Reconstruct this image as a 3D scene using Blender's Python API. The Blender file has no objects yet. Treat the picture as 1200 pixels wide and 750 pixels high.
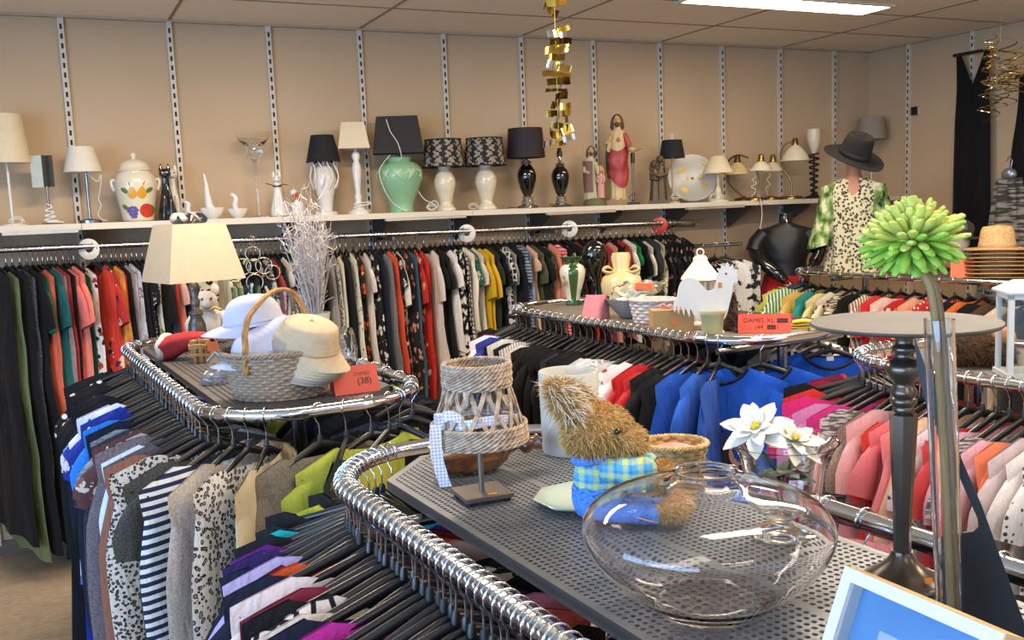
import bpy, math, random
from mathutils import Vector, Matrix
C = bpy.context.scene.collection
PI = math.pi
RNG = random.Random(7)
EYE = 1.62
F, YAW, PIT, ROLL = 1116.98, 0.4497, 0.1202, 0.0411
WALLY, WALLX, CEIL = 5.2407, 5.5034, EYE + 1.0023

# ---------------------------------------------------------------- camera
fw = Vector((math.sin(YAW)*math.cos(PIT), math.cos(YAW)*math.cos(PIT), -math.sin(PIT)))
r0 = Vector((math.cos(YAW), -math.sin(YAW), 0)); d0 = fw.cross(r0)
cr, sr = math.cos(ROLL), math.sin(ROLL)
cam_r = r0*cr + d0*sr
cam_d = d0*cr - r0*sr
EYEP = Vector((0, 0, EYE))
cd = bpy.data.cameras.new('camera'); cam = bpy.data.objects.new('camera', cd); C.objects.link(cam)
cam.matrix_world = Matrix(((cam_r.x, -cam_d.x, -fw.x, 0), (cam_r.y, -cam_d.y, -fw.y, 0), (cam_r.z, -cam_d.z, -fw.z, EYE), (0, 0, 0, 1)))
cd.sensor_width = 36; cd.lens = F/1200*36; cd.clip_start = 0.02
bpy.context.scene.camera = cam

def ray(u, v): return fw + cam_r*((u-600)/F) + cam_d*((v-375)/F)
def onz(u, v, z):
    q = ray(u, v); t = (z-EYE)/q.z; return EYEP + q*t
def ony(u, v, y):
    q = ray(u, v); return EYEP + q*(y/q.y)
def onx(u, v, x):
    q = ray(u, v); return EYEP + q*(x/q.x)
def atd(u, v, depth): return EYEP + ray(u, v)*depth
def proj(p):
    w = Vector(p)-EYEP; z = w.dot(fw)
    return 600+F*w.dot(cam_r)/z, 375+F*w.dot(cam_d)/z
def kpx(p): return (Vector(p)-EYEP).dot(fw)/F       # metres per pixel at p
def facing(p): return math.atan2(-p[0], p[1])        # z rotation that turns local -Y towards the camera position side
def lin(c):
    if isinstance(c, str):
        c = [int(c[i:i+2], 16)/255 for i in (0, 2, 4)]
    return tuple((x/12.92 if x <= .04045 else ((x+.055)/1.055)**2.4) for x in c[:3]) + (1,)

# ---------------------------------------------------------------- materials
_mats = {}
def _new(key):
    m = bpy.data.materials.new('m_'+str(key)[:40]); m.use_nodes = True
    nt = m.node_tree; b = nt.nodes['Principled BSDF']; return m, nt, b
def _n(nt, t, **kw):
    n = nt.nodes.new(t)
    for k, v in kw.items():
        if k in n.inputs: n.inputs[k].default_value = v
        else: setattr(n, k, v)
    return n
def _coords(nt, scale=(1, 1, 1), rot=(0, 0, 0), kind='Object'):
    tc = nt.nodes.new('ShaderNodeTexCoord'); mp = nt.nodes.new('ShaderNodeMapping')
    mp.inputs['Scale'].default_value = scale; mp.inputs['Rotation'].default_value = rot
    nt.links.new(tc.outputs[kind], mp.inputs['Vector']); return mp.outputs['Vector']
def _ramp(nt, fac, stops, interp='LINEAR'):
    r = nt.nodes.new('ShaderNodeValToRGB'); cr_ = r.color_ramp; cr_.interpolation = interp
    while len(cr_.elements) < len(stops): cr_.elements.new(0.5)
    for e, (p, c) in zip(cr_.elements, stops): e.position = p; e.color = lin(c) if not isinstance(c, tuple) or len(c) != 4 else c
    nt.links.new(fac, r.inputs['Fac']); return r.outputs['Color']
def _mix(nt, fac, a, b, mode='MIX'):
    m = nt.nodes.new('ShaderNodeMix'); m.data_type = 'RGBA'; m.blend_type = mode
    for s, v in ((0, fac), (6, a), (7, b)):
        if isinstance(v, (int, float)): m.inputs[s].default_value = v
        elif isinstance(v, tuple): m.inputs[s].default_value = v
        else: nt.links.new(v, m.inputs[s])
    return m.outputs[2]
def _bump(nt, b, h, dist=.002, st=.5):
    bp = nt.nodes.new('ShaderNodeBump'); bp.inputs['Strength'].default_value = st; bp.inputs['Distance'].default_value = dist
    nt.links.new(h, bp.inputs['Height']); nt.links.new(bp.outputs['Normal'], b.inputs['Normal'])

def plain(color, rough=.5, metal=0, var=.06, scale=25, coat=0, bump=0, emis=0, trans=0, sss=0):
    key = ('p', color, rough, metal, var, scale, coat, bump, emis, trans)
    if key in _mats: return _mats[key]
    m, nt, b = _new(key); c = lin(color)
    if not metal and not emis: y_ = max(c[:3]); c = tuple(x*(1-.30*max(0, y_-.25)/.75) for x in c[:3])+(1,)
    no = _n(nt, 'ShaderNodeTexNoise', Scale=scale, Detail=3.0); nt.links.new(_coords(nt), no.inputs['Vector'])
    hi = tuple(min(1, x*(1+var)) for x in c[:3])+(1,); lo = tuple(x*(1-var) for x in c[:3])+(1,)
    col = _ramp(nt, no.outputs['Fac'], [(.3, lo), (.7, hi)])
    nt.links.new(col, b.inputs['Base Color'])
    b.inputs['Roughness'].default_value = rough; b.inputs['Metallic'].default_value = metal
    b.inputs['Coat Weight'].default_value = coat
    if bump: _bump(nt, b, no.outputs['Fac'], bump)
    if trans: b.inputs['Transmission Weight'].default_value = trans
    if emis:
        nt.links.new(col, b.inputs['Emission Color']); b.inputs['Emission Strength'].default_value = emis
    _mats[key] = m; return m
def glass(color=(1, 1, 1), rough=.0, ior=1.45, name='glass'):
    key = ('g', color, rough, ior)
    if key in _mats: return _mats[key]
    m, nt, b = _new(key)
    b.inputs['Base Color'].default_value = tuple(color)+(1,)
    b.inputs['Roughness'].default_value = rough; b.inputs['IOR'].default_value = ior
    b.inputs['Transmission Weight'].default_value = 1
    _mats[key] = m; return m
def wicker_mat(c1, c2, scale=60):
    key = ('w', c1, c2, scale)
    if key in _mats: return _mats[key]
    m, nt, b = _new(key)
    no = _n(nt, 'ShaderNodeTexNoise', Scale=scale, Detail=2.0); nt.links.new(_coords(nt), no.inputs['Vector'])
    nt.links.new(_ramp(nt, no.outputs['Fac'], [(.3, c1), (.7, c2)]), b.inputs['Base Color'])
    b.inputs['Roughness'].default_value = .75; _bump(nt, b, no.outputs['Fac'], .001)
    _mats[key] = m; return m

def cloth(spec):
    """fabric material from a pattern spec"""
    if spec in _mats: return _mats[spec]
    m, nt, b = _new(spec); k = spec[0]
    b.inputs['Roughness'].default_value = .85
    b.inputs['Specular IOR Level'].default_value = .25
    b.inputs['Sheen Weight'].default_value = .03
    L = nt.links
    fine = _n(nt, 'ShaderNodeTexNoise', Scale=220.0, Detail=2.0); L.new(_coords(nt), fine.inputs['Vector'])
    big = _n(nt, 'ShaderNodeTexNoise', Scale=15.0, Detail=3.0, Distortion=.6); L.new(_coords(nt, (1, 1, .32)), big.inputs['Vector'])
    if k == 's':
        base = lin(spec[1]); col = base
    elif k == 'hea':
        col = _ramp(nt, fine.outputs['Fac'], [(.35, spec[1]), (.65, spec[2])])
    elif k == 'shiny':
        col = lin(spec[1]); b.inputs['Roughness'].default_value = .35
    elif k == 'fl':            # flowers: (bg, c1, c2, c3, scale)
        vo = _n(nt, 'ShaderNodeTexVoronoi', Scale=spec[5]); nz = _n(nt, 'ShaderNodeTexNoise', Scale=spec[5]*1.6, Detail=2.0)
        co = _coords(nt); L.new(co, nz.inputs['Vector'])
        ad = _n(nt, 'ShaderNodeVectorMath', operation='MULTIPLY_ADD'); L.new(nz.outputs['Color'], ad.inputs[0]); ad.inputs[1].default_value = (.045,)*3; L.new(co, ad.inputs[2])
        L.new(ad.outputs[0], vo.inputs['Vector'])
        sp = nt.nodes.new('ShaderNodeSeparateColor'); L.new(vo.outputs['Color'], sp.inputs[0])
        fc = _ramp(nt, sp.outputs[0], [(0, spec[2]), (.36, spec[3]), (.7, spec[4])], 'CONSTANT')
        mk = _ramp(nt, vo.outputs['Distance'], [(.0, (1, 1, 1, 1)), (.34, (1, 1, 1, 1)), (.40, (0, 0, 0, 1))])
        col = _mix(nt, mk, lin(spec[1]), fc)
    elif k == 'leo':           # rosettes: (bg, ring, centre, scale)
        vo = _n(nt, 'ShaderNodeTexVoronoi', Scale=spec[4]); nz = _n(nt, 'ShaderNodeTexNoise', Scale=spec[4]*1.2, Detail=2.0)
        co = _coords(nt); L.new(co, nz.inputs['Vector'])
        ad = _n(nt, 'ShaderNodeVectorMath', operation='MULTIPLY_ADD'); L.new(nz.outputs['Color'], ad.inputs[0]); ad.inputs[1].default_value = (.5/spec[4],)*3; L.new(co, ad.inputs[2])
        L.new(ad.outputs[0], vo.inputs['Vector'])
        col = _ramp(nt, vo.outputs['Distance'], [(0, spec[3]), (.2, spec[3]), (.26, spec[2]), (.42, spec[2]), (.47, spec[1])])
    elif k == 'str':           # stripes: (c1, c2, period, axis)
        co = _coords(nt); sx = nt.nodes.new('ShaderNodeSeparateXYZ'); L.new(co, sx.inputs[0])
        ax = {'x': 0, 'y': 1, 'z': 2}.get(spec[4], 2)
        src = sx.outputs[ax]
        if spec[4] == 'd':
            a = _n(nt, 'ShaderNodeMath', operation='ADD'); L.new(sx.outputs[0], a.inputs[0]); L.new(sx.outputs[2], a.inputs[1]); src = a.outputs[0]
        mu = _n(nt, 'ShaderNodeMath', operation='MULTIPLY'); L.new(src, mu.inputs[0]); mu.inputs[1].default_value = 1/spec[3]
        fr = _n(nt, 'ShaderNodeMath', operation='FRACT'); L.new(mu.outputs[0], fr.inputs[0])
        col = _ramp(nt, fr.outputs[0], [(0, spec[1]), (.5, spec[2])], 'CONSTANT')
    elif k == 'dot':           # (bg, dot, scale)
        vo = _n(nt, 'ShaderNodeTexVoronoi', Scale=spec[3], Randomness=.35); L.new(_coords(nt), vo.inputs['Vector'])
        col = _ramp(nt, vo.outputs['Distance'], [(0, spec[2]), (.26, spec[2]), (.32, spec[1])])
    elif k == 'sp':            # blotches: (c1, c2, scale, thr)
        nz = _n(nt, 'ShaderNodeTexNoise', Scale=spec[3], Detail=4.0); L.new(_coords(nt), nz.inputs['Vector'])
        t = spec[4]; col = _ramp(nt, nz.outputs['Fac'], [(t-.03, spec[1]), (t+.03, spec[2])])
    elif k == 'zig':           # streaky weave: (c1, c2, scale)
        nz = _n(nt, 'ShaderNodeTexNoise', Scale=spec[3], Detail=3.0); L.new(_coords(nt, (.5, .5, 4)), nz.inputs['Vector'])
        col = _ramp(nt, nz.outputs['Fac'], [(.46, spec[1]), (.54, spec[2])])
    elif k == 'chk':           # checked cloth: (c1, c2, c3, period)
        co = _coords(nt); sx = nt.nodes.new('ShaderNodeSeparateXYZ'); L.new(co, sx.inputs[0]); cs = []
        for a_ in (0, 2):
            mu = _n(nt, 'ShaderNodeMath', operation='MULTIPLY'); L.new(sx.outputs[a_], mu.inputs[0]); mu.inputs[1].default_value = 1/spec[4]
            fr = _n(nt, 'ShaderNodeMath', operation='FRACT'); L.new(mu.outputs[0], fr.inputs[0]); cs.append(fr.outputs[0])
        c1 = _ramp(nt, cs[0], [(0, spec[1]), (.4, spec[2]), (.75, spec[1]), (.85, spec[3])], 'CONSTANT')
        c2 = _ramp(nt, cs[1], [(0, spec[1]), (.4, spec[2]), (.75, spec[1]), (.85, spec[3])], 'CONSTANT')
        col = _mix(nt, .5, c1, c2)
    elif k == 'lat':           # open lace look: (c1, c2, scale)
        vo = _n(nt, 'ShaderNodeTexVoronoi', Scale=spec[3], feature='DISTANCE_TO_EDGE', Randomness=.4); L.new(_coords(nt), vo.inputs['Vector'])
        col = _ramp(nt, vo.outputs['Distance'], [(0, spec[1]), (.12, spec[1]), (.17, spec[2])])
    elif k == 'tie':           # soft dyed blend (c1,c2,c3,scale)
        nz = _n(nt, 'ShaderNodeTexNoise', Scale=spec[4], Detail=3.0); L.new(_coords(nt, (1, 1, .6)), nz.inputs['Vector'])
        col = _ramp(nt, nz.outputs['Fac'], [(.35, spec[1]), (.5, spec[2]), (.65, spec[3])])
    shade = _ramp(nt, fine.outputs['Fac'], [(.3, (.86, .86, .86, 1)), (.7, (1.0, 1.0, 1.0, 1))])
    L.new(_mix(nt, 1.0, col, shade, 'MULTIPLY'), b.inputs['Base Color'])
    h = _n(nt, 'ShaderNodeMath', operation='MULTIPLY_ADD'); L.new(fine.outputs['Fac'], h.inputs[0]); h.inputs[1].default_value = .06; L.new(big.outputs['Fac'], h.inputs[2])
    _bump(nt, b, h.outputs[0], .022, .75)
    _mats[spec] = m; return m

CHROME = plain('d9dcdf', .12, 1, .03, 8)
CHROME_D = plain('8f949a', .22, 1, .05, 8)
BLACKPL = plain('101012', .42, 0, .1, 30)
WHITEG = plain('f1ece2', .25, 0, .03, 12, .3)
CREAMG = plain('efe3c8', .22, 0, .04, 12, .3)
BLACKG = plain('0b0b0e', .1, 0, .1, 12, .6)
WHITECORD = plain('ece8dc', .5)
BRASS = plain('9a7b45', .3, 1, .1, 20)

# ---------------------------------------------------------------- mesh building
class MB:
    def __init__(self): self.v = []; self.f = []; self.mi = []; self.cur = 0
    def mat(self, i): self.cur = i; return self
    def _addf(self, fs):
        self.f += fs; self.mi += [self.cur]*len(fs)
    def grid(self, rows, close_u=False, close_v=False):
        b = len(self.v); n = len(rows[0]); m = len(rows)
        for r in rows: self.v += [tuple(p) for p in r]
        fs = []
        for j in range(m if close_v else m-1):
            for i in range(n if close_u else n-1):
                a = b+j*n+i; c = b+j*n+(i+1) % n; d = b+((j+1) % m)*n+(i+1) % n; e = b+((j+1) % m)*n+i
                fs.append((a, c, d, e))
        self._addf(fs); return b
    def fan(self, ring, flip=False):
        b = len(self.v); self.v += [tuple(p) for p in ring]
        t = tuple(range(b, b+len(ring))); self._addf([t[::-1] if flip else t])
    def lathe(self, prof, seg=24, c=(0, 0, 0), sx=1, sy=1, fn=None, cap=True):
        rows = []
        for r, z in prof:
            row = []
            for k in range(seg):
                a = 2*PI*k/seg; rr = r if fn is None else r*fn(a, z)
                row.append((c[0]+rr*sx*math.cos(a), c[1]+rr*sy*math.sin(a), c[2]+z))
            rows.append(row)
        self.grid(rows, True)
        if cap:
            if prof[0][0] > 1e-5: self.fan(rows[0], prof[0][1] < prof[-1][1])
            if prof[-1][0] > 1e-5: self.fan(rows[-1], prof[0][1] > prof[-1][1])
        return self
    def box(self, lo, hi, M=None):
        x0, y0, z0 = lo; x1, y1, z1 = hi
        vs = [(x0, y0, z0), (x1, y0, z0), (x1, y1, z0), (x0, y1, z0), (x0, y0, z1), (x1, y0, z1), (x1, y1, z1), (x0, y1, z1)]
        if M is not None: vs = [tuple(M @ Vector(p)) for p in vs]
        b = len(self.v); self.v += vs
        self._addf([tuple(b+i for i in q) for q in ((0, 3, 2, 1), (4, 5, 6, 7), (0, 1, 5, 4), (1, 2, 6, 5), (2, 3, 7, 6), (3, 0, 4, 7))]); return self
    def prism(self, poly, y0, y1, M=None):
        """polygon given in x,z extruded along y"""
        n = len(poly); b = len(self.v)
        vs = [(x, y0, z) for x, z in poly]+[(x, y1, z) for x, z in poly]
        if M is not None: vs = [tuple(M @ Vector(p)) for p in vs]
        self.v += vs
        fs = [tuple(range(b, b+n)), tuple(range(b+2*n-1, b+n-1, -1))]
        for i in range(n): j = (i+1) % n; fs.append((b+i, b+n+i, b+n+j, b+j))
        self._addf(fs); return self
    def tube(self, pts, rad, seg=8, closed=False, flat=1.0, up=None, cap=True):
        pts = [Vector(p) for p in pts]; n = len(pts); rows = []
        prev = None
        for i, p in enumerate(pts):
            if closed: t = (pts[(i+1) % n]-pts[i-1])
            else: t = pts[min(i+1, n-1)]-pts[max(i-1, 0)]
            if t.length < 1e-9: t = Vector((0, 0, 1))
            t.normalize()
            if up is not None: nrm = Vector(up)-t*t.dot(Vector(up))
            elif prev is None:
                nrm = t.cross(Vector((0, 0, 1)))
                if nrm.length < 1e-3: nrm = t.cross(Vector((1, 0, 0)))
            else: nrm = prev-t*t.dot(prev)
            if nrm.length < 1e-6: nrm = t.orthogonal()
            nrm.normalize(); prev = nrm; bn = t.cross(nrm)
            r = rad[i] if isinstance(rad, (list, tuple)) else rad
            rows.append([p+nrm*(r*math.cos(2*PI*k/seg))+bn*(r*flat*math.sin(2*PI*k/seg)) for k in range(seg)])
        self.grid(rows, True, closed)
        if not closed and cap: self.fan(rows[0], True); self.fan(rows[-1])
        return self
    def ball(self, c, r, seg=12, rings=8, M=None):
        rx, ry, rz = (r, r, r) if not isinstance(r, (tuple, list)) else r
        rows = []
        for j in range(rings+1):
            a = PI*j/rings; row = []
            for k in range(seg):
                b = 2*PI*k/seg; p = Vector((rx*math.sin(a)*math.cos(b), ry*math.sin(a)*math.sin(b), -rz*math.cos(a)))
                if M is not None: p = M @ p
                row.append((c[0]+p.x, c[1]+p.y, c[2]+p.z))
            rows.append(row)
        self.grid(rows, True); return self
    def build(self, name, mat, parent=None, loc=None, rotz=0, smooth=True, sub=0, angle=1.1):
        me = bpy.data.meshes.new(name); me.from_pydata(self.v, [], self.f)
        ms = mat if isinstance(mat, (list, tuple)) else [mat]
        for m in ms: me.materials.append(m)
        if len(ms) > 1: me.polygons.foreach_set('material_index', self.mi)
        me.polygons.foreach_set('use_smooth', [smooth]*len(me.polygons)); me.update()
        if smooth and angle is not None: me.set_sharp_from_angle(angle=angle)
        o = bpy.data.objects.new(name, me); C.objects.link(o)
        if parent is not None: o.parent = parent
        if loc is not None: o.location = loc
        if rotz: o.rotation_euler = (0, 0, rotz)
        if sub:
            md = o.modifiers.new('sub', 'SUBSURF'); md.levels = sub; md.render_levels = sub
        return o

def tag(o, label, cat, group=None, kind=None):
    if label: o['label'] = label
    if cat: o['category'] = cat
    if group: o['group'] = group
    if kind: o['kind'] = kind
    return o
def thing(name, label, cat, loc=(0, 0, 0), rotz=0, group=None):
    o = bpy.data.objects.new(name, None); C.objects.link(o); o.empty_display_size = .05
    o.location = loc; o.rotation_euler = (0, 0, rotz); return tag(o, label, cat, group)
def struct(name, mb, mat, smooth=False, angle=None):
    o = mb.build(name, mat, smooth=smooth); o['kind'] = 'structure'; return o
def spline(pts, n=8, closed=False):
    P = [Vector(p) for p in pts]; out = []; m = len(P)
    for i in range(m if closed else m-1):
        if closed: a, b, c, d = P[i-1], P[i], P[(i+1) % m], P[(i+2) % m]
        else: a, b, c, d = P[max(i-1, 0)], P[i], P[i+1], P[min(i+2, m-1)]
        for k in range(n):
            t = k/n; t2 = t*t; t3 = t2*t
            out.append(.5*((2*b)+(c-a)*t+(2*a-5*b+4*c-d)*t2+(3*b-a-3*c+d)*t3))
    if not closed: out.append(P[-1])
    return out
LF = 'liberation'
def text_mesh(name, body, size, mat, parent, M, extrude=.0002, align='CENTER'):
    cu = bpy.data.curves.new(name, 'FONT'); cu.body = body; cu.size = size; cu.extrude = extrude; cu.align_x = align; cu.align_y = 'CENTER'
    to = bpy.data.objects.new(name, cu); C.objects.link(to)
    dg = bpy.context.evaluated_depsgraph_get(); me = bpy.data.meshes.new_from_object(to.evaluated_get(dg))
    bpy.data.objects.remove(to); me.materials.clear(); me.materials.append(mat); me.transform(M)
    o = bpy.data.objects.new(name, me); C.objects.link(o); o.parent = parent; return o
# ---------------------------------------------------------------- the room
def wall_mat(c1, c2):
    m, nt, b = _new('wall'+c1)
    no = _n(nt, 'ShaderNodeTexNoise', Scale=1.3, Detail=4.0); nt.links.new(_coords(nt), no.inputs['Vector'])
    f = _n(nt, 'ShaderNodeTexNoise', Scale=180.0, Detail=2.0); nt.links.new(_coords(nt), f.inputs['Vector'])
    nt.links.new(_ramp(nt, no.outputs['Fac'], [(.3, c1), (.7, c2)]), b.inputs['Base Color'])
    b.inputs['Roughness'].default_value = .85; _bump(nt, b, f.outputs['Fac'], .0008, .4); return m
WALLM = wall_mat('b99f7f', 'c2a888')
LX0, FY0 = -2.7, -3.2
struct('wall_back', MB().box((LX0-.1, WALLY, 0), (WALLX+.1, WALLY+.1, CEIL)), WALLM)
struct('wall_right', MB().box((WALLX, FY0, 0), (WALLX+.1, WALLY, CEIL)), WALLM)
# left wall with a daylight window opening
mb = MB()
mb.box((LX0-.1, FY0, 0), (LX0, WALLY, .7)); mb.box((LX0-.1, FY0, 2.35), (LX0, WALLY, CEIL))
mb.box((LX0-.1, 2.6, .7), (LX0, WALLY, 2.35)); mb.box((LX0-.1, FY0, .7), (LX0, -2.4, 2.35))
struct('wall_left', mb, WALLM)
mb = MB()
for a, c in (((LX0-.08, -2.4, .7), (LX0-.02, 2.6, .76)), ((LX0-.08, -2.4, 2.29), (LX0-.02, 2.6, 2.35))): mb.box(a, c)
for y in (-2.4, -.75, .9, 2.54): mb.box((LX0-.08, y, .76), (LX0-.02, y+.06, 2.29))
struct('window_1', mb, plain('e9e6df', .4))
# floor: pale brown mottled vinyl
m, nt, b = _new('floor')
n1 = _n(nt, 'ShaderNodeTexNoise', Scale=3.0, Detail=8.0, Roughness=.65); nt.links.new(_coords(nt, (1.2, 4, 1)), n1.inputs['Vector'])
n2 = _n(nt, 'ShaderNodeTexNoise', Scale=26.0, Detail=5.0); nt.links.new(_coords(nt, (1, 3.2, 1)), n2.inputs['Vector'])
c1 = _ramp(nt, n1.outputs['Fac'], [(.3, '94806a'), (.55, 'a8947a'), (.75, 'b5a287')])
nt.links.new(_mix(nt, .35, c1, _ramp(nt, n2.outputs['Fac'], [(.35, '75634d'), (.65, 'c2ae92')])), b.inputs['Base Color'])
b.inputs['Roughness'].default_value = .42; _bump(nt, b, n2.outputs['Fac'], .0006, .3)
struct('floor', MB().box((LX0-.1, FY0, -.1), (WALLX+.1, WALLY+.1, 0)), m)
# ceiling: mineral tiles on a thin grid, light panels let in
m, nt, b = _new('ceil')
n1 = _n(nt, 'ShaderNodeTexNoise', Scale=260.0, Detail=2.0); nt.links.new(_coords(nt), n1.inputs['Vector'])
n2 = _n(nt, 'ShaderNodeTexNoise', Scale=.9, Detail=2.0); nt.links.new(_coords(nt), n2.inputs['Vector'])
cc = _mix(nt, .3, _ramp(nt, n2.outputs['Fac'], [(.3, 'e6dac8'), (.7, 'ece1d0')]), _ramp(nt, n1.outputs['Fac'], [(.35, 'cbbda8'), (.6, 'efe4d3')]))
nt.links.new(cc, b.inputs['Base Color']); b.inputs['Roughness'].default_value = .9
struct('ceiling', MB().box((LX0-.1, FY0, CEIL), (WALLX+.1, WALLY+.1, CEIL+.1)), m)
mb = MB(); x = .66-3
while x < WALLX: mb.box((x-.006, FY0, CEIL-.004), (x+.006, WALLY, CEIL)); x += 1.0
y = 4.672
while y > FY0: mb.box((LX0, y-.005, CEIL-.0035), (WALLX, y+.005, CEIL)); y -= .54
struct('trim_1', mb, plain('85745f', .7))
mb = MB(); mb.box((LX0, WALLY-.03, CEIL-.012), (WALLX, WALLY, CEIL)); mb.box((WALLX-.03, FY0, CEIL-.012), (WALLX, WALLY, CEIL))
struct('trim_2', mb, plain('b3a086', .6))
mb = MB(); mb.box((LX0, WALLY-.012, 0), (WALLX, WALLY, .07)); mb.box((WALLX-.012, FY0, 0), (WALLX, WALLY, .07))
struct('baseboard_back', mb, plain('6d5f52', .6))
# a fluorescent ceiling panel (in view) and its neighbours along the room
LIGHTM, nt, b = _new('tube')
b.inputs['Base Color'].default_value = lin('fff6e4'); b.inputs['Emission Color'].default_value = (1, .86, .66, 1); b.inputs['Emission Strength'].default_value = 22
t = thing('ceiling_light', 'long bright fluorescent panel let into the tiled ceiling', 'light', (3.655, 4.03, CEIL))
mb = MB()
for a, c in (((-.645, -.125, -.012), (.645, -.105, 0)), ((-.645, .105, -.012), (.645, .125, 0)), ((-.645, -.105, -.012), (-.625, .105, 0)), ((.625, -.105, -.012), (.645, .105, 0))): mb.box(a, c)
mb.build('frame', plain('e8e2d4', .5), t, smooth=False)
MB().box((-.625, -.105, -.008), (.625, .105, -.002)).build('diffuser', LIGHTM, t, smooth=False)

# slotted uprights (trim of the room)
UPW = plain('ddd4c4', .5); SLOT = plain('2a2420', .8)
def upright(i, x=None, y=None, z0=0.05):
    mb = MB(); z1 = CEIL-.012; w = .014; pitch = .0463
    if y is None:
        mb.box((x-w, WALLY-.02, z0), (x+w, WALLY, z1)); mb.mat(1)
        z = z1-.03
        while z > .9:
            mb.box((x-.0052, WALLY-.0208, z-.025), (x+.0052, WALLY-.015, z)); z -= pitch
    else:
        mb.box((WALLX-.02, y-w, z0), (WALLX, y+w, z1)); mb.mat(1)
        z = z1-.03
        while z > .9:
            mb.box((WALLX-.0208, y-.0052, z-.025), (WALLX-.015, y+.0052, z)); z -= pitch
    struct('trim_%d' % i, mb, [UPW, SLOT])
k = 3
for i in range(-1, 11): upright(k, x=.1564+.5*i); k += 1
for y in (4.873, 4.363, 3.853, 3.343): upright(k, y=y); k += 1

# ---------------------------------------------------------------- the long wall shelf: boards on brackets
def shelf_z(x): return EYE-.003-.0082*x
SHY0, SHY1 = 4.92, WALLY-.022
SHELFM = plain('e9dfcb', .5, 0, .03, 6); BRKM = plain('4c4038', .6)
edges = [-1.3436, .1564, 1.1564, 2.1564, 3.1564, 4.1564, 5.48]
blab = ['white shelf board at the far left under the cream drum lamp and fruit-free lamps', 'white shelf board under the fruit jar, cats and white swans',
        'white shelf board under the green vase lamp', 'white shelf board under the black urn lamps',
        'white shelf board under the robed statues and glass plate', 'white shelf board in the corner under the swan-neck desk lamps']
blab[0] = 'white shelf board at the far left under the cream drum lamp'
for j in range(6):
    xa, xb = edges[j]+.001, edges[j+1]-.001; za, zb = shelf_z(xa), shelf_z(xb)
    mb = MB(); n = 2; v = []
    M = Matrix.Translation((xa, 0, za)) @ Matrix.Rotation(math.atan2(za-zb, xb-xa), 4, 'Y')
    mb.box((0, SHY0, -.03), (xb-xa, SHY1, 0), M)
    o = mb.build('shelf_board', SHELFM, smooth=False); tag(o, blab[j], 'shelf', 'white boards of the long wall shelf')
    for i in range(-2, 11):
        x = .1564+.5*i
        if not (xa-.02 <= x < xb-.02): continue
        xx = x+.012
        MB().prism([(0, -.03), (-.26, -.03), (-.26, -.05), (-.02, -.17), (0, -.17)], -.002, .002,
                   Matrix.Translation((xx, SHY1-.0005, shelf_z(xx)-.0015)) @ Matrix.Rotation(PI/2, 4, 'Z')).build('bracket', BRKM, o, smooth=False)

# chrome ticket strips clipped below the shelf edge
for (ua, ub, v, what) in ((2, 92, 272.5, 'under the cream drum lamp'), (452, 546, 256, 'under the green vase lamp'), (641, 721, 248.5, 'under the black urn lamps'), (805, 872, 243, 'under the glass plate')):
    a = ony(ua, v, SHY0-.022); b_ = ony(ub, v, SHY0-.022); z = shelf_z((a.x+b_.x)/2)-.03
    mb = MB(); mb.box((a.x, SHY0-.03, z-.012), (b_.x, SHY0-.001, z-.009)); mb.box((a.x, SHY0-.03, z-.009), (b_.x, SHY0-.027, z+.004)); mb.box((a.x, SHY0-.004, z-.009), (b_.x, SHY0-.001, z+.004))
    mb.build('shelf_ticket_strip', plain('cfc7ba', .25, .7), smooth=False)
    tag(bpy.context.scene.objects[-1] if False else C.objects[-1], 'narrow metal ticket strip on the shelf edge ' + what, 'strip', 'ticket strips on the wall shelf')
# ---------------------------------------------------------------- hangers and garments
def hanger_meshes():
    out = []
    for kind in range(3):
        mb = MB(); hw = (.204, .207, .198)[kind]; rows = []
        n = 18
        for i in range(n+1):
            s = -1+2*i/n; a = abs(s)
            x = s*hw; z = -.078-.068*a**1.25-.006*math.sin(a*PI)
            h = .0105*(1-.35*a); w = .0042+.0022*math.sin(min(1, a*1.15)*PI)**.6*(1 if kind < 2 else 1.2)
            if a > .96: h *= .55; w *= .6
            if kind == 0 and .7 < a < .8: h *= .8
            rows.append([(x, w*math.cos(2*PI*k/8), z+h*math.sin(2*PI*k/8)) for k in range(8)])
        mb.grid(rows, True); mb.fan(rows[0], True); mb.fan(rows[-1])
        mb.lathe([(.0075, -.074), (.0065, -.062), (.0045, -.056)], 8)
        me = bpy.data.meshes.new('coat_hanger'); me.from_pydata(mb.v, [], mb.f); me.polygons.foreach_set('use_smooth', [True]*len(me.polygons)); me.materials.append((BLACKPL, plain('141416', .32, 0, .1, 30), plain('0e0e10', .55, 0, .1, 30))[kind]); out.append(me)
    mb = MB(); pts = []
    for i in range(15):
        a = math.radians(205-i*(205+62)/14); pts.append((.0195*math.cos(a), 0, .0195*math.sin(a)))
    pts += [(.0075, 0, -.0235), (.001, 0, -.031), (0, 0, -.042), (0, 0, -.058)]
    mb.tube(pts, .0017, 6)
    hk = bpy.data.meshes.new('hook'); hk.from_pydata(mb.v, [], mb.f); hk.polygons.foreach_set('use_smooth', [True]*len(hk.polygons)); hk.materials.append(CHROME)
    return out, hk
HANG, HOOK = hanger_meshes()

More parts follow.
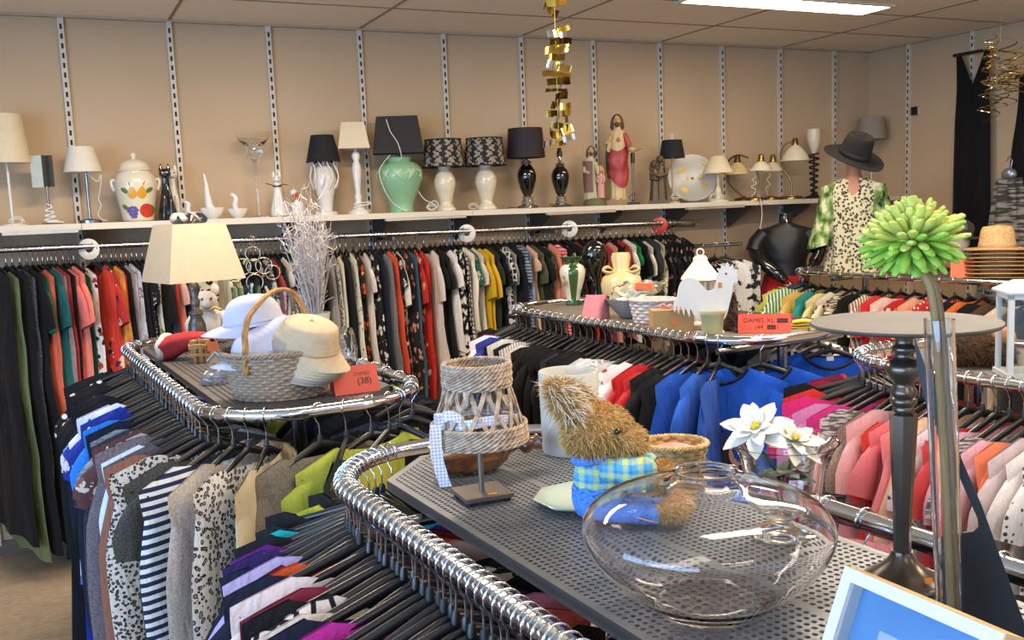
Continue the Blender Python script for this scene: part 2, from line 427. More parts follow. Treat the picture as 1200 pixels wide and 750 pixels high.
KINDS = {  # length, shoulder half width, flare, sleeve (0 none, else length), neck drop
    'tee': (.68, .205, .02, .17, .05), 'top': (.66, .20, .05, .10, .06), 'long': (.72, .205, .0, .54, .04), 'cardigan': (.86, .205, .05, .56, .08),
    'tank': (.70, .15, .10, 0, .10), 'blouse': (.70, .205, .08, .40, .06), 'dress': (1.05, .19, .22, .16, .06), 'maxi': (1.30, .185, .25, 0, .08), 'maxis': (1.32, .2, .2, .24, .06),
    'short': (.5, .2, .03, .14, .05)}
WALK = {}
def garment(kind, rng, T=.034, res=1.0, length=None, lean=0, neck=None, place=''):
    L, W, fl, sl, nd = KINDS[kind]
    if length: L = length
    L *= rng.uniform(.93, 1.07); W *= rng.uniform(.95, 1.04)
    mb = MB(); nx = int(15*res); nz = int(16*res)
    st = WALK.setdefault(place, {'ph': [rng.uniform(0, 6.28) for _ in range(8)], 'yaw': 0.0, 'k': (rng.uniform(2.4, 3.6), rng.uniform(5.5, 7.5))})
    st['ph'] = [q+rng.uniform(-.35, .35) for q in st['ph']]; ph = list(st['ph']); k1, k2 = st['k']
    amp = max(T, .022)*rng.uniform(.42, .58); sway = rng.uniform(-.02, .02)
    z0, zs = -.072, -.131; nk = rng.uniform(*(neck or (.36, .56))); W = max(W, .222)
    def fold(i, z):
        d = min(1, max(0, (z0-z)/.55)); d2 = min(1, max(0, (z0-z)/.9))
        return amp*(d*math.sin(k1*i+ph[0]+d2*1.3)+.55*d*math.sin(k2*i+ph[1]-d2*2)+.30*math.sin(4*i+14*z+ph[2])*min(1, d*2)+.16*math.sin(9*i-26*z+ph[6])*min(1, d*3))+lean*d2
    for side in (-1, 1):
        rows = []
        for j in range(nz+1):
            t = (j/nz)**1.25; row = []
            for ii in range(nx+1):
                i = -1+2*ii/nx; a = abs(i)
                if a > nk: zt = -.0655-.068*a**1.25
                else: zt = -.0655-.068*nk**1.25-(nd if side < 0 else nd*.3)*(1-(a/nk)**2)**.8
                zb = -L+.012*math.sin(5*i+ph[3])+(.02*i*math.sin(ph[4]))
                z = zt+(zb-zt)*t
                w = W*(1-.13*math.exp(-((t-.28)/.16)**2)*(1 if sl else .3)+fl*t/ .2*.2)
                x = i*w+sway*t
                if a > nk or j > 0: th = T*.5*math.sqrt(max(0, 1-i**4))*(min(1, .12+t*3.2)); th = max(th, (.0088 if a > .5 else .0078)*(1-a**8)**.5) if j else th
                else: th = .006
                if a > nk and j == 0: th = .003*(1-a**8); z += .004
                row.append((x, side*th+fold(i, z), z))
            rows.append(row)
        mb.grid(rows if side > 0 else [r[::-1] for r in rows])
    if sl:
        for sg in (-1, 1):
            rows = []; n = max(4, int((5 if sl < .25 else 10)*res)); ang = rng.uniform(.18, .42) if sl < .25 else rng.uniform(.02, .12)
            swy = rng.uniform(-.5, .5)*T
            for j in range(n+1):
                t = j/n; d = sl*t
                cx = sg*(W-.052+math.sin(ang)*d*(1-.3*t)+.012*math.sin(t*PI)); cz = zs-.012-d*math.cos(ang)
                hwid = ((.064-.022*t) if sl > .25 else (.064-.002*t))*min(1, .45+.55*min(1, t*(3.5 if sl > .25 else 1.6)))
                row = []
                for k in range(10):
                    a = 2*PI*k/10
                    px = hwid*math.cos(a); py = (T*.42)*math.sin(a)*(.55+.45*min(1, t*3))+fold(sg, cz)*.8+swy*t+.18*T*math.sin(9*t+ph[5])*(sl > .25)
                    row.append((cx+px*math.cos(ang)*(1 if t > .05 else .7), py, cz+sg*px*math.sin(ang)*.8+(.016*math.cos(a)*sg*(1-t)*-1)))
                rows.append(row)
            mb.grid(rows if sg > 0 else [r[::-1] for r in rows], True)
    return mb

GAR = []          # (object, hanger, desc, place)
NAMEOF = {'tee': ('t_shirt', 'shirt'), 'top': ('summer_blouse', 'top'), 'long': ('sweater', 'sweater'), 'cardigan': ('cardigan', 'cardigan'), 'tank': ('sleeveless_shirt', 'top'),
          'blouse': ('blouse', 'blouse'), 'dress': ('dress', 'dress'), 'maxi': ('long_dress', 'dress'), 'maxis': ('long_dress', 'dress'), 'short': ('cropped_shirt', 'top')}
def hang(p, out, kind, spec, desc, place, T=.034, res=1.0, yaw=None, jit=.12, length=None, tilt=None, noun=None, hk=None, bare=False, neck=None):
    """hanger over the rail at p, its outer arm pointing along out (2D); the garment hangs on it"""
    rng = RNG
    a = math.atan2(out[1], out[0]) if yaw is None else yaw
    wk = WALK.setdefault(place, {'ph': [rng.uniform(0, 6.28) for _ in range(8)], 'yaw': 0.0, 'k': (rng.uniform(2.4, 3.6), rng.uniform(5.5, 7.5))})
    wk['yaw'] = max(-jit, min(jit, .8*wk['yaw']+rng.uniform(-jit, jit)*.45)); a += wk['yaw']
    tl = rng.uniform(-.05, .05) if tilt is None else tilt
    h = bpy.data.objects.new('coat_hanger', HANG[hk if hk is not None else rng.randrange(3)]); C.objects.link(h)
    h.location = p; h.rotation_mode = 'XYZ'
    h.rotation_euler = (rng.uniform(-.02, .02), tl, a)
    k = bpy.data.objects.new('hook', HOOK); C.objects.link(k); k.parent = h; k['label'] = 'chrome wire hook'
    g = None
    if not bare:
        nm = NAMEOF[kind]
        g = garment(kind, rng, T, res, length, 0, neck, place).build(nm[0], cloth(spec)); g.location = p; g.rotation_euler = h.rotation_euler
        if noun is None: noun = nm[1]
        tag(g, None, noun, 'clothes on ' + place)
    tag(h, None, 'hanger', 'hangers on ' + place)
    GAR.append((g, h, desc, place)); return g
ORD = 'first second third fourth fifth sixth seventh eighth ninth tenth eleventh twelfth thirteenth fourteenth fifteenth sixteenth seventeenth eighteenth nineteenth twentieth'.split()
FROM = {'the wall rail': 'left', 'the short low rail': 'left', "the left rack's far side": 'front', "the middle rack's far side": 'front'}
def label_garments():
    tot = {}; num = {}
    for g, h, d, pl in GAR:
        q = (d if g else None, pl); tot[q] = tot.get(q, 0)+1
    for g, h, d, pl in GAR:
        q = (d if g else None, pl); num[q] = num.get(q, 0)+1; fr = FROM.get(pl, 'back')
        if g:
            s = f'{d} hanging on {pl}' if tot[q] == 1 else f'{ORD[num[q]-1]} {d} from the {fr} on {pl}'
            g['label'] = s; h['label'] = ('black hanger with the ' if len(s.split()) < 13 else 'hanger with the ' if len(s.split()) < 14 else 'hanger with ')+s
        else: h['label'] = f'{ORD[num[q]-1]} bare black hanger from the {fr} on {pl}'

# ---------------------------------------------------------------- round-cornered chrome racks
RZ = 1.15
class Ring:
    """rounded rectangle in plan: centre, half width (x), half length (y), corner radius, turned by rot"""
    def __init__(self, cx, cy, hx, hy, r, rot, bow=0.0):
        self.c = Vector((cx, cy, 0)); self.rot = rot; self.hx, self.hy = hx, hy
        pts = []; cs = [(hx-r, hy-r, 0), (-(hx-r), hy-r, 90), (-(hx-r), -(hy-r), 180), (hx-r, -(hy-r), 270)]
        for x, y, a0 in cs:
            for k in range(13):
                a = math.radians(a0+90*k/12); pts.append((x+r*math.cos(a), y+r*math.sin(a)))
        R = Matrix.Rotation(rot, 2)
        bp_ = []
        for x, y in pts:
            if bow: y = y+(1 if y > 0 else -1)*bow*(1-(x/hx)**2)
            q = R @ Vector((x, y)); bp_.append(Vector((cx+q.x, cy+q.y, RZ)))
        # dense resample, anticlockwise
        self.p = []; n = len(bp_)
        for i in range(n):
            a, b_ = bp_[i], bp_[(i+1) % n]; m_ = max(1, int((b_-a).length/.012))
            for k in range(m_): self.p.append(a+(b_-a)*(k/m_))
        self.s = [0]
        for i in range(1, len(self.p)): self.s.append(self.s[-1]+(self.p[i]-self.p[i-1]).length)
        self.len = self.s[-1]+(self.p[0]-self.p[-1]).length
    def at(self, s):
        s %= self.len
        for i in range(len(self.s)-1, -1, -1):
            if self.s[i] <= s: break
        a, b_ = self.p[i], self.p[(i+1) % len(self.p)]; t = (b_-a); q = a+t*((s-self.s[i])/max(t.length, 1e-6)); t.normalize()
        return q, Vector((t.y, -t.x))      # point, outward normal (anticlockwise travel)
    def near(self, x, y):
        best = min(range(len(self.p)), key=lambda i: (self.p[i].x-x)**2+(self.p[i].y-y)**2); return self.s[best]
    def s_for_uv(self, u, v=None, lo=0, hi=None, reach=.2, drop=.17):
        """arc position whose outer shoulder shows at pixel u"""
        hi = self.len if hi is None else hi; best = None; n = 400
        for i in range(n+1):
            s = lo+(hi-lo)*i/n; q, o = self.at(s); w = q+Vector((o.x*reach, o.y*reach, -drop)); uu, vv = proj(w)
            e = abs(uu-u)+(abs(vv-v) if v is not None else 0)
            if best is None or e < best[0]: best = (e, s)
        return best[1]
def perforated(mb, inside, x0, x1, y0, y1, pitch, rad, z=0.0, seg=8, edge_ok=None):
    """square cells, each with a round hole where inside() holds, else solid; open below"""
    nx = max(1, round((x1-x0)/pitch)); ny = max(1, round((y1-y0)/pitch)); px, py = (x1-x0)/nx, (y1-y0)/ny
    for j in range(ny):
        for i in range(nx):
            cx, cy = x0+(i+.5)*px, y0+(j+.5)*py
            c = [(cx-px/2, cy-py/2), (cx+px/2, cy-py/2), (cx+px/2, cy+py/2), (cx-px/2, cy+py/2)]
            st = inside(cx, cy)
            if st == 0: continue
            b_ = len(mb.v)
            if st == 1:
                mb.v += [(q[0], q[1], z) for q in c]; mb._addf([(b_, b_+1, b_+2, b_+3)]); continue
            per = [c[0], (cx, cy-py/2), c[1], (cx+px/2, cy), c[2], (cx, cy+py/2), c[3], (cx-px/2, cy)]
            mb.v += [(q[0], q[1], z) for q in per]
            for k in range(8):
                a = math.radians(-135+45*k); mb.v.append((cx+rad*math.cos(a), cy+rad*math.sin(a), z))
            for k in range(8):
                a = math.radians(-135+45*k); mb.v.append((cx+rad*math.cos(a), cy+rad*math.sin(a), z-.002))
            fs = []
            for k in range(8):
                l = (k+1) % 8; fs.append((b_+k, b_+l, b_+8+l, b_+8+k)); fs.append((b_+8+k, b_+8+l, b_+16+l, b_+16+k))
            mb._addf(fs)
DECKM = plain('75777a', .42, .5, .06, 14)
DECKD = plain('5d5a5a', .45, .4, .08, 10)
def rack(ring, label, deck_hx, deck_y0, deck_y1, cham, pitch, rad, deck_z=.0, matd=None, posts=(.62, -.62), holes=True, seam=True):
    t = thing('clothing_rack', label, 'rack', (ring.c.x, ring.c.y, 0), ring.rot)
    Mi = Matrix.Rotation(-ring.rot, 3, 'Z')
    loc = [Mi @ Vector((q.x-ring.c.x, q.y-ring.c.y, q.z)) for q in ring.p]
    MB().tube(loc, .0155, 12, closed=True, up=(0, 0, 1)).build('rail', CHROME, t)
    # deck in local coordinates, with cut corners and a turned down lip
    hx = deck_hx; y0, y1 = deck_y0, deck_y1; c = cham
    poly = [(-hx+c, y1), (-hx, y1-c), (-hx, y0+c), (-hx+c, y0), (hx-c, y0), (hx, y0+c), (hx, y1-c), (hx-c, y1)]
    def inside(x, y):
        e = pitch*1.1
        if abs(x) > hx or y > y1 or y < y0: return 0
        dx, dy = hx-abs(x), min(y1-y, y-y0)
        if dx+dy < c+pitch*.2: return 0
        if dx < e or dy < e or dx+dy < c+pitch*1.6: return 1
        if seam and abs(x) < pitch*.8: return 1
        return 2 if holes else 1
    mb = MB()
    if holes: perforated(mb, inside, -hx, hx, y0, y1, pitch, rad, RZ+deck_z)
    else:
        b_ = len(mb.v); mb.v += [(x, y, RZ+deck_z) for x, y in poly[::-1]]; mb._addf([tuple(range(b_, b_+8))[::-1]])
    # rim strip closing the sawn edge and the lip
    n = len(poly); cen = (0, (y0+y1)/2)
    for i in range(n):
        a, b2 = poly[i], poly[(i+1) % n]; b_ = len(mb.v)
        def ins(q, d): return (q[0]-d*(1 if q[0] > 0 else -1), q[1]-d*(1 if q[1] > cen[1] else -1))
        ia, ib = ins(a, pitch*.9), ins(b2, pitch*.9)
        mb.v += [(a[0], a[1], RZ+deck_z+.0006), (b2[0], b2[1], RZ+deck_z+.0006), (ib[0], ib[1], RZ+deck_z+.0006), (ia[0], ia[1], RZ+deck_z+.0006), (a[0], a[1], RZ+deck_z-.018), (b2[0], b2[1], RZ+deck_z-.018)]
        mb._addf([(b_+3, b_+2, b_+1, b_), (b_, b_+1, b_+5, b_+4)])
    mb.build('deck', matd or DECKM, t, smooth=False)
    for y in posts:
        yy = y*ring.hy
        mb = MB(); mb.tube([(0, yy, .05), (0, yy, RZ-.04+deck_z)], .018, 12)
        mb.build('post', CHROME_D, t)
        mb = MB(); mb.tube([(-ring.hx, yy, RZ-.03), (ring.hx, yy, RZ-.03)], .011, 8); mb.build('cross_bar', CHROME_D, t)
        mb = MB(); mb.box((-ring.hx*.95, yy-.025, 0), (ring.hx*.95, yy+.025, .05)); mb.build('foot', CHROME_D, t, smooth=False)
    return t
# ---------------------------------------------------------------- racks
RA = Ring(.545, 3.085, .282, .835, .21, math.radians(3.2), .03)
RB = Ring(.737, .93, .282, .80, .19, math.radians(3.0), .03)
RC = Ring(2.168, 3.19, .285, .77, .21, math.radians(3.0), .03)
RD = Ring(2.30, 1.33, .28, .71, .20, math.radians(2.5), .02)
RE = Ring(4.35, 3.55, .285, .93, .20, math.radians(4.0), .02)
rack(RA, 'rounded chrome clothing rack at the left carrying the basket of caps', .222, -.78, .80, .13, .0165, .0052, -.002, DECKD)
rack(RB, 'nearest rounded chrome clothing rack with the perforated grey top', .205, -.72, .76, .115, .0112, .0037, 0)
rack(RC, 'rounded chrome clothing rack in the middle behind the black mannequin head and rooster', .225, -.72, .74, .13, .0165, .0052, -.002, plain('7a7268', .5, .3, .08, 10), posts=(.9, -.93), holes=False)
rack(RD, 'rounded chrome clothing rack at the right holding the pink clothes', .205, -.66, .66, .115, .0165, .0052, -.002, DECKD, holes=False)
rack(RE, 'rounded chrome clothing rack in the far corner under the straw hats', .225, -.88, .88, .115, .0165, .0052, -.002, DECKD, holes=False)

# ---------------------------------------------------------------- back wall rail
def rail_z(x): return EYE-.1125-.0112*x
RLY = 4.935
RAILP = [Vector((x, RLY, rail_z(x))) for x in (-1.6, 3.76)]
t = thing('wall_rail', 'long chrome hanging rail below the wall shelf', 'rail', (RAILP[0].x, RLY, 1.4))
mb = MB(); mb.tube([p-t.location for p in RAILP], .0135, 12); mb.build('rail', CHROME, t)
for i in (-1, 1, 3, 5, 7):
    x = .1564+.5*i+.03; z = rail_z(x)
    mb = MB(); mb.box((x-.003, RLY+.0, z-.035), (x+.003, WALLY-.021, z-.016)); mb.box((x-.006, RLY-.012, z-.03), (x+.006, RLY+.012, z-.014))
    o = mb.build('bracket', CHROME_D, t, smooth=False); o.location = -t.location
for u, v, col, d in ((104, 291, 'efe6d2', 'cream round size disc on the wall rail near the red dresses'), (547, 272, 'f0eade', 'white round size disc on the wall rail above the mustard dress'),
                     (667, 266, 'eeeadd', 'white round size disc on the wall rail above the dark mannequin head'), (773, 262, 'c2352c', 'red round size disc at the right end of the wall rail')):
    p = ony(u, v, RLY); p.z = rail_z(p.x)
    t = thing('size_disc', d, 'size disc', p, -.55 + (.0 if u > 200 else .15), 'size discs on the wall rail')
    mb = MB(); R = .05; n = 28; rows = []
    for rr, yy in ((.0165, -.0015), (R-.002, -.0015), (R, 0), (R-.002, .0015), (.0165, .0015)):
        rows.append([(rr*math.cos(2*PI*k/n), yy, rr*math.sin(2*PI*k/n)-.012) for k in range(n)])
    mb.grid(rows, True, True); o = mb.build('disc', plain(col, .35), t)

WP = 'the wall rail'
def railx(u): return ony(u, 300, RLY-.19).x
S = lambda c: ('s', c)
def wl(u, kind, spec, desc, T=.03, length=None, **kw):
    kw.setdefault('yaw', -PI/2+(.42 if u < 92 else .34 if u < 215 else .12 if u < 380 else 0.0)); T = .026
    x = railx(u); p = Vector((x, RLY, rail_z(x)))
    return hang(p, (0, -1), kind, spec, desc, WP, T=T, res=1.0, length=length, jit=kw.pop('jit', .10), **kw)
FLRED = ('fl', 'c8342c', 'e8c9a8', '2b2a2c', 'e0842f', 22.0)
FLBK = ('fl', '121215', 'd8cbbb', 'b07070', '6c7a70', 26.0)
FLCR = ('fl', 'e6dcc4', 'b4463f', '7e8a58', 'c9a24a', 20.0)
SPBW = ('sp', '131316', 'e4ded2', 26.0, .52)
DOTB = ('dot', '141416', 'e6e2da', 42.0)
LEOG = ('leo', 'd6d0cc', '26262a', '8e8a8c', 85.0)
BLK = ('s', '111114'); BLK2 = ('hea', '0e0e11', '1c1c20'); NAVY = ('s', '161b30'); CHAR = ('hea', '26272b', '3c3d42')
for a in [
 (-16, 'maxi', BLK, 'black long dress'), (-6, 'maxi', S('6f7d52'), 'olive green long dress'), (4, 'maxi', BLK2, 'black knit long dress'), (12, 'maxi', ('sp', '3a3a40', '5a5a60', 120.0, .5), 'grey glitter long dress'),
 (21, 'maxis', BLK, 'black short-sleeved long dress'), (30, 'maxis', S('0f6a4e'), 'emerald green long dress'), (37, 'maxi', S('e0684a'), 'coral orange long dress'), (43, 'maxis', S('1c5a58'), 'dark teal long dress'),
 (49, 'maxi', ('hea', '80756c', '968a80'), 'taupe long dress'), (55, 'maxi', S('b23238'), 'crimson long dress'), (60, 'maxi', BLK, 'black slip dress'), (66, 'maxis', S('e8786a'), 'salmon pink long dress'),
 (74, 'maxis', S('ee8672'), 'light coral wide-sleeved long dress'), (81, 'maxi', S('1d4a3a'), 'dark green long dress'), (87, 'maxi', ('fl', 'e9e0d4', 'b03a30', '1c1c1e', '1c1c1e', 26.0), 'white long dress with red and black blots'),
 (110, 'maxi', S('da3f2e'), 'bright red long dress'), (115, 'maxis', FLRED, 'red floral long dress'), (121, 'maxi', ('tie', 'e25a3c', 'e8a040', 'd8604a', 9.0), 'red and orange dyed long dress'), (127, 'maxi', S('c93a34'), 'tomato red long dress'),
 (133, 'maxi', BLK, 'black long dress'), (139, 'maxi', ('hea', 'b8aab0', 'd0c4c4'), 'pale grey long dress'), (145, 'maxi', ('fl', 'd5ccca', '8c6a78', 'b09a9a', 'd5ccca', 30.0), 'lilac-grey patterned long dress'),
 (151, 'maxi', BLK2, 'black knit long dress'), (158, 'maxi', ('dot', '19181b', 'b9b0b0', 60.0), 'black sparkle-dotted dress'), (164, 'dress', DOTB, 'black dotted dress'), (171, 'maxi', FLCR, 'cream floral long dress'),
 (178, 'maxis', BLK, 'black sleeved dress'), (184, 'maxi', CHAR, 'charcoal long dress'), (190, 'maxi', S('d8442f'), 'vermilion long dress'), (196, 'dress', S('e2ab94'), 'peach pink dress'), (203, 'maxi', NAVY, 'navy long dress'), (210, 'maxis', NAVY, 'dark navy sleeved dress')]:
    wl(*a)
# spotted top turned to face the aisle
x = railx(243); hang(Vector((x, RLY, rail_z(x))), (1, 0), 'dress', ('leo', 'ddd5c6', '17171a', '8f7f6e', 24.0), 'white dress with black cow spots', WP, T=.03, yaw=.25, jit=.02, length=.95)
for a in [(262, 'dress', S('d8c59a'), 'sand coloured dress'), (270, 'blouse', ('fl', 'd8c8a8', 'a8884a', '8c6c4c', 'd8c8a8', 30.0), 'beige patterned blouse')]: wl(*a)
for i, u in enumerate(range(279, 372, 6)):
    sp = [BLK, SPBW, BLK2, FLBK, CHAR, ('zig', '1a1a1d', 'b8b0a6', 20.0), BLK, S('a63a34'), BLK2, ('hea', 'b9afa2', 'd2c8ba')][i % 10]
    wl(u, ['tee', 'blouse', 'dress', 'tee', 'top'][i % 5], sp, ['black shirt', 'black and white speckled blouse', 'black knit dress', 'dark floral shirt', 'charcoal top', 'streaky black and white shirt', 'black blouse', 'brick red dress', 'black knit shirt', 'stone grey top'][i % 10])
for a in [
 (384, 'dress', BLK, 'black dress'), (390, 'maxi', ('hea', '9c8f80', 'b3a698'), 'taupe sleeveless dress'), (397, 'maxi', LEOG, 'grey leopard dress'), (404, 'maxi', S('e7dcc0'), 'cream sleeveless dress'), (411, 'maxi', BLK, 'black sleeveless dress'),
 (418, 'maxi', ('sp', 'e9e2c9', '9a9474', 30.0, .62), 'cream long dress with fine print'), (427, 'dress', ('fl', '1a1718', 'd8542c', 'e08848', '1a1718', 26.0), 'black dress with orange flowers'), (435, 'dress', S('e4dacb'), 'off-white top dress'),
 (441, 'maxi', ('fl', '17171a', 'e5e0d6', 'd0ccc4', '17171a', 24.0), 'black long dress with white flowers'), (447, 'maxi', NAVY, 'navy sleeveless dress'), (454, 'maxi', ('hea', '6e6c6c', '8a8888'), 'grey long dress'), (460, 'tank', S('db5432'), 'orange strappy top'),
 (467, 'dress', FLBK, 'black floral dress'), (473, 'maxis', ('fl', 'eee6d4', 'b8614c', '97925c', 'd8a8a0', 22.0), 'cream long dress with red sprigs'), (481, 'maxi', ('fl', '241e20', 'd69a86', 'a8604c', '241e20', 24.0), 'dark long dress with peach print'),
 (487, 'maxi', ('hea', '2c4c58', '42687a'), 'denim blue long dress'), (495, 'maxis', ('fl', 'b92a26', 'f0dcc8', 'e0a05a', '231c1c', 20.0), 'red floral long dress'), (502, 'maxi', S('cc3326'), 'plain red long dress'),
 (512, 'maxis', ('hea', 'cfc6b6', 'e0d8ca'), 'pale grey wide-sleeved long dress'), (520, 'dress', BLK, 'black sleeved dress'), (526, 'dress', S('23201f'), 'black-brown dress'), (532, 'tee', S('f0e9e0'), 'white shirt'),
 (537, 'maxi', SPBW, 'black and white speckled long dress'), (543, 'maxi', ('lat', '18181b', 'd5d0c8', 40.0), 'black and white netted dress'), (549, 'blouse', S('e7ddc9'), 'ivory blouse'), (554, 'dress', ('fl', '1d5a50', 'c9b890', '8a3030', '123a34', 28.0), 'dark green patterned dress'),
 (560, 'dress', S('d9d2c2'), 'ecru dress'), (566, 'maxis', S('c9a322'), 'mustard yellow dress'), (573, 'maxis', S('d8b230'), 'golden yellow dress'), (582, 'tee', S('26332b'), 'dark green shirt'), (588, 'tee', BLK, 'black plain shirt'),
 (595, 'dress', ('lat', 'd9d6d0', '1b1b1e', 34.0), 'black and white print dress'), (602, 'dress', ('hea', '8f8a88', 'a8a3a0'), 'mid-grey dress'), (609, 'blouse', BLK2, 'black knit blouse'), (615, 'tee', ('str', '3e4c66', '9aa6b8', .018, 'z'), 'blue-grey striped shirt'),
 (621, 'long', ('hea', '7d8ca4', '9aa8bc'), 'light blue sweater'), (627, 'top', S('dfb596'), 'peach top'), (633, 'tee', S('55553a'), 'olive shirt'), (639, 'tee', S('1a1c1a'), 'black-green shirt'), (645, 'dress', ('sp', '3a3d30', '6a6a50', 60.0, .5), 'olive flecked dress'),
 (652, 'blouse', S('e58f72'), 'salmon blouse'), (658, 'tee', ('str', 'd6485a', 'e8c0b8', .02, 'z'), 'pink striped shirt'), (664, 'tee', BLK, 'black plain shirt'), (670, 'top', FLBK, 'black floral top'), (677, 'tee', BLK2, 'black knit shirt'),
 (684, 'tee', S('c44a34'), 'rust red shirt'), (692, 'tee', BLK, 'black plain shirt'), (700, 'tee', S('d8402e'), 'scarlet shirt'), (707, 'blouse', BLK2, 'black knit blouse'), (714, 'tee', ('fl', 'b83a34', '3a4a8a', 'e0a080', 'b83a34', 24.0), 'red shirt with blue flowers'), (722, 'blouse', S('e0907e'), 'dusty pink blouse'), (729, 'tee', BLK, 'black plain shirt'),
 (736, 'tee', ('fl', 'ad2f2b', '1b1b1e', 'c86858', 'ad2f2b', 30.0), 'red shirt with black flecks'), (743, 'tee', S('eae2d6'), 'white shirt'), (751, 'top', S('12803f'), 'green short-sleeved top'), (758, 'tee', BLK, 'black plain shirt'), (765, 'tee', S('e8e0cc'), 'cream shirt'), (771, 'tee', CHAR, 'charcoal shirt'),
 (777, 'blouse', ('fl', 'd8cfae', '7c8050', 'a89a58', '6a6a48', 34.0), 'cream blouse with green leaves')]:
    wl(*a)
for i, u in enumerate((786, 791, 796, 801, 806, 811)):
    wl(u, 'blouse', ('fl', '131215', ['b8707a', '8a5a62', 'c9a8a0'][i % 3], '7d7a78', '131215', 24.0), ['black blouse with pink flowers', 'black blouse with plum flowers', 'black blouse with pale flowers'][i % 3])

# short lower arm rail at the right end of the wall rack
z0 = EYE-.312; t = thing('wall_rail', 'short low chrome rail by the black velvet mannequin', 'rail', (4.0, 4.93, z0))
mb = MB(); mb.tube([(-.42, 0, 0), (.06, 0, 0)], .012, 10); mb.build('rail', plain('b9c6d8', .15, 1, .03, 8), t)  # blue reflection on the chrome is put into its colour
mb = MB(); mb.box((-.15, 0, -.006), (-.14, WALLY-.021-4.93, .006)); mb.build('bracket', CHROME_D, t, smooth=False)
LP = 'the short low rail'
for x, kind, sp, ds, L in ((3.64, 'tank', ('fl', 'e8d8c8', 'd8583c', 'e08a5a', 'e8d8c8', 36.0), 'orange and white patterned top', .6), (3.74, 'tee', FLBK, 'black floral shirt', None),
                    (3.84, 'maxi', ('sp', 'e8e6e0', '1b1b1f', 14.0, .56), 'white dress with black ink blots', .95), (3.93, 'maxi', ('sp', 'dedad2', '2a2a2e', 18.0, .52), 'marbled black and white dress', .95)):
    hang(Vector((x, 4.93, z0)), (0, -1), kind, sp, ds, LP, T=.035, length=L, yaw=-PI/2+.75 if kind == 'maxi' else None)

# ---------------------------------------------------------------- clothes on rack A
PA = 'the left rack'
s_back = RA.near(.30, 3.83); s_front = RA.near(.36, 2.36)
def ra(s, kind, spec, desc, **kw):
    q, o = RA.at(s); return hang(q, o, kind, spec, desc, PA, T=kw.pop('T', .03), res=1.3, neck=kw.pop('neck', (.42, .62)), **kw)
left = [
 ('tee', BLK, 'black plain shirt'), ('blouse', BLK2, 'black knit blouse'), ('long', BLK, 'black sweater'), ('tee', ('dot', '141417', 'd8d2c8', 30.0), 'black dotted shirt'), ('cardigan', BLK2, 'black knit cardigan'), ('tee', ('fl', '15151a', '3d7a68', '8a5a78', '15151a', 24.0), 'black shirt with green flowers'),
 ('long', BLK, 'black sweater'), ('dress', BLK, 'black dress'), ('tee', ('sp', '17171b', 'b5b0aa', 24.0, .62), 'black shirt with white flecks'), ('cardigan', NAVY, 'dark navy cardigan'), ('dress', BLK2, 'black knit dress'), ('dress', BLK, 'long black dress'), ('long', NAVY, 'navy sweater'),
 ('tee', S('a9a4c4'), 'lilac-grey shirt'), ('tee', ('fl', 'e2e2ea', '2a3f9a', '6a80c8', 'b06a72', 30.0), 'white shirt with blue flowers'), ('dress', S('2338a0'), 'royal blue dress'), ('tee', ('fl', '23358c', 'e0d8d8', 'c2837c', '6a8ad0', 28.0), 'blue floral shirt'), ('dress', S('1e2f86'), 'deep blue dress'),
 ('tee', S('2f7fd8'), 'bright sky blue shirt'), ('long', NAVY, 'navy long-sleeved sweater'), ('tee', ('zig', '6a6f72', '8d9294', 24.0), 'mottled grey shirt'), ('cardigan', ('hea', '4c5a72', '66758c'), 'denim blue cardigan'), ('cardigan', CHAR, 'charcoal cardigan'), ('tee', ('fl', '5a3a3a', 'd8c8b8', '8c5a50', '2a2224', 30.0), 'brown patterned shirt'),
 ('cardigan', ('zig', '1c1b1e', 'b2a8a2', 26.0), 'black and white streaked cardigan'), ('long', ('hea', '5e5358', '766a6e'), 'mauve-grey sweater'), ('blouse', S('d8e0ea'), 'pale blue-white blouse'), ('cardigan', ('hea', '50484c', '645c60'), 'dark taupe cardigan'), ('cardigan', S('8a5a46'), 'rust brown cardigan'),
 ('long', ('leo', 'cfc0b0', '1d1b1d', '6e5a50', 110.0), 'small leopard print sweater'), ('tee', ('hea', '3c3a35', '504d46'), 'dark olive-grey shirt'), ('long', ('str', 'e8e6e2', '27304a', .021, 'z'), 'navy and white striped sweater'), ('cardigan', ('hea', 'b3a498', 'c9bbae'), 'greige long cardigan'), ('long', LEOG, 'grey leopard sweater'), ('long', S('c2b497'), 'beige sweater')]
s_front2 = RA.near(.44, 2.27)
n = len(left)
for i, (k, sp, ds) in enumerate(left):
    f = i/(n-1); s = s_back+(s_front2-s_back)*(f**.93)
    ra(s, k, sp, ds, jit=.05, length=(.78 if k in('long', 'cardigan') and i > 20 else None))
# round front end, garments turned towards the camera
q, o = RA.at(RA.near(.55, 2.235)); hang(q, o, 'long', ('hea', '6f675a', '82796a'), 'taupe sweater facing the aisle', PA, T=.045, res=1.7, yaw=math.radians(205), jit=.01, tilt=0)
q, o = RA.at(RA.near(.61, 2.23)); hang(q, o, 'tank', ('fl', '1c211c', '5f7d3c', '9aa860', '14161a', 30.0), 'black top with green leaves', PA, T=.03, res=1.25, yaw=math.radians(240), jit=.01)
q, o = RA.at(RA.near(.68, 2.245)); hang(q, o, 'top', S('b4ba48'), 'lime yellow top', PA, T=.035, res=1.7, yaw=math.radians(200), jit=.01, tilt=.0)
q, o = RA.at(RA.near(.72, 2.26)); hang(q, o, 'top', S('a8a83e'), 'mustard-lime top', PA, T=.03, res=1.25, yaw=math.radians(222), jit=.01)
s0, s1 = RA.near(.75, 2.29), RA.near(.84, 3.1)
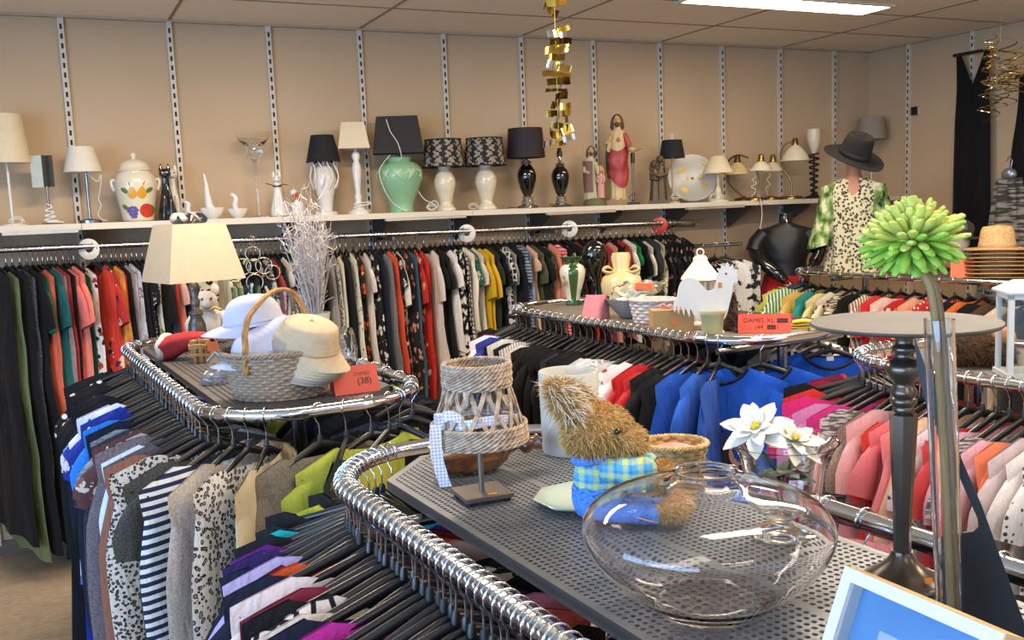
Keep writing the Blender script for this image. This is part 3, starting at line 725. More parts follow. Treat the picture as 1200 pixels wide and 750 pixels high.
right = [('tee', BLK), ('tee', CHAR), ('tee', BLK2), ('long', BLK), ('top', CHAR), ('long', NAVY), ('tee', ('hea', '4a4440', '5c5650')), ('tee', BLK), ('top', S('c9cf5a')), ('tee', NAVY)]
rd = ['black plain shirt', 'charcoal shirt', 'black knit shirt', 'black sweater', 'charcoal top', 'navy sweater', 'brown-grey shirt', 'black plain shirt', 'pale lime top', 'navy shirt', 'black sweater', 'brown shirt', 'black knit top', 'bottle green sweater', 'black plain shirt']
for i, (k, sp) in enumerate(right):
    q, o = RA.at(s0+(s1-s0)*(i/(len(right)-1)))
    hang(q, o, k, sp, rd[i], "the left rack's far side", T=.028, jit=.08)

# ---------------------------------------------------------------- clothes on rack B (nearest)
PB = 'the nearest rack'
sb0, sb1 = RB.near(.56, 1.745), RB.near(.475, .60)
NB = 54
special = {0: ('tee', NAVY, 'navy shirt'), 2: ('top', S('c8c23a'), 'lime yellow top'), 6: ('tee', S('19a9ae'), 'turquoise shirt'), 8: ('long', ('fl', '5a1a6a', 'b83a98', '2a1440', '8a2a80', 32.0), 'magenta print sweater'), 9: ('long', ('fl', '2c1a4c', '9a7ac0', '5c3a80', '2c1a4c', 40.0), 'purple print sweater'), 11: ('tee', S('b3a0c4'), 'lilac shirt'),
 12: ('tee', S('5a1a22'), 'dark red shirt'), 13: ('tee', S('d9572c'), 'orange shirt'), 15: ('blouse', S('d9b3a6'), 'dusty pink blouse'), 16: ('tee', S('e2cfcb'), 'pinkish white shirt'), 18: ('tee', S('7c2434'), 'wine red shirt'), 20: ('tee', ('lat', '1a181a', 'e6d5c8', 36.0), 'cream shirt with black lattice'), 21: ('tee', S('e4d0c2'), 'blush cream shirt'),
 24: ('tee', S('b02a86'), 'magenta shirt'), 27: ('tee', S('e88aa4'), 'rose pink shirt'), 29: ('tee', S('c9584c'), 'coral red shirt'), 32: ('tee', S('e898a4'), 'light pink shirt'), 37: ('tee', ('leo', 'd8a898', '1b1b1e', 'c08878', 24.0), 'pink shirt with black spots')}
for i in range(NB):
    q, o = RB.at(sb0+(sb1-sb0)*i/(NB-1))
    if i in special: k, sp, ds = special[i]
    else: k, sp, ds = ('tee', [BLK, BLK2, NAVY, BLK][i % 4], ['black plain shirt', 'black knit shirt', 'navy shirt', 'black plain shirt'][i % 4])
    if i not in special and i % 3 == 0 and i > 8: hang(q, o, k, sp, ds, PB, bare=True, jit=.03, tilt=RNG.uniform(-.1, .06)); continue
    hang(q, o, k, sp, ds, PB, T=.015, res=1.3, jit=.03, tilt=RNG.uniform(-.08, .06), neck=((.46, .66) if i in special else (.62, .84)))
sb2, sb3 = RB.near(1.0, 1.25), RB.near(1.02, .55)
for i in range(11):
    q, o = RB.at(sb2+(sb3-sb2)*i/10)
    k, sp, ds = [('tee', ('fl', 'd8c0c4', '8a5a78', '3a3a60', 'd8c0c4', 36.0), 'pale pink print shirt'), ('tee', BLK, 'black plain shirt'), ('tee', S('c8808c'), 'old rose shirt'), ('tee', CHAR, 'charcoal shirt'), ('tee', ('dot', '2a2028', 'd8b0b8', 60.0), 'plum dotted shirt')][i % 5]
    hang(q, o, k, sp, ds, "the nearest rack's far side", T=.025, jit=.1, bare=(i % 2 == 1))

# ---------------------------------------------------------------- clothes on rack C (middle)
PC = 'the middle rack'
sc0, sc1 = RC.near(1.96, 3.9), RC.near(1.97, 2.50)
cl = [('tee', BLK, 'black plain shirt'), ('tee', S('5e1c28'), 'maroon shirt'), ('tee', S('dcd2e0'), 'pale lilac shirt'), ('tee', S('2a348c'), 'royal blue shirt'), ('tee', BLK2, 'black knit shirt'), ('long', ('hea', 'b6b4b0', 'cbc8c4'), 'light grey sweater'), ('tee', ('fl', '121619', '2d7c84', '7ab0a8', '121619', 22.0), 'black shirt with teal flowers'),
 ('long', ('str', 'cfc8c2', '8c8684', .012, 'x'), 'grey striped sweater'), ('long', ('hea', 'c4bcae', 'd8d0c2'), 'oatmeal sweater'), ('tee', BLK, 'black plain shirt'), ('long', BLK2, 'black knit sweater'), ('tee', BLK, 'black plain shirt'), ('blouse', BLK, 'black blouse'), ('long', BLK, 'black sweater'), ('tee', CHAR, 'charcoal shirt'), ('tee', BLK, 'black plain shirt'), ('long', BLK2, 'black knit sweater'), ('tee', BLK, 'black plain shirt'),
 ('tee', ('hea', 'bdbab8', 'd0cecc'), 'light grey shirt'), ('tee', S('e8e6e6'), 'white shirt'), ('long', S('dcd8d6'), 'off-white sweater'), ('tee', ('lat', 'e6e4e2', 'a8a4a4', 36.0), 'white lace shirt'), ('tee', ('hea', 'c2bcb8', 'd8d2ce'), 'pale grey knit shirt'), ('tee', ('fl', 'ecebea', 'a84a4a', '5a6a58', 'ecebea', 16.0), 'white shirt with red flowers'), ('tee', S('efedec'), 'bright white shirt'),
 ('tee', S('c42a2a'), 'red shirt'), ('long', S('b82426'), 'dark red sweater'), ('tee', S('d13434'), 'bright red shirt'), ('tee', BLK, 'black plain shirt'), ('long', BLK2, 'black knit sweater'), ('long', S('1d52b0'), 'cobalt blue sweater'), ('tee', S('2560c4'), 'blue shirt'), ('long', S('1d52b0'), 'cobalt blue sweater')]
for i, (k, sp, ds) in enumerate(cl):
    q, o = RC.at(sc0+(sc1-sc0)*(i/(len(cl)-1))**.85)
    hang(q, o, k, sp, ds, PC, T=.032, res=1.25, jit=.05, neck=(.5, .7))
# blue shirts on the round front, turned to the camera, with a dark neckband
BLUE = S('1c55bb')
def face_tee(x, y, yaw, desc, art=False, dz=0):
    q, o = RC.at(RC.near(x, y)); q = q+Vector((0, 0, dz))
    g = hang(q, o, 'tee', BLUE, desc, PC, T=.05, res=1.7, yaw=yaw, jit=0, tilt=0, hk=0, neck=(.42, .42))
    mb = MB(); W = .222
    for sd, nd in ((-1, .055), (1, .018)):
        pts = [(i*.42*W*1.03, sd*.012, -.0885-nd*(1-(abs(i))**2)**.8) for i in [(-1+2*k/14) for k in range(15)]]
        mb.tube(pts, .008, 6, flat=.6)
    mb.build('neckband', BLK and cloth(BLK), g)
    mb = MB(); mb.box((-.012, .004, -.118), (.012, .006, -.103)); mb.build('size_label', plain('eeeeee', .6), g, smooth=False)
    if art:
        f0 = min(v.co.y for v in g.data.vertices if abs(v.co.x+.085) < .075 and -.46 < v.co.z < -.22)-.001; mb = MB()
        OX, OZ = -.085, .0
        mb.prism([(-.05, -.30), (.052, -.295), (.056, -.42), (-.047, -.43)], f0, f0+.001); mb.mat(1)
        mb.prism([(.046*math.cos(a)+.0, -.365+.055*math.sin(a)) for a in [2*PI*k/20 for k in range(20)]], f0-.001, f0); mb.mat(2)
        mb.prism([(.026*math.cos(a)+.006, -.368+.04*math.sin(a)) for a in [2*PI*k/20 for k in range(20)]], f0-.002, f0-.001); mb.mat(1)
        for ex in (-.006, .017): mb.prism([(ex-.006, -.358), (ex+.006, -.358), (ex+.005, -.354), (ex-.005, -.354)], f0-.003, f0-.002)
        mb.mat(3); mb.prism([(.0, -.392), (.012, -.392), (.006, -.388)], f0-.003, f0-.002)
        mb.prism([(-.06, -.25), (-.045, -.255), (-.05, -.285), (-.065, -.28)], f0, f0+.001)
        for k in range(6): mb.prism([(-.04+.016*k, -.262+.003*k), (-.03+.016*k, -.26+.003*k), (-.032+.016*k, -.287), (-.038+.016*k, -.285)], f0, f0+.001)
        mb.build('chest_print', [plain('1a2a66', .7), plain('15131a', .7), plain('c99a80', .7), plain('b8323c', .7)], g, smooth=False).location = (OX, 0, OZ)
    return g
face_tee(2.06, 2.425, math.radians(-38), 'blue shirt with a dark-haired face print', True)
face_tee(1.97, 2.50, math.radians(-52), 'second plain blue shirt')
face_tee(2.41, 2.50, math.radians(-36), 'blue shirt with black neckband')
sc2, sc3 = RC.near(2.43, 2.6), RC.near(2.45, 3.15)
for i, (k, sp, ds) in enumerate([('tee', ('lat', 'd6d2ca', '1a1a1c', 28.0), 'black and white print shirt'), ('tee', S('e2e0dc'), 'white shirt'), ('tee', ('hea', '8d857c', 'a39a90'), 'grey-brown shirt'), ('long', CHAR, 'charcoal sweater'), ('tee', ('sp', '1a1a1d', '4a484a', 30.0, .5), 'dark mottled shirt'), ('long', BLK, 'black sweater'), ('tee', ('hea', '6a6568', '807a7e'), 'mouse grey shirt'), ('long', BLK2, 'black knit sweater'), ('tee', BLK, 'black plain shirt')]):
    q, o = RC.at(sc2+(sc3-sc2)*i/8); hang(q, o, k, sp, ds, "the middle rack's far side", T=.03, jit=.1)

# ---------------------------------------------------------------- clothes on rack D (right)
PD = 'the right rack'
sd0, sd1 = RD.near(2.24, 2.05), RD.near(2.04, 1.02)
dl = [('tee', S('c0254a'), 'raspberry shirt'), ('tee', ('sp', 'b0264c', 'e8d0d4', 30.0, .66), 'raspberry shirt with white scribble'), ('tee', S('6e1832'), 'burgundy shirt'), ('tee', S('8c1e38'), 'dark raspberry shirt'), ('tank', BLK, 'black sleeveless top'), ('tank', S('c93028'), 'red sleeveless top'), ('tank', S('d8402c'), 'orange-red sleeveless top'), ('tee', S('d82e74'), 'hot pink shirt'), ('tee', S('d890c0'), 'orchid pink shirt'),
 ('tee', S('d83a86'), 'fuchsia shirt'), ('tee', ('zig', 'd8d0d0', '6e6266', 50.0), 'grey flecked shirt'), ('tee', ('hea', '8a7a70', 'a09084'), 'brown tweed shirt'), ('tee', S('e0b0b4'), 'shell pink shirt'), ('tee', S('d84e48'), 'coral red shirt'), ('tee', S('e07880'), 'rose coral shirt'), ('long', S('e88c98'), 'rose pink sweater'), ('long', S('e8c0a2'), 'peach sweater'), ('tee', ('fl', 'e6e0ea', '3c4070', '9a8ab0', 'e6e0ea', 40.0), 'white shirt with indigo print'), ('tee', S('c8484c'), 'strawberry red shirt'),
 ('tee', S('dca8bc'), 'pale mauve pink shirt'), ('tee', ('zig', 'c8c0c4', '5e5a60', 46.0), 'silver flecked shirt'), ('tee', S('d8b4c6'), 'lilac pink shirt'), ('long', S('ee8462'), 'coral orange sweater'), ('tee', S('cfc0c6'), 'grey-pink shirt'), ('tee', S('e6e0e2'), 'white shirt'), ('tee', ('dot', 'ecebec', '4a4650', 60.0), 'white dotted shirt'), ('blouse', S('efeef0'), 'bright white blouse'), ('tee', BLK, 'black plain shirt'),
 ('long', ('str', 'efece2', 'e2b01e', .09, 'd'), 'white sweater with broad yellow stripes'), ('tee', ('hea', 'b8b8b2', 'ceccc6'), 'pale grey shirt'), ('top', S('b4e026'), 'neon lime top'), ('tee', S('e6d2b0'), 'cream shirt'), ('tee', ('hea', 'd8d4cc', 'e6e2da'), 'ivory shirt'), ('tee', S('c9c6c2'), 'silver grey shirt')]
for i, (k, sp, ds) in enumerate(dl):
    q, o = RD.at(sd0+(sd1-sd0)*(i/(len(dl)-1)))
    hang(q, o, k, sp, ds, PD, T=.032, res=1.35, jit=.05, neck=(.45, .68))

# ---------------------------------------------------------------- clothes on rack E (far corner)
PE = 'the corner rack'
se0, se1 = RE.near(4.2, 4.46), RE.near(4.09, 2.85)
el = [('tee', ('hea', 'b5a588', 'cbbb9c'), 'beige shirt'), ('tee', ('zig', 'c9b894', '2a2622', 30.0), 'beige and black shirt'), ('tee', S('c8cc5c'), 'yellow-green shirt'), ('tee', ('str', '2e8a58', 'e0e0c8', .02, 'x'), 'green striped shirt'), ('tee', S('d2b060'), 'mustard shirt'), ('tee', S('2a8a86'), 'teal shirt'), ('tee', S('dccf92'), 'pale yellow shirt'), ('tee', ('fl', 'ded2ba', '7c5a40', '2a2622', 'ded2ba', 24.0), 'cream shirt with brown print'), ('tee', ('zig', '2b2622', 'd8ccb0', 30.0), 'dark brown streaked shirt'),
 ('tee', BLK, 'black plain shirt'), ('tee', ('str', 'e8dcc4', '8a6a58', .02, 'x'), 'cream striped shirt'), ('tee', S('cf3434'), 'red shirt'), ('tee', S('e6c0b8'), 'pale pink shirt'), ('tee', ('fl', 'b8262a', 'e8d0c0', 'd87a5a', 'b8262a', 28.0), 'red floral shirt'), ('tee', S('e0a080'), 'peach shirt'), ('tee', ('dot', 'c22c30', 'f0e8e0', 44.0), 'red dotted shirt'), ('tee', BLK2, 'black knit shirt'), ('tee', S('e07030'), 'orange shirt'), ('tee', BLK, 'black plain shirt'), ('tee', ('hea', '3c2a20', '5a4030'), 'brown fuzzy shirt'),
 ('tee', S('dccbb0'), 'sand shirt'), ('tee', CHAR, 'charcoal shirt'), ('tee', BLK2, 'black knit shirt')]
for i, (k, sp, ds) in enumerate(el):
    q, o = RE.at(se0+(se1-se0)*(i/(len(el)-1))); hang(q, o, k, sp, ds, PE, T=.045, jit=.12)
label_garments()
# ---------------------------------------------------------------- things on the wall shelf
SY = 5.06
def spt(u, y=SY, v=250):
    p = ony(u, v, y); p.z = shelf_z(p.x)+.0004; return p
def on_shelf(name, label, cat, u, y=SY, group=None, rz=None):
    p = spt(u, y); t = thing(name, label, cat, p, -math.atan2(p.x, p.y) if rz is None else rz, group)
    return t, kpx(p), p
def vbase(u, y=SY):
    return proj(spt(u, y))[1]
def cord_loops(t, k, pts, r=.0022, mat=None, name='cord'):
    """pts in px right / px up / px towards the viewer, relative to the base"""
    MB().tube([Vector((q.x, q.y, max(q.z, r+.0008))) for q in spline([(a*k, -c*k, b_*k) for a, b_, c in pts], 8)], r, 6).build(name, mat or WHITECORD, t)
def coil(cx, cz, r, n, k, depth=3):
    return [(cx+r*math.cos(i*1.3)*(1-.03*i), max(.8, cz+r*.5*math.sin(i*1.3)+.35*i), depth+math.sin(i*.9)*2) for i in range(n)]
def shade_round(rt, rb, zt, zb, k, seg=32):
    mb = MB(); th = .0015
    pr = [(rb*k, zb*k), (rt*k, zt*k), (rt*k-th, zt*k), (rb*k-th, zb*k), (rb*k, zb*k)]
    mb.lathe(pr, seg, cap=False); return mb
def shade_sq(wt, wb, dt, db, zt, zb, k):
    mb = MB(); rows = []
    for w, d, z, ins in ((wb, db, zb, 0), (wt, dt, zt, 0), (wt, dt, zt, 1), (wb, db, zb, 1), (wb, db, zb, 0)):
        w2, d2 = w*k/2-.0015*ins, d*k/2-.0015*ins
        rows.append([(-w2, -d2, z*k), (w2, -d2, z*k), (w2, d2, z*k), (-w2, d2, z*k)])
    mb.grid(rows, True); return mb
def lat(prof, k, seg=24, **kw):
    return MB().lathe([(r*k, z*k) for r, z in prof], seg, **kw)
SHADEW = plain('efe6d2', .8, 0, .03, 60); SHADEC = plain('ead9b4', .8, 0, .03, 60); SHADEB = plain('0f0e11', .85, 0, .15, 90); SHADEP = plain('1d1119', .7, 0, .15, 90)

# tall drum shade lamp at the left edge
t, k, p = on_shelf('table_lamp', 'tall lamp with big cream drum shade on a thin white stem, leftmost on the shelf', 'lamp', 14)
lat([(16, 0), (16, 1.2), (10, 2.4), (1.6, 3.2), (1.6, 86)], k).build('stem', WHITEG, t)
shade_round(20, 26, 128, 72, k).build('lamp_shade', SHADEC, t)
cord_loops(t, k, coil(4, 3, 9, 12, k, 12))
# grey glass folded shade lamp
t, k, p = on_shelf('table_lamp', 'small lamp with folded grey glass panels instead of a shade', 'lamp', 58)
MB().box((-9*k, -7*k, 0), (13*k, 7*k, 3*k)).build('foot', plain('7b6a58', .4, .6), t, smooth=False)
lat([(1.5, 3), (1.5, 44)], k, 12).build('stem', plain('8a8078', .3, .8), t)
mb = MB(); M = Matrix.Rotation(.5, 4, 'Z')
mb.prism([(-15*k, 43*k), (-3.2*k, 43*k), (-3.2*k, 80*k), (-15*k, 79*k)], -3*k, -2.4*k)
mb.build('glass_panel', plain('b4bab4', .2), t, smooth=False)
mb = MB()
for x0, x1, y0, y1 in ((-3, 2, -3, 4), (2, 5, 4, -2), (5, 8.6, -2, 5)):
    b_ = len(mb.v); mb.v += [(x0*k, y0*k, 43*k), (x1*k, y1*k, 44*k), (x1*k, y1*k, 80*k), (x0*k, y0*k, 80*k)]; mb._addf([(b_, b_+1, b_+2, b_+3)])
mb.build('pleated_panel', plain('5a5a56', .4, .3), t, smooth=False)
cord_loops(t, k, [(-2, 24, 3), (3, 20, 4), (-4, 16, 4), (5, 14, 4), (-5, 10, 4), (6, 9, 4), (-6, 5, 4), (9, 4, 5), (-4, 3, 8), (14, 2, 8)], .004)
# white tapered shade, chrome stem
t, k, p = on_shelf('table_lamp', 'lamp with white tapered shade and chrome stem beside the fruit jar', 'lamp', 105)
lat([(12.5, 0), (12.5, 3), (10, 4.2), (2, 5), (1.7, 8), (1.7, 60)], k).build('stem', CHROME_D, t)
o = shade_round(14, 21, 88, 59, k).build('lamp_shade', SHADEW, t); o.location = (-3*k, 0, 0)
cord_loops(t, k, [(1, 58, 3), (6, 52, 4), (12, 48, 5), (16, 55, 6), (14, 40, 6), (11, 28, 6), (13, 20, 6), (9, 10, 6), (12, 4, 6), (18, 2, 8)])
# lidded jar with painted fruit
t, k, p = on_shelf('lidded_jar', 'white ceramic lidded jar painted with pears, grapes and a red apple', 'jar', 162)
body = [(15.5, 0), (17.2, 1), (17.6, 4), (19.5, 16), (22.3, 32), (23.4, 42), (23, 48), (20.6, 53.5), (17.5, 56.5), (17.5, 58.5)]
def rb(z):
    for (r1, z1), (r2, z2) in zip(body, body[1:]):
        if z1 <= z <= z2: return r1+(r2-r1)*(z-z1)/(z2-z1+1e-9)
    return 17
mb = lat(body, k, 40)
def decal(poly, off):
    """flat painted shape wrapped on the belly; poly in px right / px up"""
    cx = sum(q[0] for q in poly)/len(poly); cz = sum(q[1] for q in poly)/len(poly); rings = []
    for f in (1, .66, .33, .02):
        rg = []
        for x, z in poly:
            x2, z2 = cx+(x-cx)*f, cz+(z-cz)*f; R = rb(z2)+off; rg.append((x2*k, -math.sqrt(max(.01, R*R-x2*x2))*k, z2*k))
        rings.append(rg)
    mb.grid(rings, True)
def ell(cx, cz, rx, rz, n=18, rot=0):
    return [(cx+rx*math.cos(a)*math.cos(rot)-rz*math.sin(a)*math.sin(rot), cz+rx*math.cos(a)*math.sin(rot)+rz*math.sin(a)*math.cos(rot)) for a in [2*PI*i/n for i in range(n)]]
def pear(cx, cz, s, tilt): return [(cx+s*(5.2*math.cos(a))*(1-.38*max(0, math.sin(a)))+tilt*s*max(0, math.sin(a))*3.2, cz+s*(6.2*math.sin(a)+(2.2 if math.sin(a) > 0 else 0)*math.sin(a))) for a in [2*PI*i/22 for i in range(22)]]
for m_, poly, off in ((2, ell(-12.5, 35.5, 4.6, 2.4, rot=-.7), .2), (2, ell(14, 35.5, 4.6, 2.4, rot=.6), .2), (1, pear(-4.6, 32, 1.0, -.2), .3), (1, pear(5.8, 32, 1.0, .3), .35), (4, ell(-7, 43, .5, 2.4), .4), (4, ell(8.8, 43.5, .5, 2.6, rot=-.4), .4),
                     (2, ell(-13, 16.5, 4.2, 2.2, rot=-.9), .2), (2, ell(16, 14, 2.4, 4, rot=.2), .2), (5, ell(10, 12, 8, 8.2), .3)): mb.mat(m_); decal(poly, off)
mb.mat(3)
for gx, gz in ((-9, 15), (-6, 16), (-3, 15.5), (-10, 12), (-7, 12), (-4, 12), (-1, 13), (-8, 8.5), (-5, 8.5), (-2, 9), (-6, 5.5), (-3, 5.5)): decal(ell(gx, gz, 1.9, 2, 12), .35+.02*gz)
mb.build('jar_body', [CREAMG, plain('e0a62c', .3), plain('55702e', .4), plain('5a4a86', .35), plain('4a3020', .5), plain('c7402a', .3)], t, angle=1.0)
mb = lat([(19, 58.5), (19.3, 60), (17, 61), (16.6, 64), (13, 68.5), (6, 71.5), (2.4, 72.5), (2.2, 73.5), (3.6, 75.5), (3, 78), (1.5, 79.5), (.01, 80)], k, 36); mb.build('lid', CREAMG, t)
for s in (-1, 1): MB().tube(spline([(s*20*k, 0, 47*k), (s*25.5*k, 0, 48*k), (s*26*k, 0, 43*k), (s*23.5*k, 0, 36*k)], 6), 2.2*k, 8).build('handle', CREAMG, t)
# cats
def cat_figure(t, k, h, mat, eye, name='cat_body', slim=1.0, tail=1):
    mb = MB(); s = h/66*k
    mb.lathe([(9.5*s*slim, 0), (11*s*slim, 3*s), (10.5*s*slim, 10*s), (8.2*s*slim, 20*s), (6.2*s*slim, 30*s), (4.6*s*slim, 38*s), (4.2*s*slim, 45*s), (4.6*s*slim, 50*s)], 18, sy=.8)
    mb.ball((0, -1.2*s, 53.5*s), (6.6*s, 5.6*s, 5.8*s), 16, 10); mb.ball((0, -5.4*s, 51.5*s), (2.8*s, 2.2*s, 2.0*s), 10, 6)
    for q in (-1, 1):
        mb.lathe([(2.6*s, 0), (1.6*s, 4.5*s), (.05*s, 8.6*s)], 8, (q*4.0*s, -.8*s, 56.5*s), sy=.55)
        mb.ball((q*4.6*s, -7*s, 2.4*s), (3*s, 4.2*s, 2.4*s), 10, 6); mb.tube([(q*3.2*s, -5.0*s, 28*s), (q*3.8*s, -7*s, 14*s), (q*4.2*s, -7.5*s, 2*s)], [2.6*s, 2.8*s, 2.4*s], 8)
    if tail: mb.tube(spline([(6*s, 7*s, 3*s), (11*s, 4*s, 3*s), (11.5*s, -3*s, 3*s), (7*s, -8.5*s, 2.2*s)], 5), [2.2*s]*15+[1.6*s], 8)
    mb.mat(1)
    for q in (-1, 1): mb.ball((q*2.6*s, -6.1*s, 54.6*s), (1.1*s, .8*s, 1.0*s), 8, 6)
    return mb.build(name, [mat, plain(eye, .2)], t)
t, k, p = on_shelf('cat_figurine', 'tall glossy black ceramic cat figurine sitting on the shelf', 'figurine', 197, 5.04); cat_figure(t, k, 67, BLACKG, 'e8e2d0', slim=.95)
t, k, p = on_shelf('cat_figurine', 'slim white cat figurine half hidden behind the black cat', 'figurine', 205, 5.13); cat_figure(t, k, 66, WHITEG, '55504a', slim=.8, tail=0)
t, k, p = on_shelf('cat_figurine', 'white ceramic cat figurine with a brown ribbon bow around its neck', 'figurine', 327, 5.05); cat_figure(t, k, 54, WHITEG, '6a6a58', slim=1.05)
mb = MB(); s = 54/66*k
mb.tube([(5.4*s*math.cos(a), 4.6*s*math.sin(a), 43*s) for a in [2*PI*i/16 for i in range(16)]], 1.1*s, 6, closed=True)
for q in (-1, 1): mb.tube(spline([(0, -5.4*s, 43*s), (q*8*s, -7*s, 45*s), (q*16*s, -7*s, 46*s-q*2*s)], 4), [.8*s, 1.6*s, 2.2*s, 2.2*s, 2.4*s, 2.4*s, 2.4*s, 2*s, .6*s], 6, flat=.35)
mb.build('ribbon', plain('7d6038', .6), t)
def swan(t, k, w, h, mat, horn=False):
    mb = MB(); R = w/2*k
    mb.lathe([(.45*R, 0), (.5*R, .06*R), (.8*R, .35*R), (.98*R, .8*R), (1.0*R, 1.05*R), (.93*R, 1.03*R), (.7*R, .45*R), (.3*R, .25*R), (.01, .22*R)], 24, sy=.8, fn=lambda a, z: 1+.12*math.cos(4*a)*min(1, max(0, z/R)), cap=False)
    if horn:
        mb.tube(spline([(.1*R, -.1*R, .5*R), (-.2*R, -.2*R, 1.2*R), (-.32*R, -.2*R, 2.2*R), (-.36*R, -.2*R, h*k*.75), (-.5*R, -.2*R, h*k)], 6), [.52*R-.0185*i*R for i in range(24)]+[.03*R], 12); return mb.build('bird_body', mat, t)
    mb.tube(spline([(-.1*R, -.2*R, .7*R), (-.25*R, -.3*R, 1.4*R), (-.12*R, -.25*R, 2.1*R), (-.28*R, -.25*R, h*k*.92), (-.5*R, -.25*R, h*k*.98), (-.68*R, -.25*R, h*k*.9)], 6), [.42*R]*2+[.36*R-.0065*i*R for i in range(24)]+[.16*R, .15*R, .12*R, .08*R, .03*R], 10)
    return mb.build('bird_body', mat, t)
t, k, p = on_shelf('swan_figurine', 'small white ceramic swan dish with short neck beside the black cat', 'figurine', 223); swan(t, k, 17, 21, WHITEG)
t, k, p = on_shelf('swan_figurine', 'white ceramic swan bowl with a tall thin upright neck', 'figurine', 249); swan(t, k, 25, 53, WHITEG, True)
t, k, p = on_shelf('swan_figurine', 'low white bird dish with a small handle, right of the tall-necked swan', 'figurine', 279); swan(t, k, 21, 28, WHITEG)
# tall glass goblet vase
t, k, p = on_shelf('glass_vase', 'tall clear glass goblet vase with wide bowl on a thin stem', 'vase', 303)
GL = glass((.97, .98, .96), 0.0, 1.42)
pr = [(.5, .3), (11, .3), (11, 1), (1.6, 2), (1.1, 30), (1.3, 62), (3, 66), (8.5, 70), (9.5, 76), (8, 82), (12, 84), (19, 92), (20, 98), (19.4, 98), (18.3, 92.5), (11.4, 85), (.05, 84.4)]
lat(pr, k, 28, cap=False).build('goblet', GL, t)
# small white figurine with flowers by the twigs
t, k, p = on_shelf('figurine', 'small white bird figurine with red and orange flowers on its back', 'figurine', 349)
mb = MB(); mb.lathe([(6*k, 0), (7*k, 4*k), (7*k, 14*k), (4*k, 22*k), (.01, 26*k)], 16); mb.ball((-3*k, 0, 27*k), 4.5*k); mb.mat(1)
for i in range(7): mb.ball(((-1+3*math.cos(i))*k, -6*k, (22+4*math.sin(i*1.7))*k), 1.8*k, 8, 6)
mb.build('body', [WHITEG, plain('c2502a', .5)], t)
# lamp with openwork white base and black shade
t, k, p = on_shelf('table_lamp', 'lamp with black tapered shade on a white openwork curly base', 'lamp', 383, 5.08)
mb = MB(); mb.lathe([(13*k, 0), (13*k, 3*k), (7*k, 5*k), (9*k, 20*k), (14*k, 40*k), (11*k, 53*k), (8*k, 57*k), (2*k, 58*k), (2*k, 62*k)], 20)
for i in range(10):
    a = 2*PI*i/10; mb.tube(spline([(13*k*math.cos(a), 13*k*math.sin(a), 30*k), (17*k*math.cos(a+.3), 17*k*math.sin(a+.3), 44*k), (14*k*math.cos(a), 14*k*math.sin(a), 58*k), (17*k*math.cos(a-.1), 17*k*math.sin(a-.1), 62*k)], 4), .9*k, 6)
mb.build('lamp_base', WHITEG, t)
shade_round(13, 20, 92, 61, k).build('lamp_shade', SHADEB, t)
# white candlestick lamp
t, k, p = on_shelf('table_lamp', 'white turned candlestick lamp with a square cream shade', 'lamp', 421)
lat([(12.5, 0), (12, 3), (7, 6), (5, 12), (3.6, 16), (4.5, 20), (3.2, 24), (4.2, 36), (5.6, 52), (4.6, 58), (3, 61), (5, 66), (4.2, 70), (2, 72), (1.2, 82)], k, 22, fn=lambda a, z: 1).build('lamp_base', WHITEG, t)
o = shade_sq(26, 36, 24, 33, 105, 75, k).build('lamp_shade', SHADEC, t, smooth=False); o.location = (-1.5*k, 0, 0)
cord_loops(t, k, [(-4, 8, 6), (5, 9, 6), (-5, 11, 6), (6, 13, 6), (12, 13, 6), (14, 11, 6), (7, 10, 7), (-6, 7, 7)], .003)
# green vase lamp
t, k, p = on_shelf('table_lamp', 'mint green ceramic vase lamp with large rectangular black shade', 'lamp', 471)
mb = lat([(14, 0), (14.5, 1.5), (13, 4), (15, 12), (20, 24), (25, 36), (26.2, 44), (24.5, 52), (18, 57), (13, 59), (13.5, 62), (14.5, 63.5), (12.5, 64), (10, 60)], k, 36, cap=False)
mb.mat(1)
for i in range(5):                # raised leaves
    a0 = -2.6+i*.62
    for d in (-.25, .28):
        rows = []
        for j in range(7):
            f = j/6; z = 56-(16+3*(i % 2))*f; R = {0: 20}.get(j, 0) or None
            zz = z; Rr = 18+8*min(1, (57-zz)/10) if zz > 47 else 26.4-(44-min(44, zz))*.2
            w = 2.6*math.sin(PI*f)+.2; a = a0+d*f*1.7
            rows.append([((Rr+.35)*k*math.cos(a-w/Rr), (Rr+.35)*k*math.sin(a-w/Rr), zz*k), ((Rr+1.5)*k*math.cos(a), (Rr+1.5)*k*math.sin(a), zz*k), ((Rr+.35)*k*math.cos(a+w/Rr), (Rr+.35)*k*math.sin(a+w/Rr), zz*k)])
        mb.grid(rows)
mb.build('lamp_base', [plain('86b48c', .35, 0, .08, 10, .3), plain('a9cba2', .4, 0, .08, 10)], t)
lat([(2, 58), (2, 72), (.6, 72), (.6, 78)], k, 12).build('socket', plain('3a3432', .5), t)
o = shade_sq(47, 59, 26, 32, 110, 68, k).build('lamp_shade', plain('262220', .8, 0, .08, 60), t, smooth=False)
cord_loops(t, k, [(-12, 106, 19), (-8, 92, 21), (-1, 80, 23), (2, 70, 24), (3, 62, 20), (0, 60, 17)], .0025)
cord_loops(t, k, [(-10, 66, 14), (-20, 54, 24), (-23, 44, 27), (-18, 26, 27), (-10, 12, 20), (0, 4, 18), (6, 1.2, 18)], .0025)
cord_loops(t, k, [(20, 24, 8), (27, 14, 8), (36, 9, 8), (41, 5, 8), (35, 2, 8), (29, 5, 8), (38, 12, 6), (43, 6, 6), (34, 1.5, 8)], .0025)
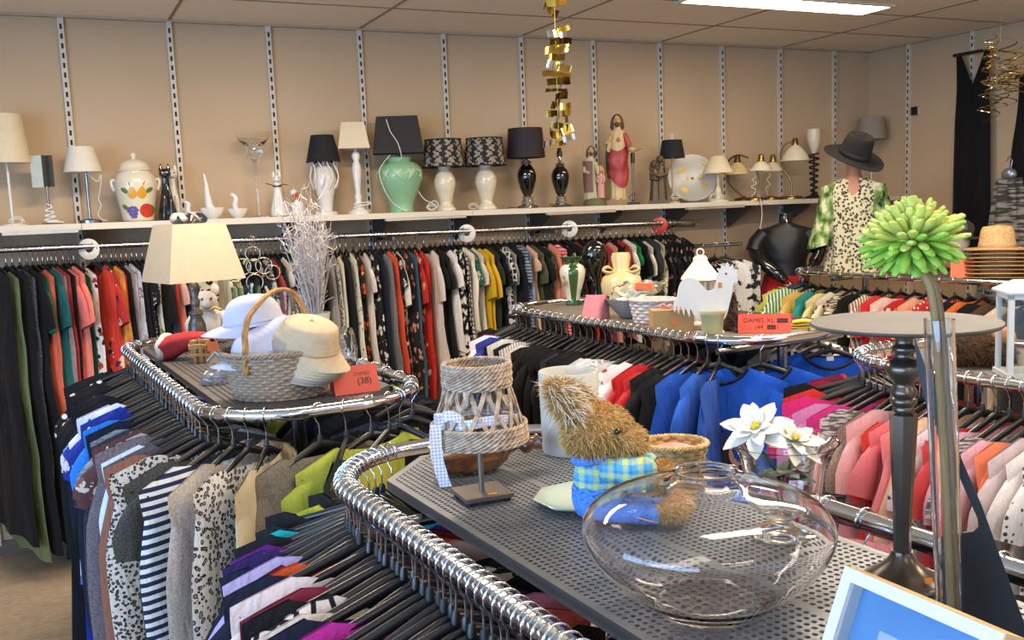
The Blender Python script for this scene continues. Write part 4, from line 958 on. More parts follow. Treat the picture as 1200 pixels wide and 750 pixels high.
# pair of cream lamps with damask shades
def damask():
    m, nt, b = _new('damask'); L = nt.links; tc = nt.nodes.new('ShaderNodeTexCoord'); sx = nt.nodes.new('ShaderNodeSeparateXYZ'); L.new(tc.outputs['Object'], sx.inputs[0])
    def ma(op, a, b_=None):
        n = nt.nodes.new('ShaderNodeMath'); n.operation = op
        for s, q in ((0, a), (1, b_)):
            if q is None: continue
            if isinstance(q, (int, float)): n.inputs[s].default_value = q
            else: L.new(q, n.inputs[s])
        return n.outputs[0]
    ang = ma('ARCTAN2', sx.outputs[1], sx.outputs[0]); u = ma('MULTIPLY', ang, 10.0); v = ma('MULTIPLY', sx.outputs[2], 95.0)
    w1 = ma('MULTIPLY', ma('SINE', ma('ADD', u, ma('MULTIPLY', ma('SINE', ma('MULTIPLY', v, 1.0)), 1.1))), ma('SINE', v))
    w2 = ma('MULTIPLY', ma('COSINE', ma('MULTIPLY', u, 2.0)), ma('COSINE', ma('MULTIPLY', v, 2.3)))
    no = _n(nt, 'ShaderNodeTexNoise', Scale=110.0, Detail=2.0); L.new(tc.outputs['Object'], no.inputs['Vector'])
    f = ma('ADD', ma('ADD', w1, ma('MULTIPLY', w2, .55)), ma('MULTIPLY', ma('SUBTRACT', no.outputs['Fac'], .5), 1.6))
    L.new(_ramp(nt, ma('ADD', ma('MULTIPLY', f, .5), .5), [(.50, '16110f'), (.56, '8f8475')]), b.inputs['Base Color']); b.inputs['Roughness'].default_value = .8; return m
DAM = damask()
for u, lb in ((523, 'left of the two cream baluster lamps with black damask shades'), (571, 'right of the two cream baluster lamps with black damask shades')):
    t, k, p = on_shelf('table_lamp', lb, 'lamp', u, group='pair of damask lamps')
    lat([(11.5, 0), (12, 2), (10.5, 4), (7, 8), (7.5, 12), (10.5, 22), (12.8, 31), (12.4, 37), (9.5, 43), (6.5, 47), (6.8, 50), (8, 52), (2, 52.5), (1.5, 60)], k, 30).build('lamp_base', CREAMG, t)
    mb = shade_round(21, 24.5, 82, 51, k, 40); mb.mat(1)
    for r_, z_ in ((21.2, 82), (24.7, 51)): mb.tube([(r_*k*math.cos(a), r_*k*math.sin(a), z_*k) for a in [2*PI*i/32 for i in range(32)]], .7*k, 6, closed=True)
    mb.build('lamp_shade', [DAM, SHADEB], t)
    cord_loops(t, k, coil(-16, 3, 6, 9, k, 5))
# black urn lamps
def urn(t, k, s):
    mb = MB()
    mb.lathe([(r*k*s, z*k*s) for r, z in [(4, 14), (5.5, 16), (8, 22), (10.6, 32), (11, 38), (9, 44), (5.6, 48), (4.6, 49.5)]], 24); mb.build('urn_body', BLACKG, t)
    mb = MB(); mb.lathe([(r*k*s, z*k*s) for r, z in [(12, 0), (12, 2), (8, 4), (6.5, 4.5)]], 4); mb.lathe([(r*k*s, z*k*s) for r, z in [(6.4, 4.4), (7.4, 8), (5.2, 9.5), (6.2, 12.5), (3.6, 14)]], 20); mb.build('silver_foot', plain('b8b2aa', .2, .9), t); mb = MB()
    mb.lathe([(r*k*s, z*k*s) for r, z in [(4.7, 49.4), (6.4, 51), (4, 53), (2, 54), (1.8, 60)]], 20); mb.build('silver_collar', plain('b8b2aa', .2, .9), t)
t, k, p = on_shelf('table_lamp', 'black and silver urn lamp with a dark purple drum shade', 'lamp', 619); urn(t, k, 1.03)
shade_round(20, 22.5, 92, 58, k).build('lamp_shade', SHADEP, t)
cord_loops(t, k, [(8, 2, 6), (-10, 1.5, 9), (-20, 2, 9), (-23, 1, 8)], .002, BLACKPL)
t, k, p = on_shelf('table_lamp', 'black and silver urn lamp base without any shade', 'lamp', 658); urn(t, k, .97)
lat([(2, 58), (3.4, 58.5), (3.4, 64), (2.4, 65), (2.4, 68), (1.6, 68.4)], k, 12).build('socket', BLACKPL, t)
cord_loops(t, k, [(-8, 3, 9), (-13, 5, 7), (-11, 2, 11), (2, 1.5, 13), (12, 2, 10), (14, 1, 9)], .002, BLACKPL)

# ---- statues
def robe_loops(mb, rows, seg=40, folds=9, amp=.06, ph=0.0):
    """rows: (z, cx, cy, rx, ry, foldamount)"""
    out = []
    for z, cx, cy, rx, ry, fa in rows:
        r = []
        for i in range(seg):
            a = 2*PI*i/seg; f = 1+fa*amp*math.sin(folds*a+ph+z*3)+fa*amp*.5*math.sin(folds*1.7*a+1+ph)
            r.append((cx+rx*f*math.cos(a), cy+ry*f*math.sin(a), z))
        out.append(r)
    mb.grid(out, True); mb.fan(out[0], True); mb.fan(out[-1])
def head(mb, c, r, skin, hair, beard=None, veil=False):
    x, y, z = c
    mb.mat(skin); mb.ball(c, (r*.78, r*.86, r*1.08), 16, 12); mb.ball((x, y-r*.86, z-r*.08), (r*.16, r*.24, r*.26), 8, 6)
    mb.mat(hair); mb.ball((x, y+r*.18, z+r*.22), (r*.92, r*.9, r*1.0), 16, 10)
    for q in (-1, 1): mb.tube([(x+q*r*.72, y+r*.05, z+r*.5), (x+q*r*.9, y+r*.1, z-r*.3), (x+q*r*1.0, y+r*.15, z-r*1.3), (x+q*r*.85, y+.2*r, z-r*1.9)], [r*.26, r*.32, r*.36, r*.12], 8)
    if beard is not None: mb.mat(beard); mb.ball((x, y-r*.5, z-r*.78), (r*.5, r*.42, r*.55), 10, 8)
    mb.mat(hair)
    for q in (-1, 1): mb.ball((x+q*r*.3, y-r*.78, z+r*.12), (r*.14, r*.08, r*.05), 8, 4)
def hand(mb, c, d, s, up=(0, 0, 1)):
    """small open hand: palm and five fingers along d"""
    d = Vector(d).normalized(); w = d.cross(Vector(up)).normalized(); c = Vector(c)
    mb.tube([c-d*s*.3, c+d*s*.2, c+d*s*.45], [s*.2, s*.27, s*.24], 8, flat=.5, up=tuple(w))
    for i, l in enumerate((.42, .5, .46, .36)):
        b_ = c+d*s*.42+w*s*(.19-.125*i); mb.tube([b_, b_+d*s*l*.55-Vector(up)*s*.02, b_+d*s*l-Vector(up)*s*.12], [s*.075, s*.065, s*.04], 6)
    b_ = c+w*s*.22; mb.tube([b_, b_+(d*.5+w*.7)*s*.3, b_+(d*.9+w*.7)*s*.45], [s*.085, s*.07, s*.045], 6)
# big painted statue in a red mantle
t, k, p = on_shelf('statue', 'large painted statue of a bearded man in red mantle with one arm held out', 'statue', 726)
K = k
mb = MB(); mb.box((-15*K, -11*K, 0), (13*K, 11*K, 6*K)); mb.mat(1)
robe_loops(mb, [(6*K, -1*K, 0, 10.5*K, 8*K, 1.2), (12*K, -1*K, 0, 9.5*K, 7.5*K, 1.2), (30*K, -1*K, 0, 10*K, 7.5*K, 1), (50*K, 0, 0, 10.5*K, 7.5*K, .6), (68*K, 0, 0, 10*K, 7*K, .4), (80*K, 0, 0, 10.5*K, 6.2*K, .2), (85*K, 0, 0, 8*K, 5*K, .1), (88*K, 0, -.5*K, 3.6*K, 3.4*K, 0), (91*K, 0, -.8*K, 3*K, 3*K, 0)], 44, 10, .05)
mb.mat(2)                                       # red mantle wrapped over the front in slanting folds
rows = []
for j in range(15):
    f = j/14; r_ = []
    for i in range(25):
        g = i/24; a = math.radians(-215+g*250); top = 82-34*(1-abs(2*g-1.0))*.0
        ztop = 62+22*abs(2*g-1)**1.6; zbot = 30-10*math.cos((g-.62)*5.2)
        z = ztop+(zbot-ztop)*f; fo = 1+.075*math.sin(13*f+5*g)+.05*math.sin(22*g+4*f)
        r_.append((11.2*K*fo*math.cos(a), 8.6*K*fo*math.sin(a)-.6*K, z*K))
    rows.append(r_)
mb.grid(rows)
mb.mat(3)                                       # green lining falling behind the left side
rows = []
for j in range(12):
    f = j/11; r_ = []
    for i in range(13):
        g = i/12; a = math.radians(100+g*115); z = 83-52*f
        fo = 1+.06*math.sin(9*g+3*f); r_.append((-1.5*K+(9+3.5*math.sin(f*2.6))*K*fo*math.cos(a), 1*K+7*K*fo*math.sin(a), z*K))
    rows.append(r_)
mb.grid(rows)
mb.mat(1); mb.tube([(-8*K, -1*K, 82*K), (-12*K, -3*K, 70*K), (-10.5*K, -6*K, 64*K), (-9*K, -8.5*K, 72*K)], [3.4*K, 3.4*K, 3*K, 2.2*K], 10)
mb.mat(2); mb.tube([(7*K, -1*K, 82*K), (12*K, -3*K, 70*K), (14*K, -5*K, 64*K)], [3.6*K, 4*K, 3.6*K], 10); mb.mat(1); mb.tube([(13*K, -4.5*K, 65*K), (19*K, -8*K, 62*K)], [3*K, 2.6*K], 10)
mb.mat(4); mb.tube([(18*K, -7.6*K, 62.3*K), (22*K, -9*K, 62.6*K)], [1.5*K, 1.2*K], 8); hand(mb, (24*K, -9.6*K, 63*K), (1, -.3, .25), 7.5*K); hand(mb, (-8.6*K, -9*K, 76*K), (0, -.15, 1), 7*K, (0, 1, 0))
mb.mat(6); mb.ball((1*K, -7.2*K, 75*K), (2.2*K, 1*K, 2.6*K), 12, 8); mb.mat(1)
head(mb, (0, -2*K, 97.5*K), 6.2*K, 4, 5, 5)
mb.mat(4)
for q in (-5, 3): mb.ball((q*K, -7.5*K, 7*K), (2.2*K, 4*K, 1.6*K), 8, 6)
mb.build('statue_body', [plain('8f7355', .6), plain('d9bd88', .5), plain('a83a38', .45), plain('35402c', .5), plain('cf9f72', .5), plain('523420', .55), plain('b0622c', .4)], t, angle=1.2)
# statue of a man with a child
t, k, p = on_shelf('statue', 'painted statue of a bearded man in brown robe with a child at his side', 'statue', 697)
K = k; mb = MB(); mb.lathe([(13*K, 0), (13*K, 3*K), (12*K, 6*K), (9*K, 9*K)], 24, sy=.7); mb.mat(1)
robe_loops(mb, [(8*K, -3*K, 0, 8*K, 6*K, 1), (20*K, -3.5*K, 0, 7*K, 5.5*K, 1), (38*K, -4*K, 0, 7.4*K, 5.2*K, .6), (50*K, -4*K, 0, 7.6*K, 4.6*K, .3), (55*K, -3.5*K, 0, 5*K, 3.6*K, .1), (58*K, -3*K, 0, 2*K, 2*K, 0)], 32, 8, .06)
mb.mat(2); rows = []
for j in range(10):
    f = j/9; r_ = []
    for i in range(15):
        g = i/14; a = math.radians(-260+g*190); z = 52-36*f; r_.append((-3.8*K+8.3*K*(1+.07*math.sin(14*g+5*f))*math.cos(a), -.4*K+6.6*K*(1+.07*math.sin(14*g))*math.sin(a), z*K))
    rows.append(r_)
mb.grid(rows)
mb.mat(1); mb.tube([(-9*K, -1*K, 50*K), (-10.5*K, -4*K, 40*K), (-5*K, -8*K, 38*K)], [2.4*K, 2.6*K, 2*K], 8); mb.tube([(2*K, -1*K, 50*K), (4.4*K, -4*K, 42*K), (5*K, -6*K, 36*K)], [2.4*K, 2.4*K, 1.8*K], 8)
mb.mat(3); hand(mb, (-3.5*K, -8.6*K, 38*K), (1, -.2, .2), 4.4*K); hand(mb, (5.4*K, -6.6*K, 34*K), (.2, -.2, -1), 4*K, (0, 1, 0))
head(mb, (-2.4*K, -1.2*K, 64*K), 4.6*K, 3, 4, 4)
mb.mat(5); robe_loops(mb, [(9*K, 8*K, -2*K, 4.4*K, 3.6*K, 1), (18*K, 8*K, -2*K, 4*K, 3.2*K, .8), (30*K, 8*K, -2*K, 4.2*K, 3*K, .4), (36*K, 8*K, -2*K, 3.2*K, 2.4*K, .1), (38*K, 8*K, -2*K, 1.4*K, 1.4*K, 0)], 24, 7, .07)
for q in (-1, 1): mb.tube([(8*K+q*3.4*K, -2*K, 35*K), (8*K+q*4.6*K, -4*K, 29*K), (8*K+q*2.4*K, -6*K, 26*K)], [1.5*K, 1.5*K, 1*K], 8)
mb.mat(3); head(mb, (8*K, -2.6*K, 42*K), 3.7*K, 3, 6)
mb.build('statue_body', [plain('5a5a34', .6), plain('b8b08e', .5), plain('6e4630', .5), plain('d0a078', .5), plain('54361f', .55), plain('d49a8c', .5), plain('c89a62', .5)], t, angle=1.2)
# plain metal lamp rod
t, k, p = on_shelf('lamp_stand', 'thin grey metal lamp rod with black socket between the two statues', 'lamp', 743, 4.97)
MB().box((-7*k, -6*k, 0), (7*k, 6*k, 3*k)).build('foot', plain('2b2623', .4, .4), t, smooth=False)
lat([(1.2, 3), (1.2, 52)], k, 10).build('rod', plain('6d6862', .3, .8), t); lat([(2.4, 48), (2.4, 59), (1.6, 60)], k, 12).build('socket', BLACKPL, t)
cord_loops(t, k, [(0, 4, 3), (-5, 8, 4), (0, 13, 4), (4, 8, 4), (-3, 3, 5), (3, 2, 5)], .0018, BLACKPL)
# dark embracing couple
t, k, p = on_shelf('statue', 'dark bronze statuette of two embracing figures', 'statue', 772, 4.985)
K = k; mb = MB(); mb.box((-12*K, -8*K, 0), (12*K, 8*K, 4*K))
robe_loops(mb, [(4*K, -4*K, -1*K, 6.6*K, 6*K, 1), (18*K, -3.6*K, -1*K, 5.4*K, 5*K, .8), (30*K, -3.4*K, -1*K, 5*K, 4.6*K, .4), (38*K, -4*K, -1*K, 4.4*K, 3.8*K, .1), (41*K, -4*K, -1*K, 2*K, 2*K, 0)], 24, 6, .07)
robe_loops(mb, [(4*K, 4*K, 1*K, 6.6*K, 6*K, 1), (20*K, 3.6*K, 1*K, 5.6*K, 5*K, .8), (36*K, 3.6*K, 1*K, 5.8*K, 4.6*K, .4), (43*K, 3.4*K, 1*K, 4.6*K, 3.8*K, .1), (46*K, 3*K, 1*K, 2*K, 2*K, 0)], 24, 6, .07, 1.0)
mb.tube([(8*K, -1*K, 41*K), (9.5*K, -5*K, 34*K), (2*K, -7.5*K, 32*K), (-3*K, -7*K, 34*K)], [2.2*K, 2.4*K, 2*K, 1.6*K], 8); mb.tube([(-8*K, -2*K, 36*K), (-8*K, -6*K, 29*K), (0, -8*K, 28*K)], [2*K, 2.2*K, 1.6*K], 8)
hand(mb, (-4.5*K, -7.2*K, 34.6*K), (-1, .1, .2), 4.4*K); hand(mb, (1.5*K, -8*K, 28.4*K), (1, 0, .2), 4.4*K)
head(mb, (-4.6*K, -2*K, 45.5*K), 4.2*K, 0, 0); head(mb, (2.6*K, -.5*K, 51*K), 4.4*K, 0, 0)
mb.build('statue_body', plain('55432f', .4, .2, .2, 30), t, angle=1.2)
# small lamp, black shade
t, k, p = on_shelf('table_lamp', 'slim pale lamp with small black shade and coiled white cord', 'lamp', 789, 5.03)
lat([(8, 0), (8, 2), (1.4, 3), (1.3, 56)], k, 14).build('stem', plain('b9a98c', .4), t); shade_round(11.5, 15, 73, 52, k).build('lamp_shade', SHADEB, t)
mb = MB()
for q in (-1.2, 1.2): mb.tube([(q*k, 0, 72*k), (q*k, 0, 80*k)], .6*k, 6)
mb.build('candle_pin', WHITEG, t)
cord_loops(t, k, coil(3, 6, 6, 10, k, 5))
# frosted plate with yellow dots leaning on the wall
p = spt(812, 5.125); k = kpx(p); t = thing('glass_plate', 'large round frosted glass plate with yellow spots leaning on the wall', 'plate', p, -.5)
mb = MB(); R = 29*k
prof = [(.01, 0), (R*.6, .01*R), (R*.97, .1*R), (R, .13*R), (R*.985, .155*R), (R*.6, .06*R), (.01, .05*R)]
mb.lathe(prof, 44, cap=False); mb.mat(1)
for i, (a, rr, s) in enumerate(((2.4, .55, .13), (.9, .8, .1), (4.1, .62, .15), (5.6, .55, .11), (.1, .3, .08), (3.2, .2, .07))):
    c = (rr*R*math.cos(a), rr*R*math.sin(a)); n_ = 14
    mb.v += [(c[0]+s*R*math.cos(2*PI*j/n_), c[1]+s*R*math.sin(2*PI*j/n_), (.062+max(0, rr-.6)*.24)*R+.002) for j in range(n_)]; b_ = len(mb.v)-n_; mb._addf([tuple(range(b_, b_+n_))])
m_, nt, b = _new('frost'); b.inputs['Base Color'].default_value = (.86, .88, .84, 1); b.inputs['Roughness'].default_value = .25; b.inputs['Transmission Weight'].default_value = .7
o = mb.build('plate', [m_, plain('dcae1c', .3)], t); o.rotation_euler = (PI/2-.33, 0, 0); o.location = (0, 0, R*.955)
# desk lamps
OPAL = plain('f0e4c6', .3, 0, .03, 20, .2); OPALY = plain('ecd39a', .3, 0, .03, 20, .2)
t, k, p = on_shelf('table_lamp', 'short lamp with cream cone shade next to the frosted plate', 'lamp', 842, 4.99)
lat([(12, 0), (12, 2), (4, 4), (3.6, 14), (2, 17), (1.6, 36)], k, 18).build('stem', plain('e2d6bd', .3), t); shade_round(8, 18.5, 53, 33, k).build('lamp_shade', SHADEC, t)
cord_loops(t, k, coil(-2, 4, 9, 10, k, 8))
def bell(rt, rb_, h): return [(rb_, -h), (rb_*.88, -h*.72), (rb_*.62, -h*.35), (rt*1.4, -h*.1), (rt, 0), (rt-.6, -.4), (rb_*.56, -h*.36), (rb_*.84, -h*.73), (rb_-.7, -h)]
def swan_lamp(label, u, y, arm, top, sh, shcol, base, cordpts, metal=None, foot=11):
    t, k, p = on_shelf('desk_lamp', label, 'lamp', u, y, 'swan-neck desk lamps'); metal = metal or BRASS
    mb = lat([(foot, 0), (foot, 2.4), (foot-2, 3.6), (2, 4.4), (1.6, 6)], k, 22); mb.build('foot', metal, t)
    MB().tube(spline([(a*k, -c*k, b_*k) for a, b_, c in arm], 8), 1.1*k, 8).build('arm', metal, t)
    x, z, d = top
    mb = MB(); mb.lathe([(2*k, 8*k), (3.4*k, 6.5*k), (3.6*k, 2*k), (4.6*k, .5*k), (4.2*k, -1*k)], 16, (x*k, -d*k, z*k)); mb.build('cap', metal, t)
    MB().lathe([(r*k, q*k) for r, q in bell(*sh)], 28, (x*k, -d*k, z*k), cap=False).build('lamp_shade', shcol, t)
    if cordpts: cord_loops(t, k, cordpts, .0024)
swan_lamp('desk lamp with dark curved arm and amber glass shade beside the cream cone lamp', 872, 5.13, [(0, 4, 0), (-16, 20, 0), (-18, 38, 0), (-16, 48, 2), (-6, 53, 4), (6, 49, 5)], (-7, 45, 5), (3.6, 14, 14), OPALY, 0, None, plain('5f4730', .35, .8))
swan_lamp('middle desk lamp with white bell glass shade and cord hanging over the shelf', 884, 4.97, [(0, 4, 0), (5, 22, 0), (4, 32, 1), (1, 40, 3)], (8, 45, 5), (3.6, 13, 11), OPAL, 0, [(-3, 4, 6), (2, 12, 5), (-3, 16, 5), (3, 20, 5), (-2, 24, 5), (2, 28, 5), (-6, 38, 5)])
swan_lamp('small desk lamp with white bell glass shade standing behind the others', 903, 5.10, [(-3, 4, 0), (-1, 18, 0), (-4, 28, 0), (0, 44, 0)], (3, 44, 2), (3.4, 11.5, 11), OPAL, 0, [(-2, 5, 4), (-5, 14, 4), (0, 18, 4), (-4, 24, 4), (0, 28, 3), (-5, 34, 3)])
swan_lamp('largest desk lamp with tall brass arm and wide white glass shade', 927, 5.06, [(0, 4, 0), (0, 20, 0), (-8, 36, 0), (-11, 52, 1), (-7, 63, 3), (2, 66, 5)], (5, 62, 7), (4, 16.5, 18), OPAL, 0, [(-8, 2, 9), (0, 4, 11), (8, 2, 9), (-9, 1.2, 9)], foot=14)
t = thing('power_cord', 'white lamp cord hanging down over the shelf edge above the black mannequin', 'cord', (0, 0, 0))
pp = [ony(888, 225, 5.0), ony(891, 236, 4.905), ony(893, 252, 4.90), ony(890, 272, 4.90)]; pp[1].z = shelf_z(pp[1].x)+.004
MB().tube(spline(pp, 8), .003, 6).build('cord', WHITECORD, t); q = pp[-1]
mb = MB(); mb.box((q.x-.012, q.y-.008, q.z-.03), (q.x+.012, q.y+.008, q.z)); mb.build('plug', WHITECORD, t, smooth=False)
# spiral lamp
t, k, p = on_shelf('table_lamp', 'dark spiral wire lamp with a cream tulip glass shade', 'lamp', 954)
lat([(12, 0), (11, 2), (5, 4), (1.3, 8), (1.1, 54)], k, 18).build('stem', plain('241d1a', .5, .3), t)
MB().tube([((3.5+2.8*(i/70))*k*math.cos(i*.62), (3.5+2.8*(i/70))*k*math.sin(i*.62), (6+46*i/70)*k) for i in range(71)], 1.0*k, 6).build('spiral', plain('1d1715', .4, .4), t)
lat([(3.2, 52), (4.6, 57), (7.6, 66), (8, 74), (7, 80), (6.4, 80), (7.2, 74), (6.9, 66.5), (3.6, 57)], k, 24, cap=False).build('lamp_shade', OPAL, t)
# corner lamp
t, k, p = on_shelf('table_lamp', 'lamp with plain grey tapered shade on a thin pole in the room corner', 'lamp', 1021, 5.08)
lat([(10, 0), (10, 1.6), (1.3, 2.4), (1.2, 66)], k, 16).build('pole', plain('b8aa98', .4, .5), t); shade_round(14, 17.5, 91, 66, k).build('lamp_shade', plain('8f8377', .85, 0, .03, 60), t)
# sensor on the right wall
p = onx(1074, 130, WALLX); t = thing('wall_sensor', 'small black and white sensor box on the right wall', 'sensor', p, 0)
MB().box((-.012, -.022, -.03), (0, .022, .03)).build('back_plate', plain('d8d2c8', .5), t, smooth=False); MB().box((-.035, -.02, -.028), (-.012, .016, .027)).build('housing', BLACKPL, t, smooth=False)
# ---------------------------------------------------------------- things on the rack tops
ZT = RZ+.0008; ZC = RZ-.0015+.0008
def on_deck(name, label, cat, u, v, z=None, group=None, turn=0.0):
    p = onz(u, v, z or ZC); t = thing(name, label, cat, p, -math.atan2(p.x, p.y)+turn, group); return t, kpx(p), p
def zat(p, v):
    lo, hi = 0, 1.5
    for _ in range(40):
        m_ = (lo+hi)/2
        if proj((p.x, p.y, p.z+m_))[1] > v: lo = m_
        else: hi = m_
    return lo
STICK = plain('e8892a', .6)
def sticker(t, x, y, z, w=.012, h=.007, tilt=0, mat=None):
    o = MB().box((-w/2, -.0004, -h/2), (w/2, .0004, h/2)).build('price_sticker', mat or STICK, t, smooth=False); o.location = (x, y, z); o.rotation_euler = tilt if isinstance(tilt, tuple) else (tilt, 0, 0); o['label'] = 'orange price sticker'; return o
def weave(r0, r1, h, rows, seg, amp, sy=1.0, bulge=0.0, z0=0.0):
    """woven wall: each round is one cane passing in front of and behind the stakes"""
    mb = MB(); ns = seg//4; hh = h/rows
    for j in range(rows):
        f = (j+.5)/rows; r = r0+(r1-r0)*f+bulge*math.sin(f*PI); pts = []
        for i in range(ns*4):
            a = 2*PI*i/(ns*4); d = amp*math.sin(a*ns/2*1.0+PI*j) if ns % 2 == 0 else amp*math.sin(a*(ns//2)+PI*j)
            pts.append(((r+d)*math.cos(a), (r+d)*sy*math.sin(a), z0+h*f))
        mb.tube(pts, hh*.56, 6, closed=True, flat=.7, up=(0, 0, 1))
    inner = [[((r0+(r1-r0)*f-.002)*math.cos(2*PI*i/seg), (r0+(r1-r0)*f-.002)*sy*math.sin(2*PI*i/seg), z0+h*f) for i in range(seg)] for f in (1, .5, .02)]
    mb.grid(inner, True); mb.fan(inner[-1]); return mb
def braid(mb, ring, r, n=3, turns=14):
    m_ = len(ring)
    for s in range(n):
        pts = []
        for i in range(m_):
            p = Vector(ring[i]); q = Vector(ring[(i+1) % m_])-Vector(ring[i-1]); q.normalize(); up = Vector((0, 0, 1)); sd = q.cross(up)
            a = 2*PI*turns*i/m_+2*PI*s/n; pts.append(p+sd*(r*.8*math.cos(a))+up*(r*.8*math.sin(a)))
        mb.tube(pts, r*.62, 6, closed=True)
def tent_card(t, w, h, d, mat, M0=None):
    mb = MB(); th = .0006
    for s in (-1, 1):
        b_ = len(mb.v); mb.v += [(-w/2, s*d, 0), (w/2, s*d, 0), (w/2, s*.0004, h), (-w/2, s*.0004, h)]; mb._addf([(b_, b_+1, b_+2, b_+3)])
    return mb.build('card', mat, t, smooth=False)

# ---- rack A
# wicker basket with handle
t, k, p = on_deck('wicker_basket', 'grey-brown wicker basket with arched handle filled with caps', 'basket', 330, 462)
BW = wicker_mat('7d6854', 'a8937c', 160); H = zat(p, 409)
weave(51*k, 64*k, H, 15, 184, .0034, .86).build('basket_body', BW, t)
mb = MB(); braid(mb, [(64.5*k*math.cos(2*PI*i/120), 64.5*k*.86*math.sin(2*PI*i/120), H) for i in range(120)], .0055, 3, 26); mb.build('rim', BW, t)
HB = wicker_mat('8a6238', 'b98e56', 50); mb = MB()
hp = spline([(-36*k, -44*k, H*.62), (-36*k, -44*k, H*1.05), (-30*k, -36*k, H+42*k), (0, 0, H+68*k), (26*k, 32*k, H+56*k), (40*k, 44*k, H), (40*k, 44*k, H*.7)], 10)
for s in range(3): mb.tube([q+Vector((.004*math.cos(i*.35+s*2.09), .004*math.sin(i*.35+s*2.09), 0)) for i, q in enumerate(hp)], .0048, 7)
mb.build('handle', HB, t); BASK = (p, k, H, -math.atan2(p.x, p.y))
# caps
def cap_parts(kind):
    """crown open below and brim reaching along +x"""
    mb = MB(); a_, b_, h = .088, .076, (.088 if kind == 'ball' else .078)
    rows = []
    for j in range(9):
        f = j/8
        if kind == 'ball': rr = math.cos(f*PI/2)**.62 if f < 1 else 0; z = h*math.sin(f*PI/2)
        else: rr = (1.0-.16*f) if f < .62 else .90-.90*((f-.62)/.38)**2.0; z = h*.84*f/.62 if f < .62 else h*(.84+.16*math.sin((f-.62)/.38*PI/2))
        rows.append([(a_*rr*math.cos(2*PI*i/36)*(1+.012*math.cos(6*2*PI*i/36)), b_*rr*math.sin(2*PI*i/36), z) for i in range(36)])
    mb.grid(rows, True)
    c = mb
    m2 = MB(); rows = []
    for lay in (0, .0022):
        for j in range(5):
            f = j/4; r = []
            for i in range(19):
                g = -1+2*i/18; a = g*1.12
                x0, y0 = a_*math.cos(a), b_*math.sin(a); ext = .068*math.cos(g*PI/2)**.6
                r.append((x0+ext*f, y0*(1+.10*f*(1-abs(g))), .004+lay-.018*(g*g)*f-.014*f*f))
            rows.append(r if lay == 0 else r)
    m2.grid(rows[:5]); m2.grid([r[::-1] for r in rows[5:]])
    return c, m2
CAPM = {}
def cap(kind, mat, label, group, M, seam=None):
    key = (kind, mat.name)
    if key not in CAPM:
        c, m2 = cap_parts(kind); a = c.build('crown', mat); b_ = m2.build('brim', mat); CAPM[key] = (a.data, b_.data)
        s = MB(); 
        h = .078 if kind != 'ball' else .088
        s.ball((0, 0, h), .0055, 10, 6)
        s.tube([(.0895*math.cos(2*PI*i/40), .0775*math.sin(2*PI*i/40), .012) for i in range(40)], .0016, 6, closed=True); q = s.build('band', mat); CAPM[key] += (q.data,)
        for o in (a, b_, q): bpy.data.objects.remove(o)
    e = thing('baseball_cap' if kind == 'ball' else 'army_cap', label, 'cap', group=group); e.matrix_world = M
    for nm, me in zip(('crown', 'brim', 'band'), CAPM[key]):
        o = bpy.data.objects.new(nm, me); C.objects.link(o); o.parent = e
    return e
CAPW = plain('cdcddd', .85, 0, .03, 60); CAPB = plain('c3ad8c', .85, 0, .06, 60); CAPB2 = plain('9c8f80', .85, 0, .06, 60)
bp, bk, bh, brz = BASK
B0 = Matrix.Translation(bp) @ Matrix.Rotation(brz, 4, 'Z')
ordn = ['bottom', 'second', 'third', 'fourth', 'fifth', 'sixth', 'seventh']
for i in range(6):
    M = B0 @ Matrix.Translation((-.050+.0155*i, -.016+.003*i, bh-.016+.0062*i)) @ Matrix.Rotation(math.radians(186-2*i), 4, 'Z') @ Matrix.Rotation(.16-.10, 4, 'Y') @ Matrix.Scale(.80, 4)
    cap('ball', CAPW, f'white cotton cap nested in the basket, {ordn[i]} of the white stack from the left', 'white caps nested in the basket', M)
cap('ball', CAPW, 'white cotton cap lying on top of the heap in the basket, brim to the left', 'white caps nested in the basket', B0 @ Matrix.Translation((-.058, .045, bh+.066)) @ Matrix.Rotation(math.radians(190), 4, 'Z') @ Matrix.Rotation(.10, 4, 'Y') @ Matrix.Scale(.88, 4))
for i in range(6):
    M = B0 @ Matrix.Translation((.028+.0095*i, -.012-.006*i, bh-.030+.0066*i)) @ Matrix.Rotation(math.radians(-56), 4, 'Z') @ Matrix.Rotation(.30, 4, 'Y') @ Matrix.Scale(.97, 4)
    cap('army', CAPB if i > 1 else CAPB2, f'{"beige" if i > 1 else "grey-beige"} flat-topped cap in the basket, {ordn[i]} of the beige stack', 'beige caps nested in the basket', M)
# tent card
t, k, p = on_deck('tent_card', 'red folded card sign on the left rack beside the basket', 'sign', 416, 459, turn=.30)
REDC = plain('e0533f', .25, 0, .04, 20, .3)
h = zat(p, 428); tent_card(t, 54*k, h, 12*k, REDC)
M = Matrix.Translation((10*k, -7.4*k, h*.42)) @ Matrix.Rotation(math.atan2(h, 12*k), 4, 'X')
text_mesh('lettering', '(38)', .024, plain('30211d', .7), t, M); text_mesh('lettering', 'DAMES', .014, plain('7a3a30', .7), t, Matrix.Translation((8*k, -4.2*k, h*.68)) @ Matrix.Rotation(math.atan2(h, 12*k), 4, 'X'))
